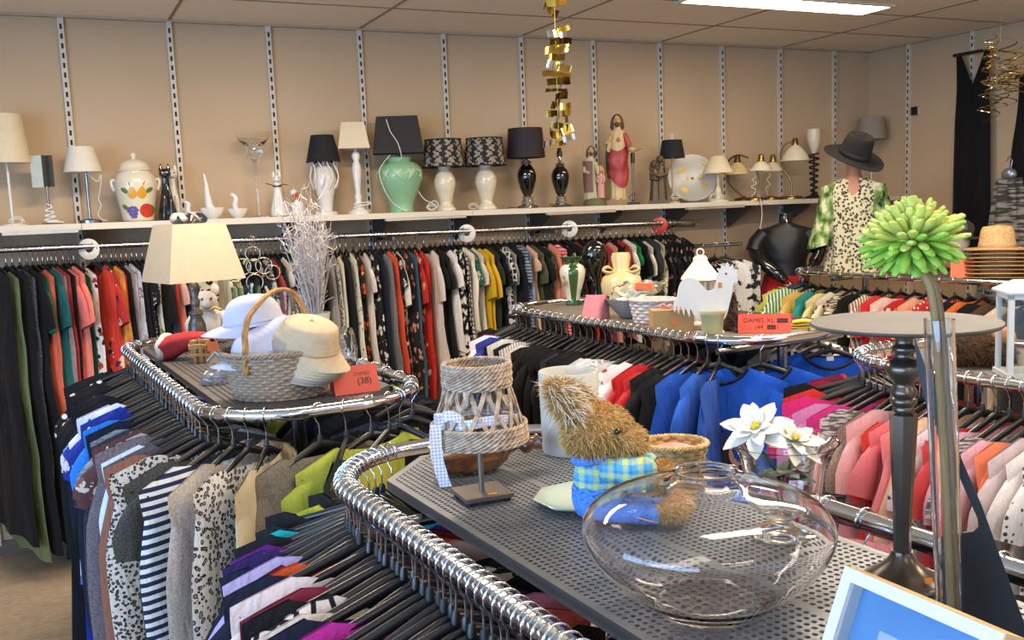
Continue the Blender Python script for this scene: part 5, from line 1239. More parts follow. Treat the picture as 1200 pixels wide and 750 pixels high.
# lamp with square tapered shade
t, k, p = on_deck('table_lamp', 'lamp with large white four-sided shade on a dark turned wooden base', 'lamp', 233, 408, turn=.42)
hs0, hs1, hb = zat(p, 328), zat(p, 262), zat(p, 300)
DW = plain('4a4038', .35, 0, .15, 20, .2)
pr = [(14, 0), (14, .02), (9, .05), (10.5, .10), (12.5, .22), (11.5, .36), (7.5, .46), (9.5, .5), (9.5, .53), (5, .56), (5.4, .62), (7, .70), (4, .74), (8, .86), (7, .93), (3.5, .97), (2, 1.0), (2, 1.12)]
MB().lathe([(r*k*.86, f*hs0) for r, f in pr], 22).build('lamp_base', DW, t)
mb = MB(); rows = []
for w, z, ins in ((89, hs0, 0), (61, hs1, 0), (61, hs1, 1), (89, hs0, 1), (89, hs0, 0)):
    w2 = w*k/2-.0015*ins; rows.append([(-w2, -w2, z), (w2, -w2, z), (w2, w2, z), (-w2, w2, z)])
mb.grid(rows, True); o = mb.build('lamp_shade', plain('b9a588', .85, 0, .03, 40), t, smooth=False); o.rotation_euler = (0, 0, -.04)
mb = MB()
for i in range(7):
    a = 2*PI*i/7; mb.tube(spline([(0, 0, hs1-.01), (12*k*math.cos(a), 12*k*math.sin(a), hs1+.036), (18*k*math.cos(a+.5), 18*k*math.sin(a+.5), hs1+.014), (6*k*math.cos(a+.7), 6*k*math.sin(a+.7), hs1)], 5), [.006]*5+[.013]*9+[.008]*2, 6, flat=.3)
mb.build('crumpled_ribbon', plain('8a837b', .5, .2), t)
# red felt hat
t, k, p = on_deck('felt_hat', 'crumpled red felt hat with pale fluffy trim on the left rack', 'hat', 212, 421, turn=-.5)
mb = MB(); rows = []
for j in range(12):
    f = j/11; cx, cz = (-16+62*f)*k, (13+22*f-10*f*f)*k; rr = (15*(1-f)**.75+3.2)*k
    rows.append([(cx+.25*rr*math.cos(a)*f, rr*1.1*math.cos(a)*(1+.08*math.sin(5*a+f*4)), cz+rr*.86*math.sin(a)*(1+.10*math.sin(3*a+f*6))) for a in [2*PI*i/20 for i in range(20)]])
mb.grid(rows, True); mb.fan(rows[-1]); mb.build('felt_cone', plain('861419', .9, 0, .12, 40), t)
mb = MB(); mb.tube([(-17*k+1.2*k*math.sin(5*i), 17*k*math.cos(2*PI*i/24), 14*k+13*k*math.sin(2*PI*i/24)) for i in range(24)], 4.4*k, 8, closed=True)
for i in range(160):
    a = RNG.uniform(0, 2*PI); b_ = Vector((-17*k, 17*k*math.cos(a), 14*k+13*k*math.sin(a))); d = Vector((RNG.uniform(-1, .6), RNG.uniform(-1, 1), RNG.uniform(-1, 1))).normalized(); q = b_+d*6.5*k; s = d.orthogonal()*.5*k
    n_ = len(mb.v); mb.v += [tuple(b_+s), tuple(b_-s), tuple(q)]; mb._addf([(n_, n_+1, n_+2)])
mb.build('fluffy_trim', plain('b9aca0', .9), t)
# small wooden ornament wrapped in twine
t, k, p = on_deck('wooden_ornament', 'small bundle of bark sticks wrapped in twine beside the red hat', 'ornament', 236, 424)
mb = MB()
for i in range(8):
    a = 2*PI*i/8; mb.tube([(9*k*math.cos(a), 7*k*math.sin(a), 0), (8.4*k*math.cos(a+.1), 6.4*k*math.sin(a+.1), 26*k)], 3.2*k, 8)
mb.build('sticks', wicker_mat('6a4a2c', 'a67c4c', 40), t)
mb = MB()
for z in (8, 10, 17, 19, 21): mb.tube([(12.6*k*math.cos(2*PI*i/20), 10.6*k*math.sin(2*PI*i/20), (z+.8*math.sin(i))*k) for i in range(20)], .8*k, 5, closed=True)
mb.tube(spline([(6*k, -10*k, 20*k), (14*k, -13*k, 30*k), (20*k, -12*k, 18*k), (17*k, -12*k, 4*k), (12*k, -12*k, 2*k)], 6), .7*k, 5)
mb.build('twine', plain('b98a52', .8), t); MB().box((8*k, -13*k, 13*k), (20*k, -12*k, 24*k)).build('price_tag', plain('d3683a', .6), t, smooth=False)
# tiny bird house
t, k, p = on_deck('bird_house', 'tiny wooden bird house with grey roof by the wicker basket', 'ornament', 253, 433)
MB().prism([(-7*k, 0), (7*k, 0), (7*k, 11*k), (0, 18*k), (-7*k, 11*k)], -4*k, 4*k).build('house_body', plain('b9976a', .7), t, smooth=False)
mb = MB()
for s in (-1, 1): mb.prism([(0, 18.2*k), (s*9.6*k, 8.8*k), (s*9.6*k, 11*k), (0, 20.6*k)], -5.5*k, 5.5*k)
mb.build('house_roof', plain('6c7a86', .6), t, smooth=False); MB().box((-3*k, -4.3*k, 2*k), (3*k, -4.05*k, 8*k)).build('opening', plain('4c3a2c', .8), t, smooth=False)
# clear bag
CLEAR = plain('dfe3ea', .12, 0, .03, 20, .3, trans=.8)
t, k, p = on_deck('plastic_bag', 'crumpled clear plastic bag lying below the tiny bird house', 'bag', 258, 449)
mb = MB(); rows = []
for j in range(8):
    f = j/7; rows.append([((22*math.cos(a)*math.cos(f*1.5)**.7*(1+.16*math.sin(5*a+j)))*k, 11*math.sin(a)*math.cos(f*1.5)**.7*(1+.2*math.sin(4*a+2*j))*k, 15*math.sin(f*1.5)*(1+.2*math.sin(3*a+j))*k) for a in [2*PI*i/26 for i in range(26)]])
mb.grid(rows, True); mb.build('bag', CLEAR, t)
# plush toy behind the lamp
t, k, p = on_deck('plush_toy', 'cream plush toy animal with a beige bow sitting behind the lamp base', 'toy', 246, 400)
PL = plain('d5cabc', .95, 0, .08, 90, bump=.002); mb = MB()
mb.ball((0, 0, 20*k), (19*k, 15*k, 21*k), 18, 12); mb.ball((-1*k, -3*k, 48*k), (13*k, 12*k, 12*k), 16, 10); mb.ball((-1*k, -14*k, 45*k), (6*k, 5*k, 5*k), 12, 8)
for s in (-1, 1):
    mb.ball((s*10*k, 0, 60*k), (5*k, 3*k, 7*k), 10, 8); mb.tube([(s*14*k, -2*k, 32*k), (s*21*k, -8*k, 22*k), (s*20*k, -12*k, 14*k)], [6*k, 6*k, 5*k], 10); mb.ball((s*13*k, -16*k, 6*k), (7*k, 9*k, 6*k), 12, 8)
mb.mat(1)
for s in (-1, 1): mb.ball((s*5*k, -14*k, 51*k), 1.4*k, 8, 6)
mb.build('toy_body', [PL, plain('1c1614', .3)], t)
mb = MB()
for s in (-1, 1): mb.lathe([(1*k, 0), (6*k, 12*k), (3*k, 15*k)], 10, (0, -12*k, 37*k)); 
mb = MB()
for s in (-1, 1): mb.tube([(0, -13*k, 37*k), (s*8*k, -14*k, 41*k), (s*15*k, -13*k, 38*k)], [1.5*k, 5*k, 3*k], 8, flat=.4)
mb.build('bow', plain('cdb27e', .8), t)
# tumblers and green glass
def tumbler(label, u, v, vt, r, mat, stem=False, name='drinking_glass'):
    t, k, p = on_deck(name, label, 'glass', u, v, group='glasses on the left rack'); h = zat(p, vt); R = r*k
    pr = [(.0003, 0), (R*.8, 0), (R*.86, .003), (R, h), (R-.0018, h), (R*.78, .006), (.0003, .006)] if not stem else [(.0003, 0), (R*.7, 0), (R*.7, .003), (.006, .008), (.005, h*.4), (R*.8, h*.5), (R, h*.75), (R*.95, h), (R*.95-.0015, h), (R*.96, h*.75), (R*.76, h*.52), (.003, h*.44)]
    MB().lathe(pr, 24, cap=False).build('glass', mat, t)
GLA = glass((.96, .98, .97), 0, 1.45); GLG = glass((.62, .82, .74), .02, 1.4)
tumbler('wide clear drinking glass behind the white cap', 334, 386, 339, 15, GLA)
tumbler('narrower clear drinking glass next to the white twigs', 355, 384, 342, 13, GLA)
tumbler('pale green glass dish behind the brim of the white cap', 292, 388, 336, 17, GLG)
# glass fish bowl / plastic dome to the right of the caps
t, k, p = on_deck('glass_bowl', 'clear glass bowl wrapped in plastic to the right of the beige caps', 'bowl', 400, 436)
h = zat(p, 386); R = 21*k
MB().lathe([(.0003, 0), (.6*R, 0), (.92*R, h*.25), (R, h*.55), (.86*R, h*.88), (.8*R, h), (.78*R, h), (.84*R, h*.88), (.96*R, h*.55), (.88*R, h*.26), (.55*R, .004), (.0003, .004)], 28, cap=False, fn=lambda a, z: 1+.02*math.sin(7*a+90*z)).build('bowl', GLA, t)
# white twigs in a vase
t, k, p = on_deck('twig_bouquet', 'bouquet of bare white twigs standing behind the caps', 'bouquet', 375, 418)
htop = zat(p, 198); mb = MB(); rg = random.Random(3)
for i in range(120):
    a = rg.uniform(0, 2*PI); sp = rg.uniform(.1, 1)**.6; R = sp*33*k; hh = htop*rg.uniform(.62, 1.0)*(1-.18*sp)
    dx, dy = R*math.cos(a)+(-.012), R*math.sin(a)
    pts = [(rg.uniform(-1, 1)*5*k, rg.uniform(-1, 1)*5*k, 0)]
    for j in range(1, 8):
        f = j/7; w = f**1.5; pts.append((dx*w+rg.uniform(-1, 1)*2.0*k*(.3+f), dy*w+rg.uniform(-1, 1)*2.0*k, hh*f))
    mb.tube(pts, [.0020*(1-.1*j) for j in range(8)], 4, cap=False)
    for _ in range(4):
        j = rg.randrange(3, 8); b_ = Vector(pts[j]); d = Vector((rg.uniform(-1, 1), rg.uniform(-1, 1), rg.uniform(.3, 1.2))).normalized(); l = rg.uniform(8, 20)*k
        m_ = b_+d*l*.5+Vector((rg.uniform(-1, 1), rg.uniform(-1, 1), rg.uniform(-1, 1)))*2*k
        mb.tube([b_, m_, b_+d*l+Vector((rg.uniform(-1, 1), rg.uniform(-1, 1), 0))*3*k], [.0014, .0011, .0007], 4, cap=False)
mb.build('twigs', plain('cfc4bb', .7, 0, .12, 60), t)
MB().lathe([(10*k, 0), (12*k, 6*k), (13*k, 38*k), (15*k, 52*k), (14.4*k, 52*k), (12*k, 38*k)], 24, cap=False).build('vase', WHITEG, t)

# ---- rack C
t, k, p = on_deck('ceramic_vase', 'ivory vase with dark green glaze stripe and ruffled green rim', 'vase', 672, 357)
h = zat(p, 301); S_ = h/60
mb = MB(); prof = [(9, 0), (9.5, 2), (8, 6), (10, 16), (15, 32), (16.5, 42), (14.5, 48), (10.5, 51)]
seg = 40; rows = [[(r*S_*math.cos(2*PI*i/seg), r*S_*math.sin(2*PI*i/seg), z*S_) for i in range(seg)] for r, z in prof]; mb.grid(rows, True); mb.fan(rows[0], True)
for kk in range(len(mb.f)):
    i = kk % seg
    if kk < (len(prof)-1)*seg and (28 <= i <= 32 or kk < 2*seg): mb.mi[kk] = 1
mb.mat(1); mb.lathe([(10.5*S_, 51*S_), (9*S_, 53*S_), (14*S_, 60*S_), (12.8*S_, 60*S_), (8*S_, 53*S_)], 32, fn=lambda a, z: 1+.08*math.sin(8*a)*(z > 55*S_), cap=False)
mb.mat(2)
for a, z in ((-2.3, 36), (-2.15, 30), (-2.4, 28)):
    for q in range(5): mb.ball((16.6*S_*math.cos(a+.07*math.cos(q*1.26)), 16.6*S_*math.sin(a+.07*math.cos(q*1.26)), (z+1.6*math.sin(q*1.26))*S_), 1.1*S_, 6, 4)
mb.build('vase_body', [plain('ddd6bf', .2, 0, .04, 10, .4), plain('2c4a22', .15, 0, .2, 14, .5), plain('a68a4e', .4)], t)
# glossy black head
t, k, p = on_deck('display_mannequin', 'glossy black mannequin head in profile on a long neck', 'mannequin', 697, 353)
h = zat(p, 281); s = h/66
def head_mesh(mb, s, z0=44):
    """head looking along -x, sculpted from stacked outlines"""
    prof = [(0, 4.6, 5.2, 0), (3, 4.6, 5.2, 0), (16, 4.4, 5.0, .2), (25, 4.6, 5.2, 0)]
    rows = []
    for z, rx, ry, cx in ((0, 5.6, 5.6, 2), (3, 5.2, 5.2, 2), (14, 4.6, 4.8, 2.2), (24, 5, 5.2, 2.4), (28, 7, 6.4, .6), (31, 9.2, 7.6, -.6), (35, 10.6, 8.2, -.6), (40, 12, 9, .2), (46, 13.2, 9.8, .6), (52, 13.2, 10, 1), (58, 11.6, 9, 1.2), (62.5, 8, 6.6, 1.4), (65, 4.4, 3.8, 1.4), (66, .2, .2, 1.4)):
        r = []
        for i in range(40):
            a = 2*PI*i/40; x, y = math.cos(a), math.sin(a); ex = 0
            if x < 0:
                w = max(0, -x-.82)/.18
                ex -= 3.4*w*math.exp(-((z-40.5)/3.2)**2); ex -= 1.6*w*math.exp(-((z-34)/1.2)**2); ex -= 1.6*w*math.exp(-((z-36.2)/1.0)**2); ex -= 1.8*w*math.exp(-((z-30.5)/1.6)**2)
                e = max(0, 1-abs(abs(y)-.42)/.22)*max(0, -x); ex += 1.9*e*math.exp(-((z-45.6)/2)**2); ex -= .7*e*math.exp(-((z-49)/1.4)**2)
            r.append(((cx+rx*x+ex)*s, ry*y*s, z*s))
        rows.append(r)
    out = []
    for a, b_ in zip(rows, rows[1:]):
        out.append(a)
    mb.grid(rows, True); mb.fan(rows[0], True)
    for q in (-1, 1): mb.tube(spline([(1*s, q*9.4*s, 46*s), (3.4*s, q*10.4*s, 45*s), (3*s, q*10.2*s, 41*s), (1.2*s, q*9*s, 38.5*s)], 5), 1.1*s, 8)
mb = MB(); 
def resmooth(prof): return prof
head_mesh(mb, s); o = mb.build('head', plain('0a0a0c', .08, 0, .1, 12, .8), t, sub=1); o.rotation_euler = (0, 0, .15)
# cream vase with bow-shaped top
t, k, p = on_deck('ceramic_vase', 'cream bellied vase with a gathered bow-like neck', 'vase', 729, 357)
h = zat(p, 296); s = h/50
mb = MB(); mb.lathe([(12*s, 0), (15.6*s, 3*s), (19*s, 12*s), (20*s, 20*s), (18*s, 27*s), (12*s, 31*s), (8*s, 33*s), (7.4*s, 35*s), (9*s, 46*s), (8*s, 50*s), (7*s, 50*s), (6.4*s, 36*s)], 32, cap=False, sy=.8, fn=lambda a, z: 1+(.06*math.sin(6*a) if z > 30*s else 0)); mb.fan([(12*s*math.cos(2*PI*i/32), .8*12*s*math.sin(2*PI*i/32), 0) for i in range(32)], True)
for q in (-1, 1): mb.tube(spline([(q*6*s, -3*s, 33*s), (q*13*s, -5*s, 37*s), (q*17*s, -5*s, 34*s), (q*12*s, -6*s, 31.5*s), (q*5*s, -4*s, 32.5*s)], 5), [1.6*s]*4+[3.2*s]*12+[2.6*s]*5, 8, flat=.5)
mb.build('vase_body', plain('d9c48e', .3, 0, .05, 10, .3), t)
# pink sun visor, dark cap behind, grey bowl
t, k, p = on_deck('sun_visor', 'pink sun visor cap standing on its brim edge beside the grey bowl', 'cap', 698, 373, turn=.1)
h = zat(p, 345); mb = MB(); rows = []
for lay in (0, -.002):
    for j in range(7):
        f = j/6; rows.append([((-17+34*i/20)*k*(1-.24*f)+2*k*f, (-14*math.sin(PI*i/20)*(1-.25*f))*k-lay, h*f+.0015*math.sin(PI*i/20)*1) for i in range(21)])
mb.grid(rows[:7]); mb.grid([r[::-1] for r in rows[7:]]); mb.build('brim', plain('e68f96', .8, 0, .03, 40), t)
MB().tube(spline([(-13*k, -1*k, h*.96), (0, 15*k, h*.8), (15*k, 6*k, h*.6), (15*k, -2*k, h*.9)], 8), 2.4*k, 6, flat=.3).build('band', plain('2a2626', .8), t)
t, k, p = on_deck('mixing_bowl', 'grey enamel bowl behind the pink visor', 'bowl', 741, 372)
h = zat(p, 349); R = 30*k
MB().lathe([(.0003, 0), (R*.42, 0), (R*.46, .004), (R*.7, h*.35), (R*.92, h*.75), (R*1.02, h), (R*1.0, h+.001), (R*.88, h*.75), (R*.5, h*.15), (.0003, h*.1)], 36, cap=False).build('bowl', plain('8f9396', .3, .2, .05, 12), t)
# cellophane with orange card in the bowl
t2 = thing('gift_bag', 'cellophane wrapped gift with an orange card lying in the grey bowl', 'bag', (p.x, p.y, p.z+h*.96), -math.atan2(p.x, p.y))
mb = MB(); rows = []
for j in range(8):
    f = j/7; rows.append([((26+16*f)*math.cos(a)*(1-.35*f)*(1+.18*math.sin(6*a+j*2))*k*.9+14*k*f, 16*math.sin(a)*(1-.3*f)*(1+.18*math.sin(5*a+j))*k, (3+15*f+3*math.sin(5*a+j))*k) for a in [2*PI*i/30 for i in range(30)]])
mb.grid(rows, True); mb.build('cellophane', plain('cfc8a8', .15, 0, .25, 40, .4, trans=.35), t2)
o = MB().box((-10*k, -.6*k, -4*k), (10*k, .6*k, 4*k)).build('card', plain('e2522e', .4), t2, smooth=False); o.location = (14*k, -17*k, 15*k); o.rotation_euler = (-.5, .06, 0)
# white wicker basket
t, k, p = on_deck('wicker_basket', 'small white wicker basket behind the brown cardboard box', 'basket', 765, 378)
h = zat(p, 351); WW = plain('cfc3bd', .7, 0, .1, 50)
weave(20*k, 26*k, h, 7, 88, .003, .8).build('basket_body', WW, t)
mb = MB(); braid(mb, [(27*k*math.cos(2*PI*i/60), 27*k*.8*math.sin(2*PI*i/60), h) for i in range(60)], .005, 3, 14); mb.build('rim', WW, t)
# brown box
t, k, p = on_deck('cardboard_box', 'small brown cardboard box with pink ribbon and orange sticker', 'box', 787, 388, turn=.22)
h = zat(p, 362); MB().box((-24*k, -12*k, 0), (24*k, 12*k, h)).build('box', plain('b08a5c', .75, 0, .05, 30), t, smooth=False)
mb = MB(); mb.box((-2*k, -12.3*k, h), (2*k, 12.3*k, h+.0012))
for q in (-1, 1): mb.tube(spline([(0, 0, h+.003), (q*9*k, 3*k, h+6*k), (q*13*k, 0, h+3*k), (0, 0, h+.003)], 6), 1.4*k, 6, flat=.3)
mb.build('ribbon', plain('d28a8a', .5), t); sticker(t, 1*k, -12.4*k, h*.45, .018, .015)
# white lantern house
t, k, p = on_deck('lantern', 'white wooden lantern house with six-sided roof and ring on top', 'lantern', 822, 384, turn=.3)
h = zat(p, 291); s = h/98
mb = MB(); WP_ = plain('ece6da', .6, 0, .03, 30)
def hexr(r, z): return [(r*math.cos(PI/6+PI*i/3), r*math.sin(PI/6+PI*i/3), z) for i in range(6)]
mb.grid([hexr(20*s, 0), hexr(20*s, 5*s), hexr(18*s, 6*s)], True); mb.fan(hexr(20*s, 0), True); mb.fan(hexr(18*s, 6*s))
for x, y, z in hexr(17*s, 6*s): mb.box((x-1.6*s, y-1.6*s, 6*s), (x+1.6*s, y+1.6*s, 58*s))
mb.grid([hexr(18.5*s, 58*s), hexr(18.5*s, 62*s)], True)
mb.build('lantern_body', WP_, t, smooth=False)
mb = MB(); mb.grid([hexr(25*s, 60*s), hexr(24*s, 63*s), hexr(10*s, 81*s), hexr(9*s, 83*s), hexr(9*s, 86*s), hexr(6*s, 89*s), hexr(.1*s, 90*s)], True); mb.fan(hexr(25*s, 60*s), True); mb.build('lantern_roof', WP_, t, smooth=False)
MB().tube([(4.4*s*math.cos(2*PI*i/18), 0, (93+4.4*math.sin(2*PI*i/18))*s) for i in range(18)], .9*s, 6, closed=True).build('ring', WP_, t)
# rooster silhouette board
t, k, p = on_deck('wooden_rooster', 'flat white wooden rooster silhouette standing in front of the lantern', 'ornament', 832, 391, turn=.1)
h = zat(p, 308); s = h/82
out = [(-4, 13), (8, 13), (16, 16), (20, 24), (23, 36), (26, 48), (27, 58), (31, 58), (32.5, 62), (30, 64), (33, 66), (30.5, 70), (32, 73), (27.5, 74), (27, 79), (23.5, 76), (21, 82), (18, 77), (14, 80), (13.5, 75), (9, 75), (11, 71), (8, 67), (8, 60), (5, 52), (-2, 50), (-9, 58), (-16, 64), (-24, 66), (-31, 62), (-35, 54), (-37, 44), (-41, 36), (-40, 26), (-37, 34), (-35.5, 24), (-33, 33), (-29, 22), (-28, 32), (-23, 20), (-22, 30), (-18, 22), (-12, 17)]
sm = [(q.x, q.z) for q in spline([(a*s, 0, b_*s) for a, b_ in out], 3, closed=True)]
mb = MB(); mb.prism(sm, -1.6*s, 1.6*s); mb.build('rooster_board', plain('fffaf0', .6, 0, .03, 30), t, smooth=False)
mb = MB()
for q in (-2, 6): mb.tube([(q*s, 0, 15*s), ((q-1)*s, 0, 3*s)], 1.2*s, 6)
mb.build('legs_rod', plain('ded6c8', .6), t)
MB().box((-15*s, -6*s, 0), (16*s, 6*s, 3*s)).build('foot_board', plain('ded6c8', .6), t, smooth=False); sticker(t, 12*s, -1.9*s, 56*s, .013, .019)
MB().ball((19*s, -1.6*s, 69*s), 1.2*s, 8, 6).build('eye', plain('1c1814', .4), t)
# pale yellow pot
t, k, p = on_deck('flower_pot', 'small pale yellow pot in front of the white rooster', 'pot', 835, 391)
h = zat(p, 363); MB().lathe([(.0003, 0), (11*k, 0), (12*k, 1*k), (13.6*k, h*.8), (14.6*k, h*.82), (14.6*k, h), (13.4*k, h), (12.4*k, h*.8), (10*k, 3*k), (.0003, 3*k)], 30, cap=False).build('pot', plain('d3cc98', .45, 0, .04, 20), t)
# dark crumpled net
t, k, p = on_deck('net_scarf', 'dark brown crumpled net scarf between the pot and the red sign', 'scarf', 857, 387)
h = zat(p, 342); mb = MB(); rows = []
for j in range(14):
    f = j/13; rows.append([((11-7*f)*k*math.cos(a)*(1+.28*math.sin(5*a+j))-1*k*math.sin(j), (9-5*f)*k*math.sin(a)*(1+.28*math.sin(4*a+2*j)), h*f) for a in [2*PI*i/26 for i in range(26)]])
mb.grid(rows, True); mb.fan(rows[-1]); mb.build('scarf', cloth(('lat', '2a1d1a', '4c342c', 90.0)), t)
# red sign
t, k, p = on_deck('tent_card', 'red folded card sign reading DAMES XL on the middle rack', 'sign', 896, 389, turn=-.02)
h = zat(p, 368); tent_card(t, 60*k, h, 11*k, REDC)
R_ = Matrix.Rotation(math.atan2(h, 11*k), 4, 'X'); INK = plain('2c1512', .8)
def onf(x, f): return Matrix.Translation((x, -11*k*(1-f)-.0006, h*f)) @ R_
text_mesh('lettering', 'DAMES XL', 7.6*k, INK, t, onf(-6.5*k, .66)); text_mesh('lettering', '(44', 7.2*k, INK, t, onf(-6*k, .32)); text_mesh('lettering', ')', 7.2*k, INK, t, onf(15*k, .32))
mb = MB()
for x0, x1, f in ((14, 26.5, .66), (3, 13, .32)):
    for dy in (-2.2, -.75, .75, 2.2):
        Mx = onf(0, f); mb.box((x0*k, (dy-.62)*k, 0), (x1*k, (dy+.62)*k, .0003), Mx)
mb.build('struck_out_words', INK, t, smooth=False)
# yellow cloths
t, k, p = on_deck('folded_cloth', 'yellow folded cloth lying right of the DAMES XL card', 'cloth', 944, 384)
mb = MB()
for i in range(3):
    rows = [[((x*(19-i*2))*k, y*9*k, (1.2+i*3.2+1.6*z*(1-abs(x)**6))*k+.5*k*math.sin(4*x+i)) for x in [-1+2*q/14 for q in range(15)]] for y, z in ((-1, -.6), (-1.05, 0), (-1, .8), (0, 1), (1, .8), (1, -.6))]
    mb.grid(rows)
mb.build('cloth', cloth(('hea', 'c9a83a', 'd9bc52')), t)

# ---- rack B (foreground)
# wicker shade lamp on a metal stand
t, k, p = on_deck('table_lamp', 'metal stand lamp with open wicker shade and gingham ribbon, on the nearest rack', 'lamp', 565, 583, ZT, turn=.35)
MET = plain('7d7770', .35, .8, .05, 20)
MB().box((-29*k, -29*k, .006), (29*k, 29*k, .012)).build('foot_plate', MET, t, smooth=False)
mb = MB()
for x in (-1, 1):
    for y in (-1, 1): mb.lathe([(4*k, 0), (4*k, .0058)], 10, (x*23*k, y*23*k, 0))
mb.build('rubber_feet', BLACKPL, t)
hb, ht, hm = zat(p, 511), zat(p, 427), zat(p, 500)
MB().lathe([(3.4*k, .012), (3.4*k, hb+.06)], 14).build('rod', MET, t)
WK = wicker_mat('8d7663', 'c4af98', 90); Rb, Rt = 55*k, 38*k
mb = MB()
def ringpts(R, z, n=90): return [(R*math.cos(2*PI*i/n), R*math.sin(2*PI*i/n), z) for i in range(n)]
for j in range(6): braid(mb, ringpts(Rb-.0004*j+.0008*(j % 2), hb-.005+.0052*j, 120), .0031, 3, 13+j)
for j in range(7): braid(mb, ringpts(Rt+.0010*(j % 2), ht-.032+.0055*j, 120), .0031, 3, 9+j)
mb.build('woven_bands', WK, t)
mb = MB(); N = 13
for i in range(N):
    a = 2*PI*i/N
    for d in (-1, 1):
        pts = []
        for j in range(7):
            f = j/6; R = Rb-.003+(Rt-Rb)*f+ (.002 if d > 0 else -.001); pts.append((R*math.cos(a+d*.30*(f-.5)*2*.9), R*math.sin(a+d*.30*(f-.5)*2*.9), hb+.012+(ht-.03-hb-.012)*f))
        for e in (-.0024, .0, .0024): mb.tube([(x*(1+0), y, z) if False else (x-e*math.sin(a), y+e*math.cos(a), z) for x, y, z in pts], .0014, 6)
mb.build('lattice_canes', WK, t)
GING = cloth(('chk', 'e4e2ea', '9a9cba', 'f0eef4', .0052))
mb = MB(); rows = []
for z in (-.008, .008): rows.append([((Rb-.012)*math.cos(a), (Rb-.012)*math.sin(a), hb+.034+z+.004*math.sin(3*a)) for a in [2*PI*i/60 for i in range(60)]])
mb.grid(rows, True)
a0 = math.radians(197)
def band(pts, w):
    r1 = []; r2 = []
    for q in pts: r1.append((q[0], q[1], q[2]+w)); r2.append((q[0]+.004, q[1]-.003, q[2]-w))
    mb.grid([r1, r2])
cx, cy = (Rb+.002)*math.cos(a0), (Rb+.002)*math.sin(a0)
mb.box((cx-.006, cy-.010, hb+.026), (cx+.006, cy+.004, hb+.05))
pts = spline([(cx, cy-.004, hb+.036), (cx-.008, cy-.008, hb+.03), (cx-.010, cy-.012, hb-.01), (cx-.004, cy-.016, hb-.045), (cx+.001, cy-.016, hb-.062)], 6)
mb.grid([[(q.x-.009, q.y, q.z) for q in pts], [(q.x+.009, q.y-.004, q.z) for q in pts]])
pts = spline([(cx, cy-.006, hb+.044), (cx+.014, cy-.018, hb+.05), (cx+.03, cy-.022, hb+.042), (cx+.036, cy-.02, hb+.036)], 6); mb.grid([[(q.x, q.y, q.z+.007) for q in pts], [(q.x, q.y-.002, q.z-.009) for q in pts]])
mb.build('gingham_ribbon', GING, t)
MB().lathe([(.0003, hb+.012), (22*k, hb+.012), (25*k, hb+.03), (25*k, ht-.03), (21*k, ht-.01), (20*k, ht-.01), (24*k, ht-.031), (24*k, hb+.031), (.0003, hb+.016)], 28, cap=False).build('glass_cup', GLA, t)
sticker(t, 6*k, -20*k, .0126, .014, .007, PI/2)
# driftwood bowl
t, k, p = on_deck('wooden_bowl', 'glossy brown driftwood bowl with a knobbly handle behind the wicker lamp', 'bowl', 553, 553, ZT, turn=.05)
h = zat(p, 518); mb = MB(); rows = []
def wob(a): return 1+.10*math.sin(2*a+.6)+.05*math.sin(5*a)
for f, z in ((.35, 0), (.62, .04), (.86, .3), (1.0, .72), (1.03, .95), (.97, 1.0), (.86, .8), (.5, .45), (.0003, .38)):
    rows.append([(46*k*f*wob(a)*math.cos(a), 30*k*f*wob(a)*math.sin(a), h*z*(1+.10*math.sin(3*a))) for a in [2*PI*i/40 for i in range(40)]])
mb.grid(rows, True); mb.fan(rows[0], True)
mb.tube(spline([(36*k, 4*k, h*.7), (52*k, 10*k, h*.85), (66*k, 12*k, h*.7), (84*k, 14*k, h*.8)], 6), [11*k]*6+[9*k+2*k*math.sin(i*1.3) for i in range(12)]+[5*k], 12)
m_, nt, b = _new('drift'); n1 = _n(nt, 'ShaderNodeTexNoise', Scale=14.0, Detail=8.0, Distortion=1.6); nt.links.new(_coords(nt, (1, 2, 2.5)), n1.inputs['Vector'])
nt.links.new(_ramp(nt, n1.outputs['Fac'], [(.3, '3a1c10'), (.5, '74401f'), (.68, 'a86a35')]), b.inputs['Base Color']); b.inputs['Roughness'].default_value = .25; b.inputs['Coat Weight'].default_value = .4; _bump(nt, b, n1.outputs['Fac'], .008)
mb.build('bowl_body', m_, t)
# white cylinder
t, k, p = on_deck('cylinder_vase', 'tall plain white cylinder vase behind the straw rabbit', 'vase', 669, 528, ZT)
h = zat(p, 434); R = 35*k
MB().lathe([(.0003, 0), (R*.92, 0), (R*.94, .003), (R, h-.004), (R-.001, h), (R-.004, h), (R-.005, h-.004), (R*.86, .006), (.0003, .006)], 40, cap=False).build('vase_body', plain('e6e2d6', .3, 0, .02, 8, .2), t)
# pale glass plate under the rabbit
t, k, p = on_deck('glass_plate', 'pale green glass plate with angular edge under the straw rabbit', 'plate', 683, 588, ZT, turn=.2)
n_ = 8; mb = MB(); rows = []
def poly_r(a, R): return R*(1/max(.93, math.cos(((a) % (2*PI/n_))-PI/n_))*.98)
for f, z in ((.55, .001), (.98, .008), (1.0, .0105), (.97, .0115), (.55, .0045), (.0003, .004)): rows.append([(poly_r(a, 56*k)*f*math.cos(a), poly_r(a, 56*k)*f*math.sin(a), z) for a in [2*PI*i/64 for i in range(64)]])
mb.grid(rows, True); mb.fan(rows[0], True); mb.build('plate', plain('b9c6b2', .15, 0, .03, 8, .4), t)
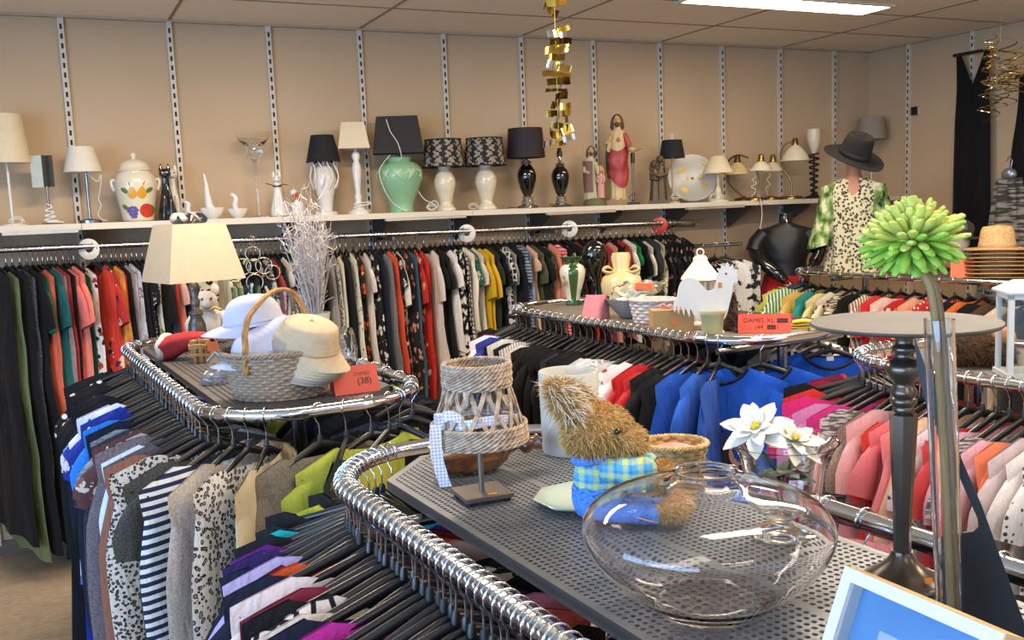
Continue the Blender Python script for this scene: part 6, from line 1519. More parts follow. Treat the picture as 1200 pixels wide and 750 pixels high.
# straw rabbit
t, k, p = on_deck('straw_rabbit', 'shaggy straw rabbit in blue dungarees and plaid shirt sitting on the glass plate', 'rabbit', 707, 606, ZT+.006)
RF = plain('a8793f', .9, 0, .18, 60)
body = MB(); s = k
def loft(mb, rows_, seg=24):
    out = [[(cx+rx*math.cos(a), cy+ry*math.sin(a), z) for a in [2*PI*i/seg for i in range(seg)]] for z, cx, cy, rx, ry in rows_]
    mb.grid(out, True); mb.fan(out[0], True); mb.fan(out[-1]); return mb
# blue trousers and bib: seat, two legs
tr = MB(); loft(tr, [(0, 2*s, 2*s, 24*s, 20*s), (6*s, 0, 2*s, 32*s, 25*s), (18*s, -2*s, 2*s, 34*s, 26*s), (30*s, -4*s, 2*s, 30*s, 23*s), (42*s, -4*s, 2*s, 27*s, 21*s)])
tr.tube([(6*s, -14*s, 14*s), (38*s, -24*s, 12*s), (62*s, -26*s, 10*s)], [15*s, 13*s, 12*s], 14); tr.tube([(10*s, 14*s, 14*s), (42*s, 6*s, 12*s), (70*s, 4*s, 10*s)], [15*s, 13*s, 12*s], 14)
BLUEC = cloth(('hea', '4a7fcf', '5c92dc')); tr.build('dungarees', BLUEC, t)
fr = MB()
for i in range(3): fr.tube([((-4+30*math.cos(a))*s, (2+23*math.sin(a))*s, (24+6*i+2.2*math.sin(9*a+i))*s) for a in [2*PI*q/60 for q in range(60)]], 2.4*s, 6, closed=True)
fr.build('waist_ruffle', BLUEC, t)
PLAID = cloth(('chk', '5aa6c4', 'c6cf7c', '3c78b8', .021))
sh = MB(); loft(sh, [(38*s, -4*s, 2*s, 28*s, 22*s), (48*s, -3*s, 2*s, 31*s, 25*s), (58*s, -2*s, 2*s, 30*s, 24*s), (68*s, -2*s, 1*s, 25*s, 21*s), (75*s, -3*s, 0, 19*s, 17*s)])
sh.tube(spline([(2*s, -18*s, 62*s), (26*s, -26*s, 64*s), (46*s, -24*s, 62*s), (58*s, -20*s, 60*s)], 4), [14*s]*4+[17*s]*5+[16*s, 15*s, 13*s, 11*s], 14); sh.tube(spline([(8*s, 18*s, 62*s), (34*s, 18*s, 62*s), (62*s, 8*s, 58*s)], 4), [14*s]*4+[14*s]*4+[11*s], 14)
sh.build('plaid_shirt', PLAID, t)
co = MB(); co.tube([((-6+25*math.cos(a))*s, (0+21*math.sin(a))*s, (74+4*math.cos(a))*s) for a in [2*PI*q/30 for q in range(30)]], 5.5*s, 8, closed=True); co.build('collar', BLUEC, t)
# head, ears, paws, feet as one furry body
hd = MB()
SURF = []     # (centre, radii) ellipsoids used for the straw
def blob(c, r, M=None):
    hd.ball(tuple(q*s for q in c), tuple(q*s for q in r), 20, 14, M); SURF.append((Vector(c)*s, Vector(r)*s, M))
blob((-4, -2, 104), (40, 34, 32)); blob((28, -10, 94), (24, 22, 19)); hd_main = hd
for nm_, c_, r_ in (('paw', (66, -18, 58), (13, 12, 11)), ('paw', (72, 6, 56), (11, 10, 10)), ('foot', (74, -26, 14), (20, 14, 12)), ('foot', (84, 4, 14), (20, 14, 12))):
    hd = MB(); blob(c_, r_); hd.build(nm_, RF, t)
hd = hd_main
Me = Matrix.Rotation(-.62, 3, 'Y'); blob((-37, -14, 138), (14, 9, 34), Me); blob((-22, 14, 136), (13, 9, 31), Matrix.Rotation(-.75, 3, 'Y'))
hd.build('rabbit_body', RF, t)
for q_ in ((19*s, -32*s, 110*s), (34*s, 2*s, 112*s)): MB().ball(q_, 3.8*s, 12, 8).build('eye', BLACKG, t)
no = MB(); no.ball((51*s, -12*s, 96*s), (4*s, 5*s, 3.4*s), 12, 8); no.build('nose', plain('5a3426', .5), t)
st = MB(); rg = random.Random(11)
def straw(n, idx, l, w, droop, mat=0, towards=None):
    c, r, M = SURF[idx]; st.mat(mat)
    for _ in range(n):
        d = Vector((rg.gauss(0, 1), rg.gauss(0, 1), rg.gauss(0, 1))).normalized(); q = Vector((d.x*r.x, d.y*r.y, d.z*r.z)); nn = Vector((d.x/r.x, d.y/r.y, d.z/r.z)).normalized()
        if M is not None: q = M @ q; nn = M @ nn
        b_ = c+q*.97; dd = (nn+Vector((rg.uniform(-.8, .8), rg.uniform(-.8, .8), rg.uniform(-.8, .8)))+Vector(droop)).normalized(); L_ = l*rg.uniform(.6, 1.3)*s; sd = dd.orthogonal().normalized()*w*s; m_ = b_+dd*L_*.55+Vector((0, 0, -.1*L_)); e = b_+dd*L_+Vector((0, 0, -.3*L_))
        n0 = len(st.v); st.v += [tuple(b_+sd), tuple(b_-sd), tuple(m_-sd*.8), tuple(m_+sd*.8), tuple(e)]; st._addf([(n0, n0+1, n0+2, n0+3), (n0+3, n0+2, n0+4)])
for rep, mm in ((0, 0), (1, 1), (2, 2)):
    straw(1500, 0, 9, .55, (0, 0, -.3), mm); straw(800, 1, 7, .5, (.3, 0, -.3), mm); straw(260, 2, 6, .5, (0, 0, 0), mm); straw(160, 3, 6, .5, (0, 0, 0), mm); straw(300, 4, 6, .5, (.3, 0, 0), mm); straw(200, 5, 6, .5, (.3, 0, 0), mm)
    straw(500, 6, 12, .55, (-.5, 0, .4), mm); straw(400, 7, 11, .55, (-.5, 0, .4), mm)
straw(420, 6, 20, .5, (.8, -.4, -.2), 3); straw(380, 7, 18, .5, (.8, -.5, -.3), 3)
st.build('straw_fur', [plain('c89c58', .85), plain('a87a3e', .85), plain('d9b676', .85), plain('e0d0b4', .85)], t, smooth=False)['kind'] = 'stuff'
# straw basket on the rabbit's arm
t, k, p = on_deck('straw_basket', 'small round straw basket with pink wrapping held by the rabbit', 'basket', 790, 562, ZT+.002)
p2z = zat(p, 548); h = zat(p, 519)
t.location.z += 0
WB = wicker_mat('a98450', 'd8b880', 80)
weave(27*k, 38*k, h, 9, 104, .0026, .82).build('basket_body', WB, t)
mb = MB(); braid(mb, [(38.5*k*math.cos(2*PI*i/80), 38.5*k*.82*math.sin(2*PI*i/80), h) for i in range(80)], .004, 3, 18); mb.build('rim', WB, t)
mb = MB(); mb.lathe([(34*k, h*.7), (28*k, h*.86), (14*k, h*.95), (.0003, h*.98)], 26, sy=.8, fn=lambda a, z: 1+.07*math.sin(7*a)); mb.build('pink_wrapping', plain('d49a90', .4, 0, .2, 60), t)
# big clear vase
t, k, p = on_deck('glass_vase', 'very wide low clear glass vase with a small round neck, in front', 'vase', 829, 711, ZT)
h = zat(p, 551); R = 150*k*.965
outer = [(.0003, 0), (.36*R, 0), (.44*R, .02*h), (.62*R, .14*h), (.80*R, .28*h), (.93*R, .41*h), (.99*R, .52*h), (1.0*R, .58*h), (.985*R, .645*h), (.92*R, .73*h), (.80*R, .80*h), (.64*R, .85*h), (.48*R, .88*h), (.36*R, .90*h), (.28*R, .925*h), (.245*R, .955*h), (.24*R, .98*h), (.255*R, 1.0*h)]
th = .0028; inner = [(max(.0003, r-th*(1.0 if z > .1*h else .9)), max(z, .012)+(0 if z < .6*h else -th*.6 if r > .3*R else 0)) for r, z in outer[::-1]]
o2 = [(q.x, q.z) for q in spline([(r, 0, z) for r, z in outer], 3)]
i2 = [(max(.0003, q.x), q.z) for q in spline([(r, 0, z) for r, z in inner], 3)]
MB().lathe(o2+i2, 72, cap=False).build('vase_glass', glass((.985, .99, 1.0), 0, 1.38), t)
for x, y, z, nx_, mt in ((-62*k, -R*.62, .80*h, 0, STICK), (66*k, -R*.60, .80*h, 0, STICK), (66*k, -R*.66, .765*h, 0, plain('a9c4ea', .4))):
    rr = math.hypot(x, y); zz = [zq for (rq, zq) in o2 if rq >= rr and zq > .5*h][-1]
    o = sticker(t, x, y, zz+.0018, .024, .010, (PI/2-.5, 0, math.atan2(y, x)+PI/2), mt)
    if mt is not STICK: o['label'] = 'pale blue sticker'
# flared vase with poinsettias
t, k, p = on_deck('glass_vase', 'flared clear glass vase holding white artificial poinsettias', 'vase', 918, 627, ZT)
h = zat(p, 517); R = 62*k
outer = [(.0003, 0), (.52*R, 0), (.56*R, .03*h), (.30*R, .10*h), (.22*R, .16*h), (.40*R, .24*h), (.62*R, .34*h), (.70*R, .48*h), (.73*R, .64*h), (.76*R, .78*h), (.84*R, .9*h), (.97*R, .975*h), (1.02*R, h)]
o2 = [(max(.0003, q.x), q.z) for q in spline([(r, 0, z) for r, z in outer], 3)]
i2 = [(max(.0003, r-.0022), z) for r, z in o2 if z > .27*h][::-1]+[(.0003, .28*h)]
MB().lathe(o2+i2, 48, cap=False).build('vase_glass', glass((.98, 1.0, .98), 0, 1.40), t)
t3 = thing('poinsettia', 'white artificial poinsettias with dark green leaves in the flared vase', 'flower', (p.x, p.y, p.z+.30*h), -math.atan2(p.x, p.y))
dz = h*.70
def petal_bloom(c, n, L_, tilt, seed, nm, mats):
    mb = MB(); rg = random.Random(seed)
    for lay, (m2, ll, el) in enumerate(((n, 1.0, .12), (n-1, .8, .42), (n-2, .55, .8))):
        for i in range(m2):
            a = 2*PI*i/m2+lay*.5+rg.uniform(-.12, .12); e = el+rg.uniform(-.1, .14); rows = []
            for j in range(7):
                f = j/6; w = L_*ll*.23*math.sin(PI*min(1, f*.96+.02))**.85; rad = L_*ll*f; z = rad*math.sin(e)-L_*.14*f*f; rr = rad*math.cos(e)
                rows.append([(rr*math.cos(a)-q*w*math.sin(a), rr*math.sin(a)+q*w*math.cos(a), z+.14*w*abs(q)) for q in (-1, -.5, 0, .5, 1)])
            mb.grid(rows)
    mb.mat(1)
    for i in range(9): mb.ball((L_*.07*math.cos(i*2.4)*(i**.5)/2, L_*.07*math.sin(i*2.4)*(i**.5)/2, L_*.16), L_*.05, 8, 6)
    o = mb.build(nm, mats, t3); o.location = c; o.rotation_euler = tilt; return o
PW = [plain('f1efe2', .6, 0, .03, 60), plain('d8c02c', .5)]
petal_bloom((-29*k, -18*k, dz+18*k), 7, 44*k, (.62, -.25, 0), 1, 'bloom', PW); petal_bloom((12*k, -6*k, dz+2*k), 7, 40*k, (.5, .22, .4), 2, 'bloom', PW)
mb = MB()
for i in range(11):
    a = 2*PI*i/11+.3; rows = []; L_ = (36+8*math.sin(i*2))*k; b0 = Vector((0, 0, dz*.45+8*k*math.sin(i)))
    for j in range(7):
        f = j/6; w = .3*L_*math.sin(PI*min(1, .04+f*.95)); q0 = b0+Vector((math.cos(a)*L_*f*.9, math.sin(a)*L_*f*.9, L_*.5*f-L_*.45*f*f))
        rows.append([tuple(q0+Vector((-math.sin(a)*w*q, math.cos(a)*w*q, .1*w*abs(q)))) for q in (-1, 0, 1)])
    mb.grid(rows)
mb.build('leaves', plain('2c4a30', .5, 0, .25, 30), t3)
mb = MB()
for x, y, x2, y2 in ((-6, 0, -29, -18), (6, 4, 12, -6)): mb.tube(spline([(x*k*.3, y*k*.3, .004), (x*k, y*k, dz*.5), (x2*k, y2*k, dz)], 5), 2*k, 6)
mb.build('stem', plain('3f5a30', .6), t3)
# candle stand
t, k, p = on_deck('candle_stand', 'tall dark pewter pillar candle stand with a broad round plate on top', 'candle stand', 1057, 684, ZT)
h = zat(p, 380); PEW = plain('5d544b', .28, .85, .15, 18)
def V(v): return zat(p, v)
pr = [(46, 0), (47, .004), (42, .010), (30, V(668)), (18, V(658)), (12.5, V(649)), (11.5, V(645))]
MB().lathe([(r*k, z) for r, z in pr], 40).build('foot', PEW, t)
MB().lathe([(9.8*k, V(645)), (10.4*k, V(600)), (15.6*k, V(490)), (15.8*k, V(485)), (12*k, V(482))], 8).build('column', PEW, t, smooth=False)
pr = [(10.5, 483), (12.5, 479), (11, 476), (14.5, 472), (15, 468), (12.5, 465), (14.6, 462), (14.8, 457), (12, 453), (11.5, 449), (13, 446), (20, 438), (21.5, 431), (20, 426), (14, 421), (10.5, 417), (11.5, 413), (13.2, 411), (13.2, 406), (10, 404), (9.6, 398), (12, 393), (12, 389)]
MB().lathe([(r*k, V(v)) for r, v in pr], 32).build('turned_neck', PEW, t)
MB().lathe([(.0003, h-.006), (60*k, h-.005), (100*k, h-.0015), (103*k, h+.001), (102*k, h+.0032), (97*k, h+.0025), (.0003, h+.001)], 56, cap=False).build('top_plate', plain('3f3b37', .6, .0, .2, 14), t)
sticker(t, 28*k, -27*k, .018, .010, .006, (-.5, 0, .6))
# tube vase in a black metal sail
t, k, p = on_deck('tube_vase', 'tall thin clear glass tube vase leaning in a black metal sail', 'vase', 1115, 772, ZT)
h = zat(p, 377); R = 16.5*k; t.location.z += .0022; dx = -18*k
q = [(.0003, 0), (R*.86, 0), (R*.9, .003), (R, h), (R-.0018, h), (R*.9-.0024, .014), (.0003, .014)]
mb = MB(); rows = [[(r*math.cos(2*PI*i/32)+dx*z/h, r*math.sin(2*PI*i/32), z) for i in range(32)] for r, z in q]; mb.grid(rows, True); mb.build('tube', glass((.96, .97, .98), 0, 1.42), t)
TP = p.copy(); Tk = k; Th = h; Trz = t.rotation_euler.z
fl = thing('artificial_flower', 'big lime green artificial pompom flower in the glass tube vase', 'flower', (p.x, p.y, p.z+.016), Trz)
cz = zat(p, 301); cx = (1069-1115)*k
MB().tube(spline([(1*k, 0, 0), (-7*k, 1*k, h*.4), (-17*k, 1*k, h*.8), (-25*k, 0, h*1.02), (-36*k, 0, (h+cz)*.5), (cx, 0, cz-.02)], 8), .0040, 8).build('stem', plain('8a7146', .6, 0, .2, 40), fl)
MB().tube(spline([(6*k, 2*k, 0), (0, 3*k, h*.4), (-10*k, 3*k, h*.8), (-19*k, 1*k, h*1.02), (-32*k, 2*k, (h+cz)*.5), (cx+3*k, 3*k, cz-.03)], 8), .0032, 8).build('stem', plain('6d5432', .6, 0, .2, 40), fl)
mb = MB(); rg = random.Random(5); NPT = 190
for i in range(NPT):
    z = 1-2*(i+.5)/NPT
    if z < -.80: continue
    a = i*2.39996; d = Vector((math.sqrt(1-z*z)*math.cos(a), math.sqrt(1-z*z)*math.sin(a), z)); L_ = (45+rg.uniform(-7, 7)+(9 if abs(z) < .5 else -2))*k
    d = (d+Vector((rg.uniform(-.12, .12), rg.uniform(-.12, .12), rg.uniform(-.12, .12)))).normalized(); mb.mat(0 if z > .05 + rg.uniform(-.3, .3) else 1)
    c0 = d*16*k; mid = d*L_*.62; end = d*L_+Vector((0, 0, (3 if z > 0 else -3)*k)); mb.tube([c0, (c0+mid)*.5, mid, (mid+end)*.5, (mid+end*3)*.25, end], [2.2*k, 3.6*k, 4.8*k, 5.6*k, 5.4*k, 3.0*k], 8, flat=.6)
mb.ball((0, 0, 0), 22*k, 14, 10)
def petm(c1, c2): return plain(c1, .6, 0, .12, 30)
o = mb.build('petals', [plain('cfd868', .6, 0, .12, 30), plain('9ccb4a', .6, 0, .16, 30)], fl); o.location = (cx, 0, cz)
t = thing('vase_holder', 'black triangular sheet metal sail that holds the glass tube vase', 'holder', TP+Vector((math.sin(YAW+.55), math.cos(YAW+.55), 0))*.030, Trz); kk = Tk*1.03
def SP(u, v): return ((u-1115)*kk, zat(TP, v))
outer = [SP(1067, 398), SP(1073, 416), SP(1104, 510), SP(1140, 600), SP(1192, 752), (84*kk, 0), (-14*kk, 0), SP(1096, 640), SP(1104, 634), SP(1124, 634), SP(1132, 632), SP(1137, 626), SP(1136, 616), SP(1118, 572), SP(1098, 522), SP(1083, 492), SP(1072, 446)]
mb = MB(); y0, y1 = -.001, .001
import mathutils.geometry as mg
tri = mg.tessellate_polygon([[Vector((x, z, 0)) for x, z in outer]])
na = len(outer); mb.v += [(x, y0, z) for x, z in outer]+[(x, y1, z) for x, z in outer]
mb._addf([tuple(f) for f in tri]); mb._addf([tuple(i+na for i in f[::-1]) for f in tri])
for i in range(na): j = (i+1) % na; mb._addf([(i, j, j+na, i+na)])
mb.build('sail_sheet', plain('26262a', .5, .2, .1, 30), t, smooth=False)
MB().box((-16*kk, -.028, .0), (80*kk, .03, .0015)).build('foot_plate', plain('26262a', .5, .2, .1, 30), t, smooth=False)
# white picture frame leaning back
z_ = EYE-.325; A_ = onz(990, 663, z_); Bq = onz(1165, 740, z_); Lw = ony(963, 750, A_.y)
dn = (Lw-A_).normalized(); hgt = (A_.z-ZT-.013)/-dn.z; ax = Vector((0, -1, 0)); nrm = ax.cross(dn).normalized()
if nrm.x > 0: nrm = -nrm
t = thing('picture_frame', 'white box picture frame with blue mat leaning at the lower right', 'picture frame', A_+dn*hgt, 0)
Mf = Matrix((( ax.x, nrm.x, -dn.x, 0), (ax.y, nrm.y, -dn.y, 0), (ax.z, nrm.z, -dn.z, 0), (0, 0, 0, 1)))     # local x along frame, y to the front, z up
w_ = .155; b1 = .011; dp = .024
mb = MB()
for lo, hi in (((0, -dp, hgt-b1), (w_, 0, hgt)), ((0, -dp, 0), (w_, 0, b1)), ((0, -dp, b1), (b1, 0, hgt-b1)), ((w_-b1, -dp, b1), (w_, 0, hgt-b1))): mb.box(lo, hi, Mf)
mb.build('frame_border', plain('e9e6e0', .4, 0, .03, 20), t, smooth=False)
mb = MB()
for lo, hi in (((w_, -dp, 0), (w_+.001, -.0005, hgt)), ((0, -dp, hgt), (w_+.001, -.0005, hgt+.0008))): mb.box(lo, hi, Mf)
mb.build('wooden_edge', wicker_mat('c09a62', 'd8b684', 25), t, smooth=False)
MB().box((b1*.9, -dp*.75, b1*.9), (w_-b1*.9, -dp*.7, hgt-b1*.9), Mf).build('blue_mat', plain('5f92c2', .5, 0, .1, 12), t, smooth=False)
mb = MB(); mb.box((.040, -dp*.7, .02), (w_-.022, -dp*.7+.0006, hgt-.040), Mf); mb.mat(1)
for i in range(9): mb.box((.048, -dp*.7+.0006, hgt-.052-.008*i), (.105-.012*(i % 3), -dp*.7+.0008, hgt-.0535-.008*i), Mf)
mb.mat(2); mb.box((w_-.038, -dp*.7+.0006, hgt-.056), (w_-.026, -dp*.7+.0012, hgt-.042), Mf)
mb.build('paper_sheet', [plain('c3d0e8', .6), plain('5f6f8c', .7), plain('8a2a44', .6)], t, smooth=False)
mg_ = MB().box((b1*.95, -.004, b1*.95), (w_-b1*.95, -.003, hgt-b1*.95), Mf).build('glass_pane', glass((.97, .98, 1), 0, 1.2), t, smooth=False)

# ---- rack D
t, k, p = on_deck('plush_toy', 'shaggy dark brown plush animal lying on the right rack', 'toy', 1139, 426, turn=.1)
h = zat(p, 386); mb = MB(); SURF2 = [(Vector((-8*k, 0, h*.48)), Vector((34*k, 24*k, h*.5)), None), (Vector((24*k, -12*k, h*.30)), Vector((18*k, 15*k, h*.30)), None), (Vector((-24*k, -10*k, h*.3)), Vector((16*k, 14*k, h*.3)), None)]
for c, r, M in SURF2: mb.ball(tuple(c), tuple(r), 18, 12)
mb.build('toy_body', plain('4a3018', .95, 0, .2, 60), t)
st = MB(); SURF_save = SURF; SURF = SURF2; s = k
for mm in (0, 1): straw(1100, 0, 10, .5, (.4, -.2, -.3), mm); straw(500, 1, 9, .5, (.2, -.3, 0), mm); straw(400, 2, 9, .5, (0, -.3, -.2), mm)
st.build('shaggy_fur', [plain('5c3c1c', .9), plain('3a2412', .9)], t, smooth=False)['kind'] = 'stuff'; SURF = SURF_save
t, k, p = on_deck('toy_ball', 'orange ball beside the shaggy brown plush animal', 'ball', 1176, 408)
MB().ball((0, 0, 13*k), 13*k, 20, 14).build('ball', plain('d07f22', .5, 0, .06, 20), t)
t, k, p = on_deck('lantern', 'white framed glass lantern at the right edge on the right rack', 'lantern', 1200, 440, turn=.30)
h = zat(p, 328); w = 22*k; mb = MB(); WL = plain('dcdcd8', .5, 0, .03, 20)
for x in (-1, 1):
    for y in (-1, 1): mb.box((x*w-3*k, y*w-3*k, 4*k), (x*w+3*k, y*w+3*k, h*.86))
mb.box((-w-5*k, -w-5*k, 0), (w+5*k, w+5*k, 6*k)); mb.box((-w-3*k, -w-3*k, h*.82), (w+3*k, w+3*k, h*.88)); mb.build('lantern_frame', WL, t, smooth=False)
mb = MB(); mb.grid([[(x*q, y*q, z) for x, y in ((-1, -1), (1, -1), (1, 1), (-1, 1))] for q, z in ((w+7*k, h*.88), (w+7*k, h*.90), (w*.5, h), (.001, h))], True); mb.build('lantern_roof', WL, t, smooth=False)
mb = MB()
for sx_, sy_ in ((0, -1), (0, 1)): mb.box((-w+3*k, sy_*w-.001, 6*k), (w-3*k, sy_*w+.001, h*.82))
for sx_ in (-1, 1): mb.box((sx_*w-.001, -w+3*k, 6*k), (sx_*w+.001, w-3*k, h*.82))
mb.build('lantern_glass', glass((.9, .95, .93), .02, 1.3), t, smooth=False)

# ---- rack E
# animal print tunic on a dress form
t, k, p = on_deck('dress_form', 'dress form bust under the animal print tunic, with bare tan neck', 'mannequin', 1000, 318)
h = zat(p, 207); s = h/114
mb = MB()
loft(mb, [(0, 0, 0, 22*s, 15*s), (30*s, 0, 0, 21*s, 15*s), (55*s, 0, 0, 20*s, 15*s), (80*s, 0, 0, 25*s, 17*s), (98*s, 0, 0, 28*s, 14*s), (108*s, 0, 0, 22*s, 11*s), (112*s, 0, 0, 11*s, 9*s), (117*s, 0, 0, 8.4*s, 8*s), (127*s, 0, -1*s, 8*s, 8*s), (134*s, 0, -2*s, 9.5*s, 11*s), (142*s, 0, -2*s, 10*s, 12.5*s), (150*s, 0, -1*s, 8.6*s, 10.6*s), (155*s, 0, 0, 4*s, 5*s)], 28)
mb.build('torso', plain('c68a6a', .5, 0, .04, 14), t)
g = thing('print_tunic', 'green, cream and black animal print tunic with wide sleeves on the dress form', 'tunic', p, t.rotation_euler.z)
TUN = cloth(('tie', '1d2a20', '7fa050', 'dcd8b4', 26.0)); TUN2 = cloth(('leo', 'd9d0ae', '20201c', '8a8458', 58.0))
mb = MB(); rows = []
for z, rx, ry, fo in ((-2, 34, 22, 1), (12, 31, 20, 1), (35, 28, 19, .7), (60, 27, 18.5, .4), (82, 28, 19, .3), (98, 31, 16.5, .1), (107, 26, 13.5, 0), (112, 16, 11.5, 0)):
    r_ = []
    for i in range(44):
        a = 2*PI*i/44; f = 1+.07*fo*math.sin(8*a+z*.05); vz = z
        if z > 95 and math.sin(a) < 0: vz = z-max(0, 1-abs(math.cos(a))/.42)*(z-92)*1.15
        r_.append((rx*s*f*math.cos(a), ry*s*f*math.sin(a), vz*s))
    rows.append(r_)
mb.grid(rows, True)
o = mb.build('tunic_body', TUN2, g)
for q in (-1, 1):
    mb = MB(); rows = []
    for j in range(10):
        f = j/9; cx_, cz_ = q*(26+11*f)*s, (106-74*f)*s; rr = (10+6*f)*s
        rows.append([(cx_+rr*math.cos(a)*(1+.08*math.sin(4*a+j)), rr*1.05*math.sin(a)*(1+.08*math.sin(5*a)), cz_+q*rr*.25*math.cos(a)*-1) for a in [2*PI*i/22 for i in range(22)]])
    mb.grid(rows if q > 0 else [r[::-1] for r in rows], True); mb.build('sleeve', TUN, g)
# felt hats
def fedora(t, k, brim, crown, ch, mat, bandmat, droop=.18, dent=True):
    mb = MB(); rows = []; seg = 48
    for f, z in ((crown*.97, 0.5), (crown*1.15, -.4), (brim*.8, -1.0), (brim, .2), (brim, 1.2), (brim*.8, 0), (crown*1.1, .8), (crown, 2.2)):
        rows.append([(f*k*math.cos(a)*1.08, f*k*math.sin(a)*.92, (z-droop*abs(math.sin(a))**0*(f-crown)*math.cos(2*a)*.5)*k) for a in [2*PI*i/seg for i in range(seg)]])
    mb.grid(rows, True); mb.build('brim', mat, t)
    mb = MB(); rows = []
    for f, z in ((1.0, 0), (.98, .3), (.93, .62), (.86, .86), (.78, .97), (.66, 1.0), (.45, .93), (.2, .86), (.0003, .85)):
        r_ = []
        for i in range(seg):
            a = 2*PI*i/seg; pin = 1-.16*max(0, z-.4)*math.exp(-((a-PI)/1.0)**2)*abs(math.sin(a-PI))*2
            dz_ = -.16*(1-f)*abs(math.cos(a)) if dent and z > .8 else 0
            r_.append((crown*k*f*math.cos(a)*1.08*pin, crown*k*f*math.sin(a)*.92*pin, (z+dz_)*ch*k+2*k))
        rows.append(r_)
    mb.grid(rows, True); mb.build('crown', mat, t)
    MB().lathe([(crown*1.0*k, 2.5*k), (crown*1.035*k, 3*k), (crown*1.01*k, 8*k), (crown*.97*k, 8.5*k)], seg, sx=1.08, sy=.92, cap=False).build('hat_band', bandmat, t)
BF = plain('1e1b19', .9, 0, .12, 60)
hp_ = Vector((p.x, p.y, p.z+137*s)); kk = kpx(hp_)
e = thing('felt_hat', 'dark grey felt hat tilted on top of the print tunic dress form', 'hat'); e.matrix_world = Matrix.Translation(hp_) @ Matrix.Rotation(t.rotation_euler.z, 4, 'Z') @ Matrix.Rotation(.34, 4, 'Y') @ Matrix.Rotation(.38, 4, 'X') @ Matrix.Rotation(-.5, 4, 'Z')
fedora(e, kk, 34, 17.5, 27, BF, plain('161413', .7))
# black hat on a stand, mostly behind the green flower
t, k, p = on_deck('hat_stand', 'plain head-shaped hat stand under the black hat behind the green flower', 'hat stand', 1065, 318)
h = zat(p, 268); mb = MB(); mb.lathe([(11*k, 0), (11*k, 2*k), (5*k, 5*k), (5*k, h*.5), (9*k, h*.66), (11*k, h*.9), (8*k, h*1.25), (.0003, h*1.4)], 22); mb.build('head', plain('8a7a6c', .6), t)
e = thing('felt_hat', 'black felt hat with pinched crown behind the green flower', 'hat', (p.x, p.y, p.z+h*1.0), -math.atan2(p.x, p.y)-.2); fedora(e, k, 27, 15.5, 23, plain('1d1a1a', .9, 0, .12, 60), plain('0f0d0d', .6))
# mannequin head with shiny dark cap
t, k, p = on_deck('display_mannequin', 'pale mannequin head under the glossy dark cap beside the straw hats', 'mannequin', 1123, 322)
h = zat(p, 260); s = h/66; mb = MB(); head_mesh(mb, s); o = mb.build('head', plain('b7a79a', .5, 0, .04, 14), t, sub=1); o.rotation_euler = (0, 0, 2.6)
e = thing('peaked_cap', 'glossy dark cap with a narrow peak on the pale mannequin head', 'cap', (p.x, p.y, p.z+49*s), -math.atan2(p.x, p.y)-.25)
mb = MB(); mb.lathe([(15.2*s, -2*s), (15.8*s, 3*s), (17.5*s, 8*s), (16*s, 14*s), (10*s, 19*s), (3*s, 21.5*s), (.0003, 22*s)], 8, sx=1.05); mb.build('cap_crown', plain('2b2d33', .3, 0, .15, 20, .3), e, smooth=False)
mb = MB(); mb.grid([[((14+13*f)*s*math.cos(a), (14+9*f)*s*math.sin(a), (-1-3*f+lay)*s) for a in [-1.0+2.0*i/14 for i in range(15)]] for f, lay in ((0, 0), (1, 0), (1, .8), (0, .8))], False, True); mb.build('peak', plain('2b2d33', .3, 0, .15, 20, .3), e)
# stack of straw hats
STR = wicker_mat('b98f56', 'dcb880', 90); STRD = wicker_mat('9a7040', 'c49a62', 90)
nst = ['lowest', 'second lowest', 'third from bottom', 'fourth from bottom', 'fifth from bottom', 'sixth from bottom', 'seventh from bottom', 'topmost']
p = onz(1169, 325, ZC); k = kpx(p); hz = 0.0
for i in range(8):
    e = thing('straw_hat', f'{nst[i]} straw hat of the stack beside the orange card' if i < 7 else 'topmost straw hat of the stack with its creased crown showing', 'hat', (p.x+RNG.uniform(-.006, .006), p.y+RNG.uniform(-.006, .006), p.z+.004+i*4.6*k), -math.atan2(p.x, p.y)+RNG.uniform(-.04, .04), 'stacked straw hats')
    fedora(e, k, 33+RNG.uniform(-1, 1), 18.2 if i == 7 else 17, 26 if i == 7 else 2.0, STR if i == 7 or i % 2 else STRD, plain('c4a878', .8), .10)
t, k, p = on_deck('tent_card', 'plain orange folded card sign beside the stack of straw hats', 'sign', 1128, 325)
h = zat(p, 304); tent_card(t, 26*k, h, 9*k, plain('e0602c', .5))

# ---- black velvet mannequin by the wall
p0 = ony(921, 290, 4.80); k = kpx(p0); rz = -math.atan2(p0.x, p0.y); base = Vector((p0.x, p0.y, 0))
t = thing('mannequin', 'glossy black headless mannequin with bent arms in a velvet top near the back wall', 'mannequin', base, rz)
Z = lambda v: ony(921, v, 4.80).z
mb = MB(); rows = []
loft(mb, [(Z(372), 0, 0, 24*k, 17*k), (Z(350), 0, 0, 27*k, 19*k), (Z(325), 0, 0, 22*k, 15*k), (Z(305), 0, 0, 22*k, 16*k), (Z(288), 0, 0, 27*k, 17*k), (Z(272), 0, 0, 29*k, 13*k), (Z(266), 0, 0, 18*k, 10*k), (Z(262), 0, 0, 8*k, 8*k), (Z(250), 0, 0, 7.4*k, 7.4*k)], 26)
BM = plain('1a1a1c', .15, 0, .1, 12, .6)
mb.tube(spline([(-28*k, 0, Z(276)), (-36*k, -4*k, Z(292)), (-26*k, -22*k, Z(306)), (-6*k, -30*k, Z(322)), (0, -32*k, Z(327))], 5), [9*k]*5+[8*k]*5+[7*k]*5+[5*k]*5+[4*k], 12)
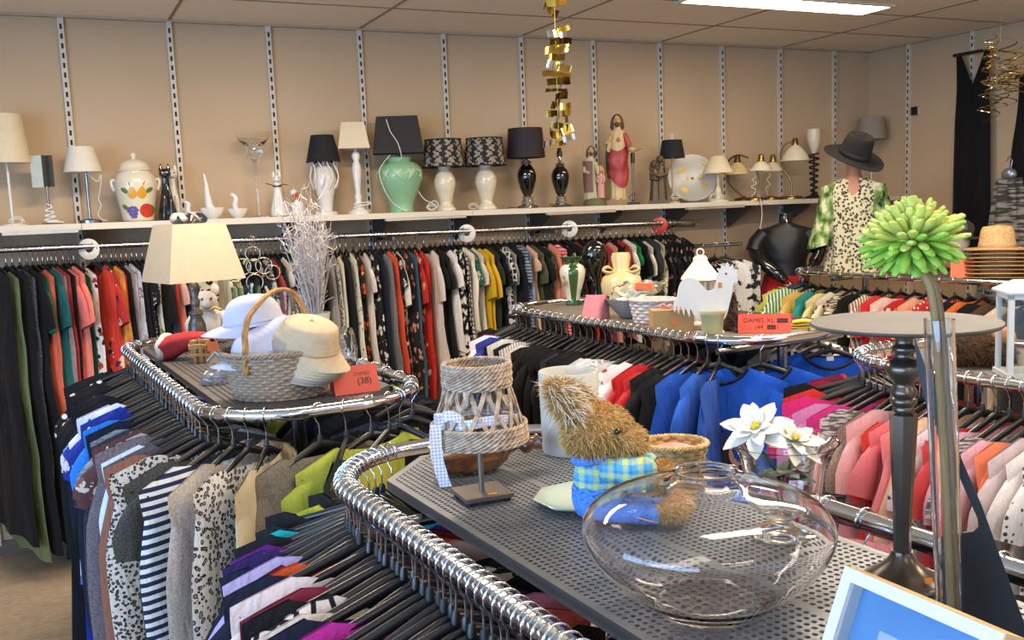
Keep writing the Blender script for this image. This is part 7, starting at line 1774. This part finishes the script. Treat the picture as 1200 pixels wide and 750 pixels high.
mb.tube(spline([(28*k, 0, Z(276)), (36*k, -2*k, Z(290)), (37*k, -6*k, Z(297)), (30*k, -14*k, Z(310)), (22*k, -18*k, Z(322))], 5), [9*k]*5+[8*k]*5+[7*k]*5+[5*k]*5+[4*k], 12)
hand(mb, (5*k, -33*k, Z(331)), (.5, -.2, -1), 13*k, (0, 1, 0)); hand(mb, (19*k, -19*k, Z(328)), (-.4, -.1, -1), 13*k, (0, 1, 0))
mb.build('body', BM, t); MB().lathe([(.14, 0), (.14, .008), (.014, .012), (.014, Z(360))], 24).build('stand', CHROME_D, t)
g = thing('velvet_top', 'black velvet short-sleeved top on the headless mannequin', 'top', base, rz)
mb = MB(); loft2 = [(Z(336), 27, 20.5), (Z(318), 23.5, 17), (Z(305), 23.5, 17), (Z(290), 28, 18.5), (Z(276), 30.5, 15), (Z(268.5), 29, 12.5), (Z(264.5), 17, 10.5), (Z(261.5), 9.5, 9)]
rows = [[(rx*k*(1+.03*math.sin(7*a+z*30))*math.cos(a), ry*k*(1+.03*math.sin(6*a+z*20))*math.sin(a), z) for a in [2*PI*i/40 for i in range(40)]] for z, rx, ry in loft2]; mb.grid(rows, True)
for q in (-1, 1): mb.tube([(q*24*k, 0, Z(273)), (q*33*k, -2*k, Z(283)), (q*36*k, -5*k, Z(293))], [9.5*k, 10*k, 10.2*k], 14, cap=False)
m_, nt, b = _new('velvet'); b.inputs['Base Color'].default_value = lin('0c0b0d'); b.inputs['Roughness'].default_value = .45; n1 = _n(nt, 'ShaderNodeTexNoise', Scale=16.0, Detail=3.0); nt.links.new(_coords(nt), n1.inputs['Vector']); _bump(nt, b, n1.outputs['Fac'], .008); b.inputs['Sheen Weight'].default_value = .1
mb.build('velvet_body', m_, g)
g = thing('red_skirt', 'red ruffled skirt on the headless black mannequin', 'skirt', base, rz)
mb = MB(); rows = []
for j in range(14):
    f = j/13; z = Z(322)+(Z(420)-Z(322))*f; st_ = (f*4) % 1
    rows.append([((25+10*f+4*st_)*k*(1+.05*f*math.sin(11*a))*math.cos(a), (19+8*f+3*st_)*k*(1+.05*f*math.sin(11*a))*math.sin(a), z) for a in [2*PI*i/44 for i in range(44)]])
mb.grid(rows, True); mb.build('skirt', cloth(S('c42a30')), g)

# ---- black gowns on the right wall
def gown(label, y, ztop, zbot, w, wb_, x=WALLX-.075):
    h = MB().box((-w*1.05, -.012, -.089), (w*1.05, .012, -.071)).build('coat_hanger', BLACKPL, None, (x, y, ztop+.085), -PI/2, False); tag(h, 'black bar hanger holding the '+label, 'hanger', 'hangers on the right wall')
    kx = bpy.data.objects.new('hook', HOOK); C.objects.link(kx); kx.parent = h; kx.location.z = -.006
    t = thing('evening_dress', label, 'dress', (x, y, 0), -PI/2, 'black gowns on the right wall')
    mb = MB()
    for sd in (-1, 1):
        rows = []
        for j in range(22):
            f = j/21; r_ = []
            for i in range(21):
                u = -1+2*i/20; a = abs(u); zt = ztop-(.20*(1-a/.7) if a < .7 else 0)-.02*max(0, a-.7)
                ww = w*(.92-.06*math.sin(min(1, f*3)*PI)+ (wb_/w-.92)*f); z = zt+(zbot-zt)*f
                r_.append((u*ww, sd*(.03*math.sqrt(max(0, 1-u**4))*min(1, .1+2*f)+.0)+.012*f*math.sin(6*u+y*9), z))
            rows.append(r_)
        mb.grid(rows if sd > 0 else [r[::-1] for r in rows])
    mb.build('gown', cloth(('s', '0a0a0c')), t)
def onr(u, v): return onx(u, v, WALLX-.075)
a, b_ = onr(1119, 68), onr(1162, 68); c = onr(1135, 292); d = onr(1113, 292)
gown('long black sleeveless gown hung high on the right wall', (a.y+b_.y)/2, a.z+.01, c.z, (a.y-b_.y)/2, (a.y-b_.y)/2*1.1)
a = onr(1196, 90); gown('second black gown at the right edge of the right wall', a.y-.14, a.z, c.z-.1, .16, .26)
# silvery sheer dress at the right edge
a = onr(1194, 205)
t = thing('sheer_dress', 'silver-grey sheer dress hanging at the right edge before the wall', 'dress', (WALLX-.30, a.y-.10, 0), -PI/2)
mb = MB(); z1 = onx(1194, 208, WALLX-.3).z; rows = []
for j in range(20):
    f = j/19; rows.append([((.07+.12*f)*math.cos(q)*(1+.14*math.sin(7*q+4*f)), .06*math.sin(q)*(1+.2*math.sin(6*q)), z1-.75*f) for q in [2*PI*i/36 for i in range(36)]])
mb.grid(rows, True); mb.build('dress_body', cloth(('zig', '3f3a36', '8c8880', 16.0)), t)
mb = MB(); mb.tube([(-.02, 0, z1+.1), (0, 0, z1+.13), (.02, 0, z1+.10), (0, 0, z1)], .004, 6); mb.ball((0, 0, z1+.02), (.05, .03, .04), 12, 8); mb.build('collar', plain('8a90a0', .3, .6), t)

# ---- gold foil decorations
GOLD = plain('c9a445', .16, 1, .15, 30); GOLDD = plain('7a6226', .22, 1, .2, 30); SILV = plain('dfe7e2', .12, 1, .06, 30)
t = thing('foil_garland', 'hanging garland of gold and silver foil strips below the ceiling', 'garland', atd(650, 20, 3.05), -.45); o_ = t.location.copy(); k = 3.05/F
top = CEIL-o_.z; MB().tube([(0, 0, top), (0, 0, -148*k)], .0012, 5).build('string', plain('b9a060', .4, .5), t)
rg = random.Random(2); y = 2
for (v, w, hh, dx, m_, tilt) in ((-8, 26, 9, 2, GOLD, .1), (2, 30, 10, 4, GOLD, -.15), (12, 20, 9, -4, GOLDD, .4), (34, 14, 6, 10, GOLD, -.3), (39, 28, 8, 2, SILV, -.1), (48, 26, 8, 6, GOLDD, 0), (57, 36, 9, 0, GOLD, -.05), (66, 20, 8, 0, GOLDD, .05), (75, 20, 9, -1, SILV, .3), (79, 18, 8, 10, GOLD, .1), (86, 34, 8, 0, GOLD, .04), (94, 30, 9, 3, GOLDD, .02), (102, 34, 8, 0, SILV, .0), (111, 20, 9, 4, GOLDD, -.15),
        (120, 22, 9, -2, GOLDD, -.05), (123, 16, 8, 10, GOLD, -.05), (131, 16, 8, -6, GOLDD, 0), (130, 16, 9, 9, GOLD, -.1), (138, 14, 8, -2, SILV, .15), (138, 12, 8, 10, GOLDD, -.1), (146, 20, 8, 2, GOLDD, .3), (151, 16, 9, 9, GOLD, -.3), (154, 20, 9, -6, GOLDD, .15), (165, 16, 8, -12, SILV, -.1), (160, 18, 7, 12, SILV, -.25), (166, 10, 7, 2, GOLD, -.2)):
    mb = MB(); rows = []; ph = rg.uniform(-.6, .6)
    for i in range(9):
        u = -1+2*i/8; yy = .010*math.sin(2.2*u+ph*2); rows.append([(u*w/2*k, yy+.004*ph, -hh/2*k), (u*w/2*k, yy-.004*ph, hh/2*k)])
    mb.grid(rows); o = mb.build('foil_strip', m_, t); o.location = (dx*k, 0, (20-v)*k); o.rotation_euler = (rg.uniform(-.5, .5), tilt, rg.uniform(-.9, .9))
pz = atd(1172, 80, 5.3); t = thing('foil_swirls', 'cluster of hanging gold foil swirls in front of the black gowns', 'decoration', pz, -.7); k = 5.3/F
MB().tube([(0, 0, CEIL-pz.z), (0, 0, 30*k)], .0012, 5).build('string', plain('b9a060', .4, .5), t)
for i in range(12):
    rr = (5+rg.uniform(0, 5))*k; x0, z0_ = rg.uniform(-15, 15)*k, rg.uniform(-6, 40)*k; ln = rg.uniform(30, 60)*k; n_ = 46; x1 = x0+rg.uniform(-8, 8)*k; fl_ = rr*(1.4 if i < 4 else 1)
    pts = [(x0+(x1-x0)*j/n_+fl_*math.cos(j*.48+i), fl_*math.sin(j*.48+i), z0_-ln*j/n_) for j in range(n_)]
    MB().tube(pts, .0035, 5, flat=.25).build('swirl', [GOLD, GOLDD, plain('d8cba0', .15, 1, .1, 30)][i % 3], t)
# metal ring scarf hanger on the wall rail
x = railx(306); zr = rail_z(x)
t = thing('scarf_hanger', 'metal scarf hanger with a cluster of rings on the wall rail', 'hanger', (x, RLY, zr), -.2); k = kpx((x, RLY, zr))
M1 = plain('b5aa9a', .25, .9, .08, 20)
MB().tube([(5*k*math.cos(2*PI*i/20)*.9, 0, -1*k+5.2*k*math.sin(2*PI*i/20)) for i in range(20)], .9*k, 6, closed=True).build('hook', M1, t)
for (x0, z0_, r) in ((0, -14, 8), (-12, -28, 9), (0, -28, 8), (11, -28, 9), (-20, -36, 8), (20, -36, 8), (0, -46, 9)):
    MB().tube([(x0*k+r*k*math.cos(2*PI*i/24), -.245, z0_*k+r*k*math.sin(2*PI*i/24)) for i in range(24)], .9*k, 6, closed=True).build('ring', M1, t)
MB().tube([(0, 0, -5*k), (0, -.1, -6*k), (0, -.245, -6*k)], .8*k, 6).build('arm', M1, t)
# ---------------------------------------------------------------- light
def area(name, loc, target, sx, sy, power, col):
    l = bpy.data.lights.new(name, 'AREA'); l.shape = 'RECTANGLE'; l.size = sx; l.size_y = sy; l.energy = power; l.color = col
    o = bpy.data.objects.new(name, l); C.objects.link(o); o.location = loc
    d = Vector(target)-Vector(loc); o.rotation_euler = d.to_track_quat('-Z', 'Y').to_euler(); return o
WARM = (1, .84, .66)
for i, (x, y, e) in enumerate(((.6, 3.3, 80), (2.9, 2.3, 80), (1.3, .9, 34), (3.6, .2, 50), (.2, -1.6, 30), (3.4, -1.6, 30))):
    area('ceiling_panel_light', (x, y, CEIL-.02), (x, y, 0), 1.25, .22, e, WARM)
area('window_light', (LX0-.05, .1, 1.55), (3, 1.2, 1.0), 4.8, 1.5, 290, (.38, .62, 1))
area('front_fill_light', (1.2, FY0+.1, 1.5), (1.2, 3, 1.2), 6.0, 2.2, 42, (.62, .78, 1))  # added front fill from behind the camera, no shopfront is built there
w = bpy.data.worlds.new('world'); bpy.context.scene.world = w; w.use_nodes = True
bg = w.node_tree.nodes['Background']; bg.inputs['Color'].default_value = (.72, .82, 1, 1); bg.inputs['Strength'].default_value = .5
sc = bpy.context.scene
sc.view_settings.view_transform = 'Standard'; sc.view_settings.look = 'None'; sc.view_settings.exposure = -0.12
sc.cycles.max_bounces = 14; sc.cycles.transmission_bounces = 12; sc.cycles.transparent_max_bounces = 12; sc.cycles.glossy_bounces = 5; sc.cycles.diffuse_bounces = 3
sc.cycles.caustics_reflective = False
sc.cycles.use_denoising = True
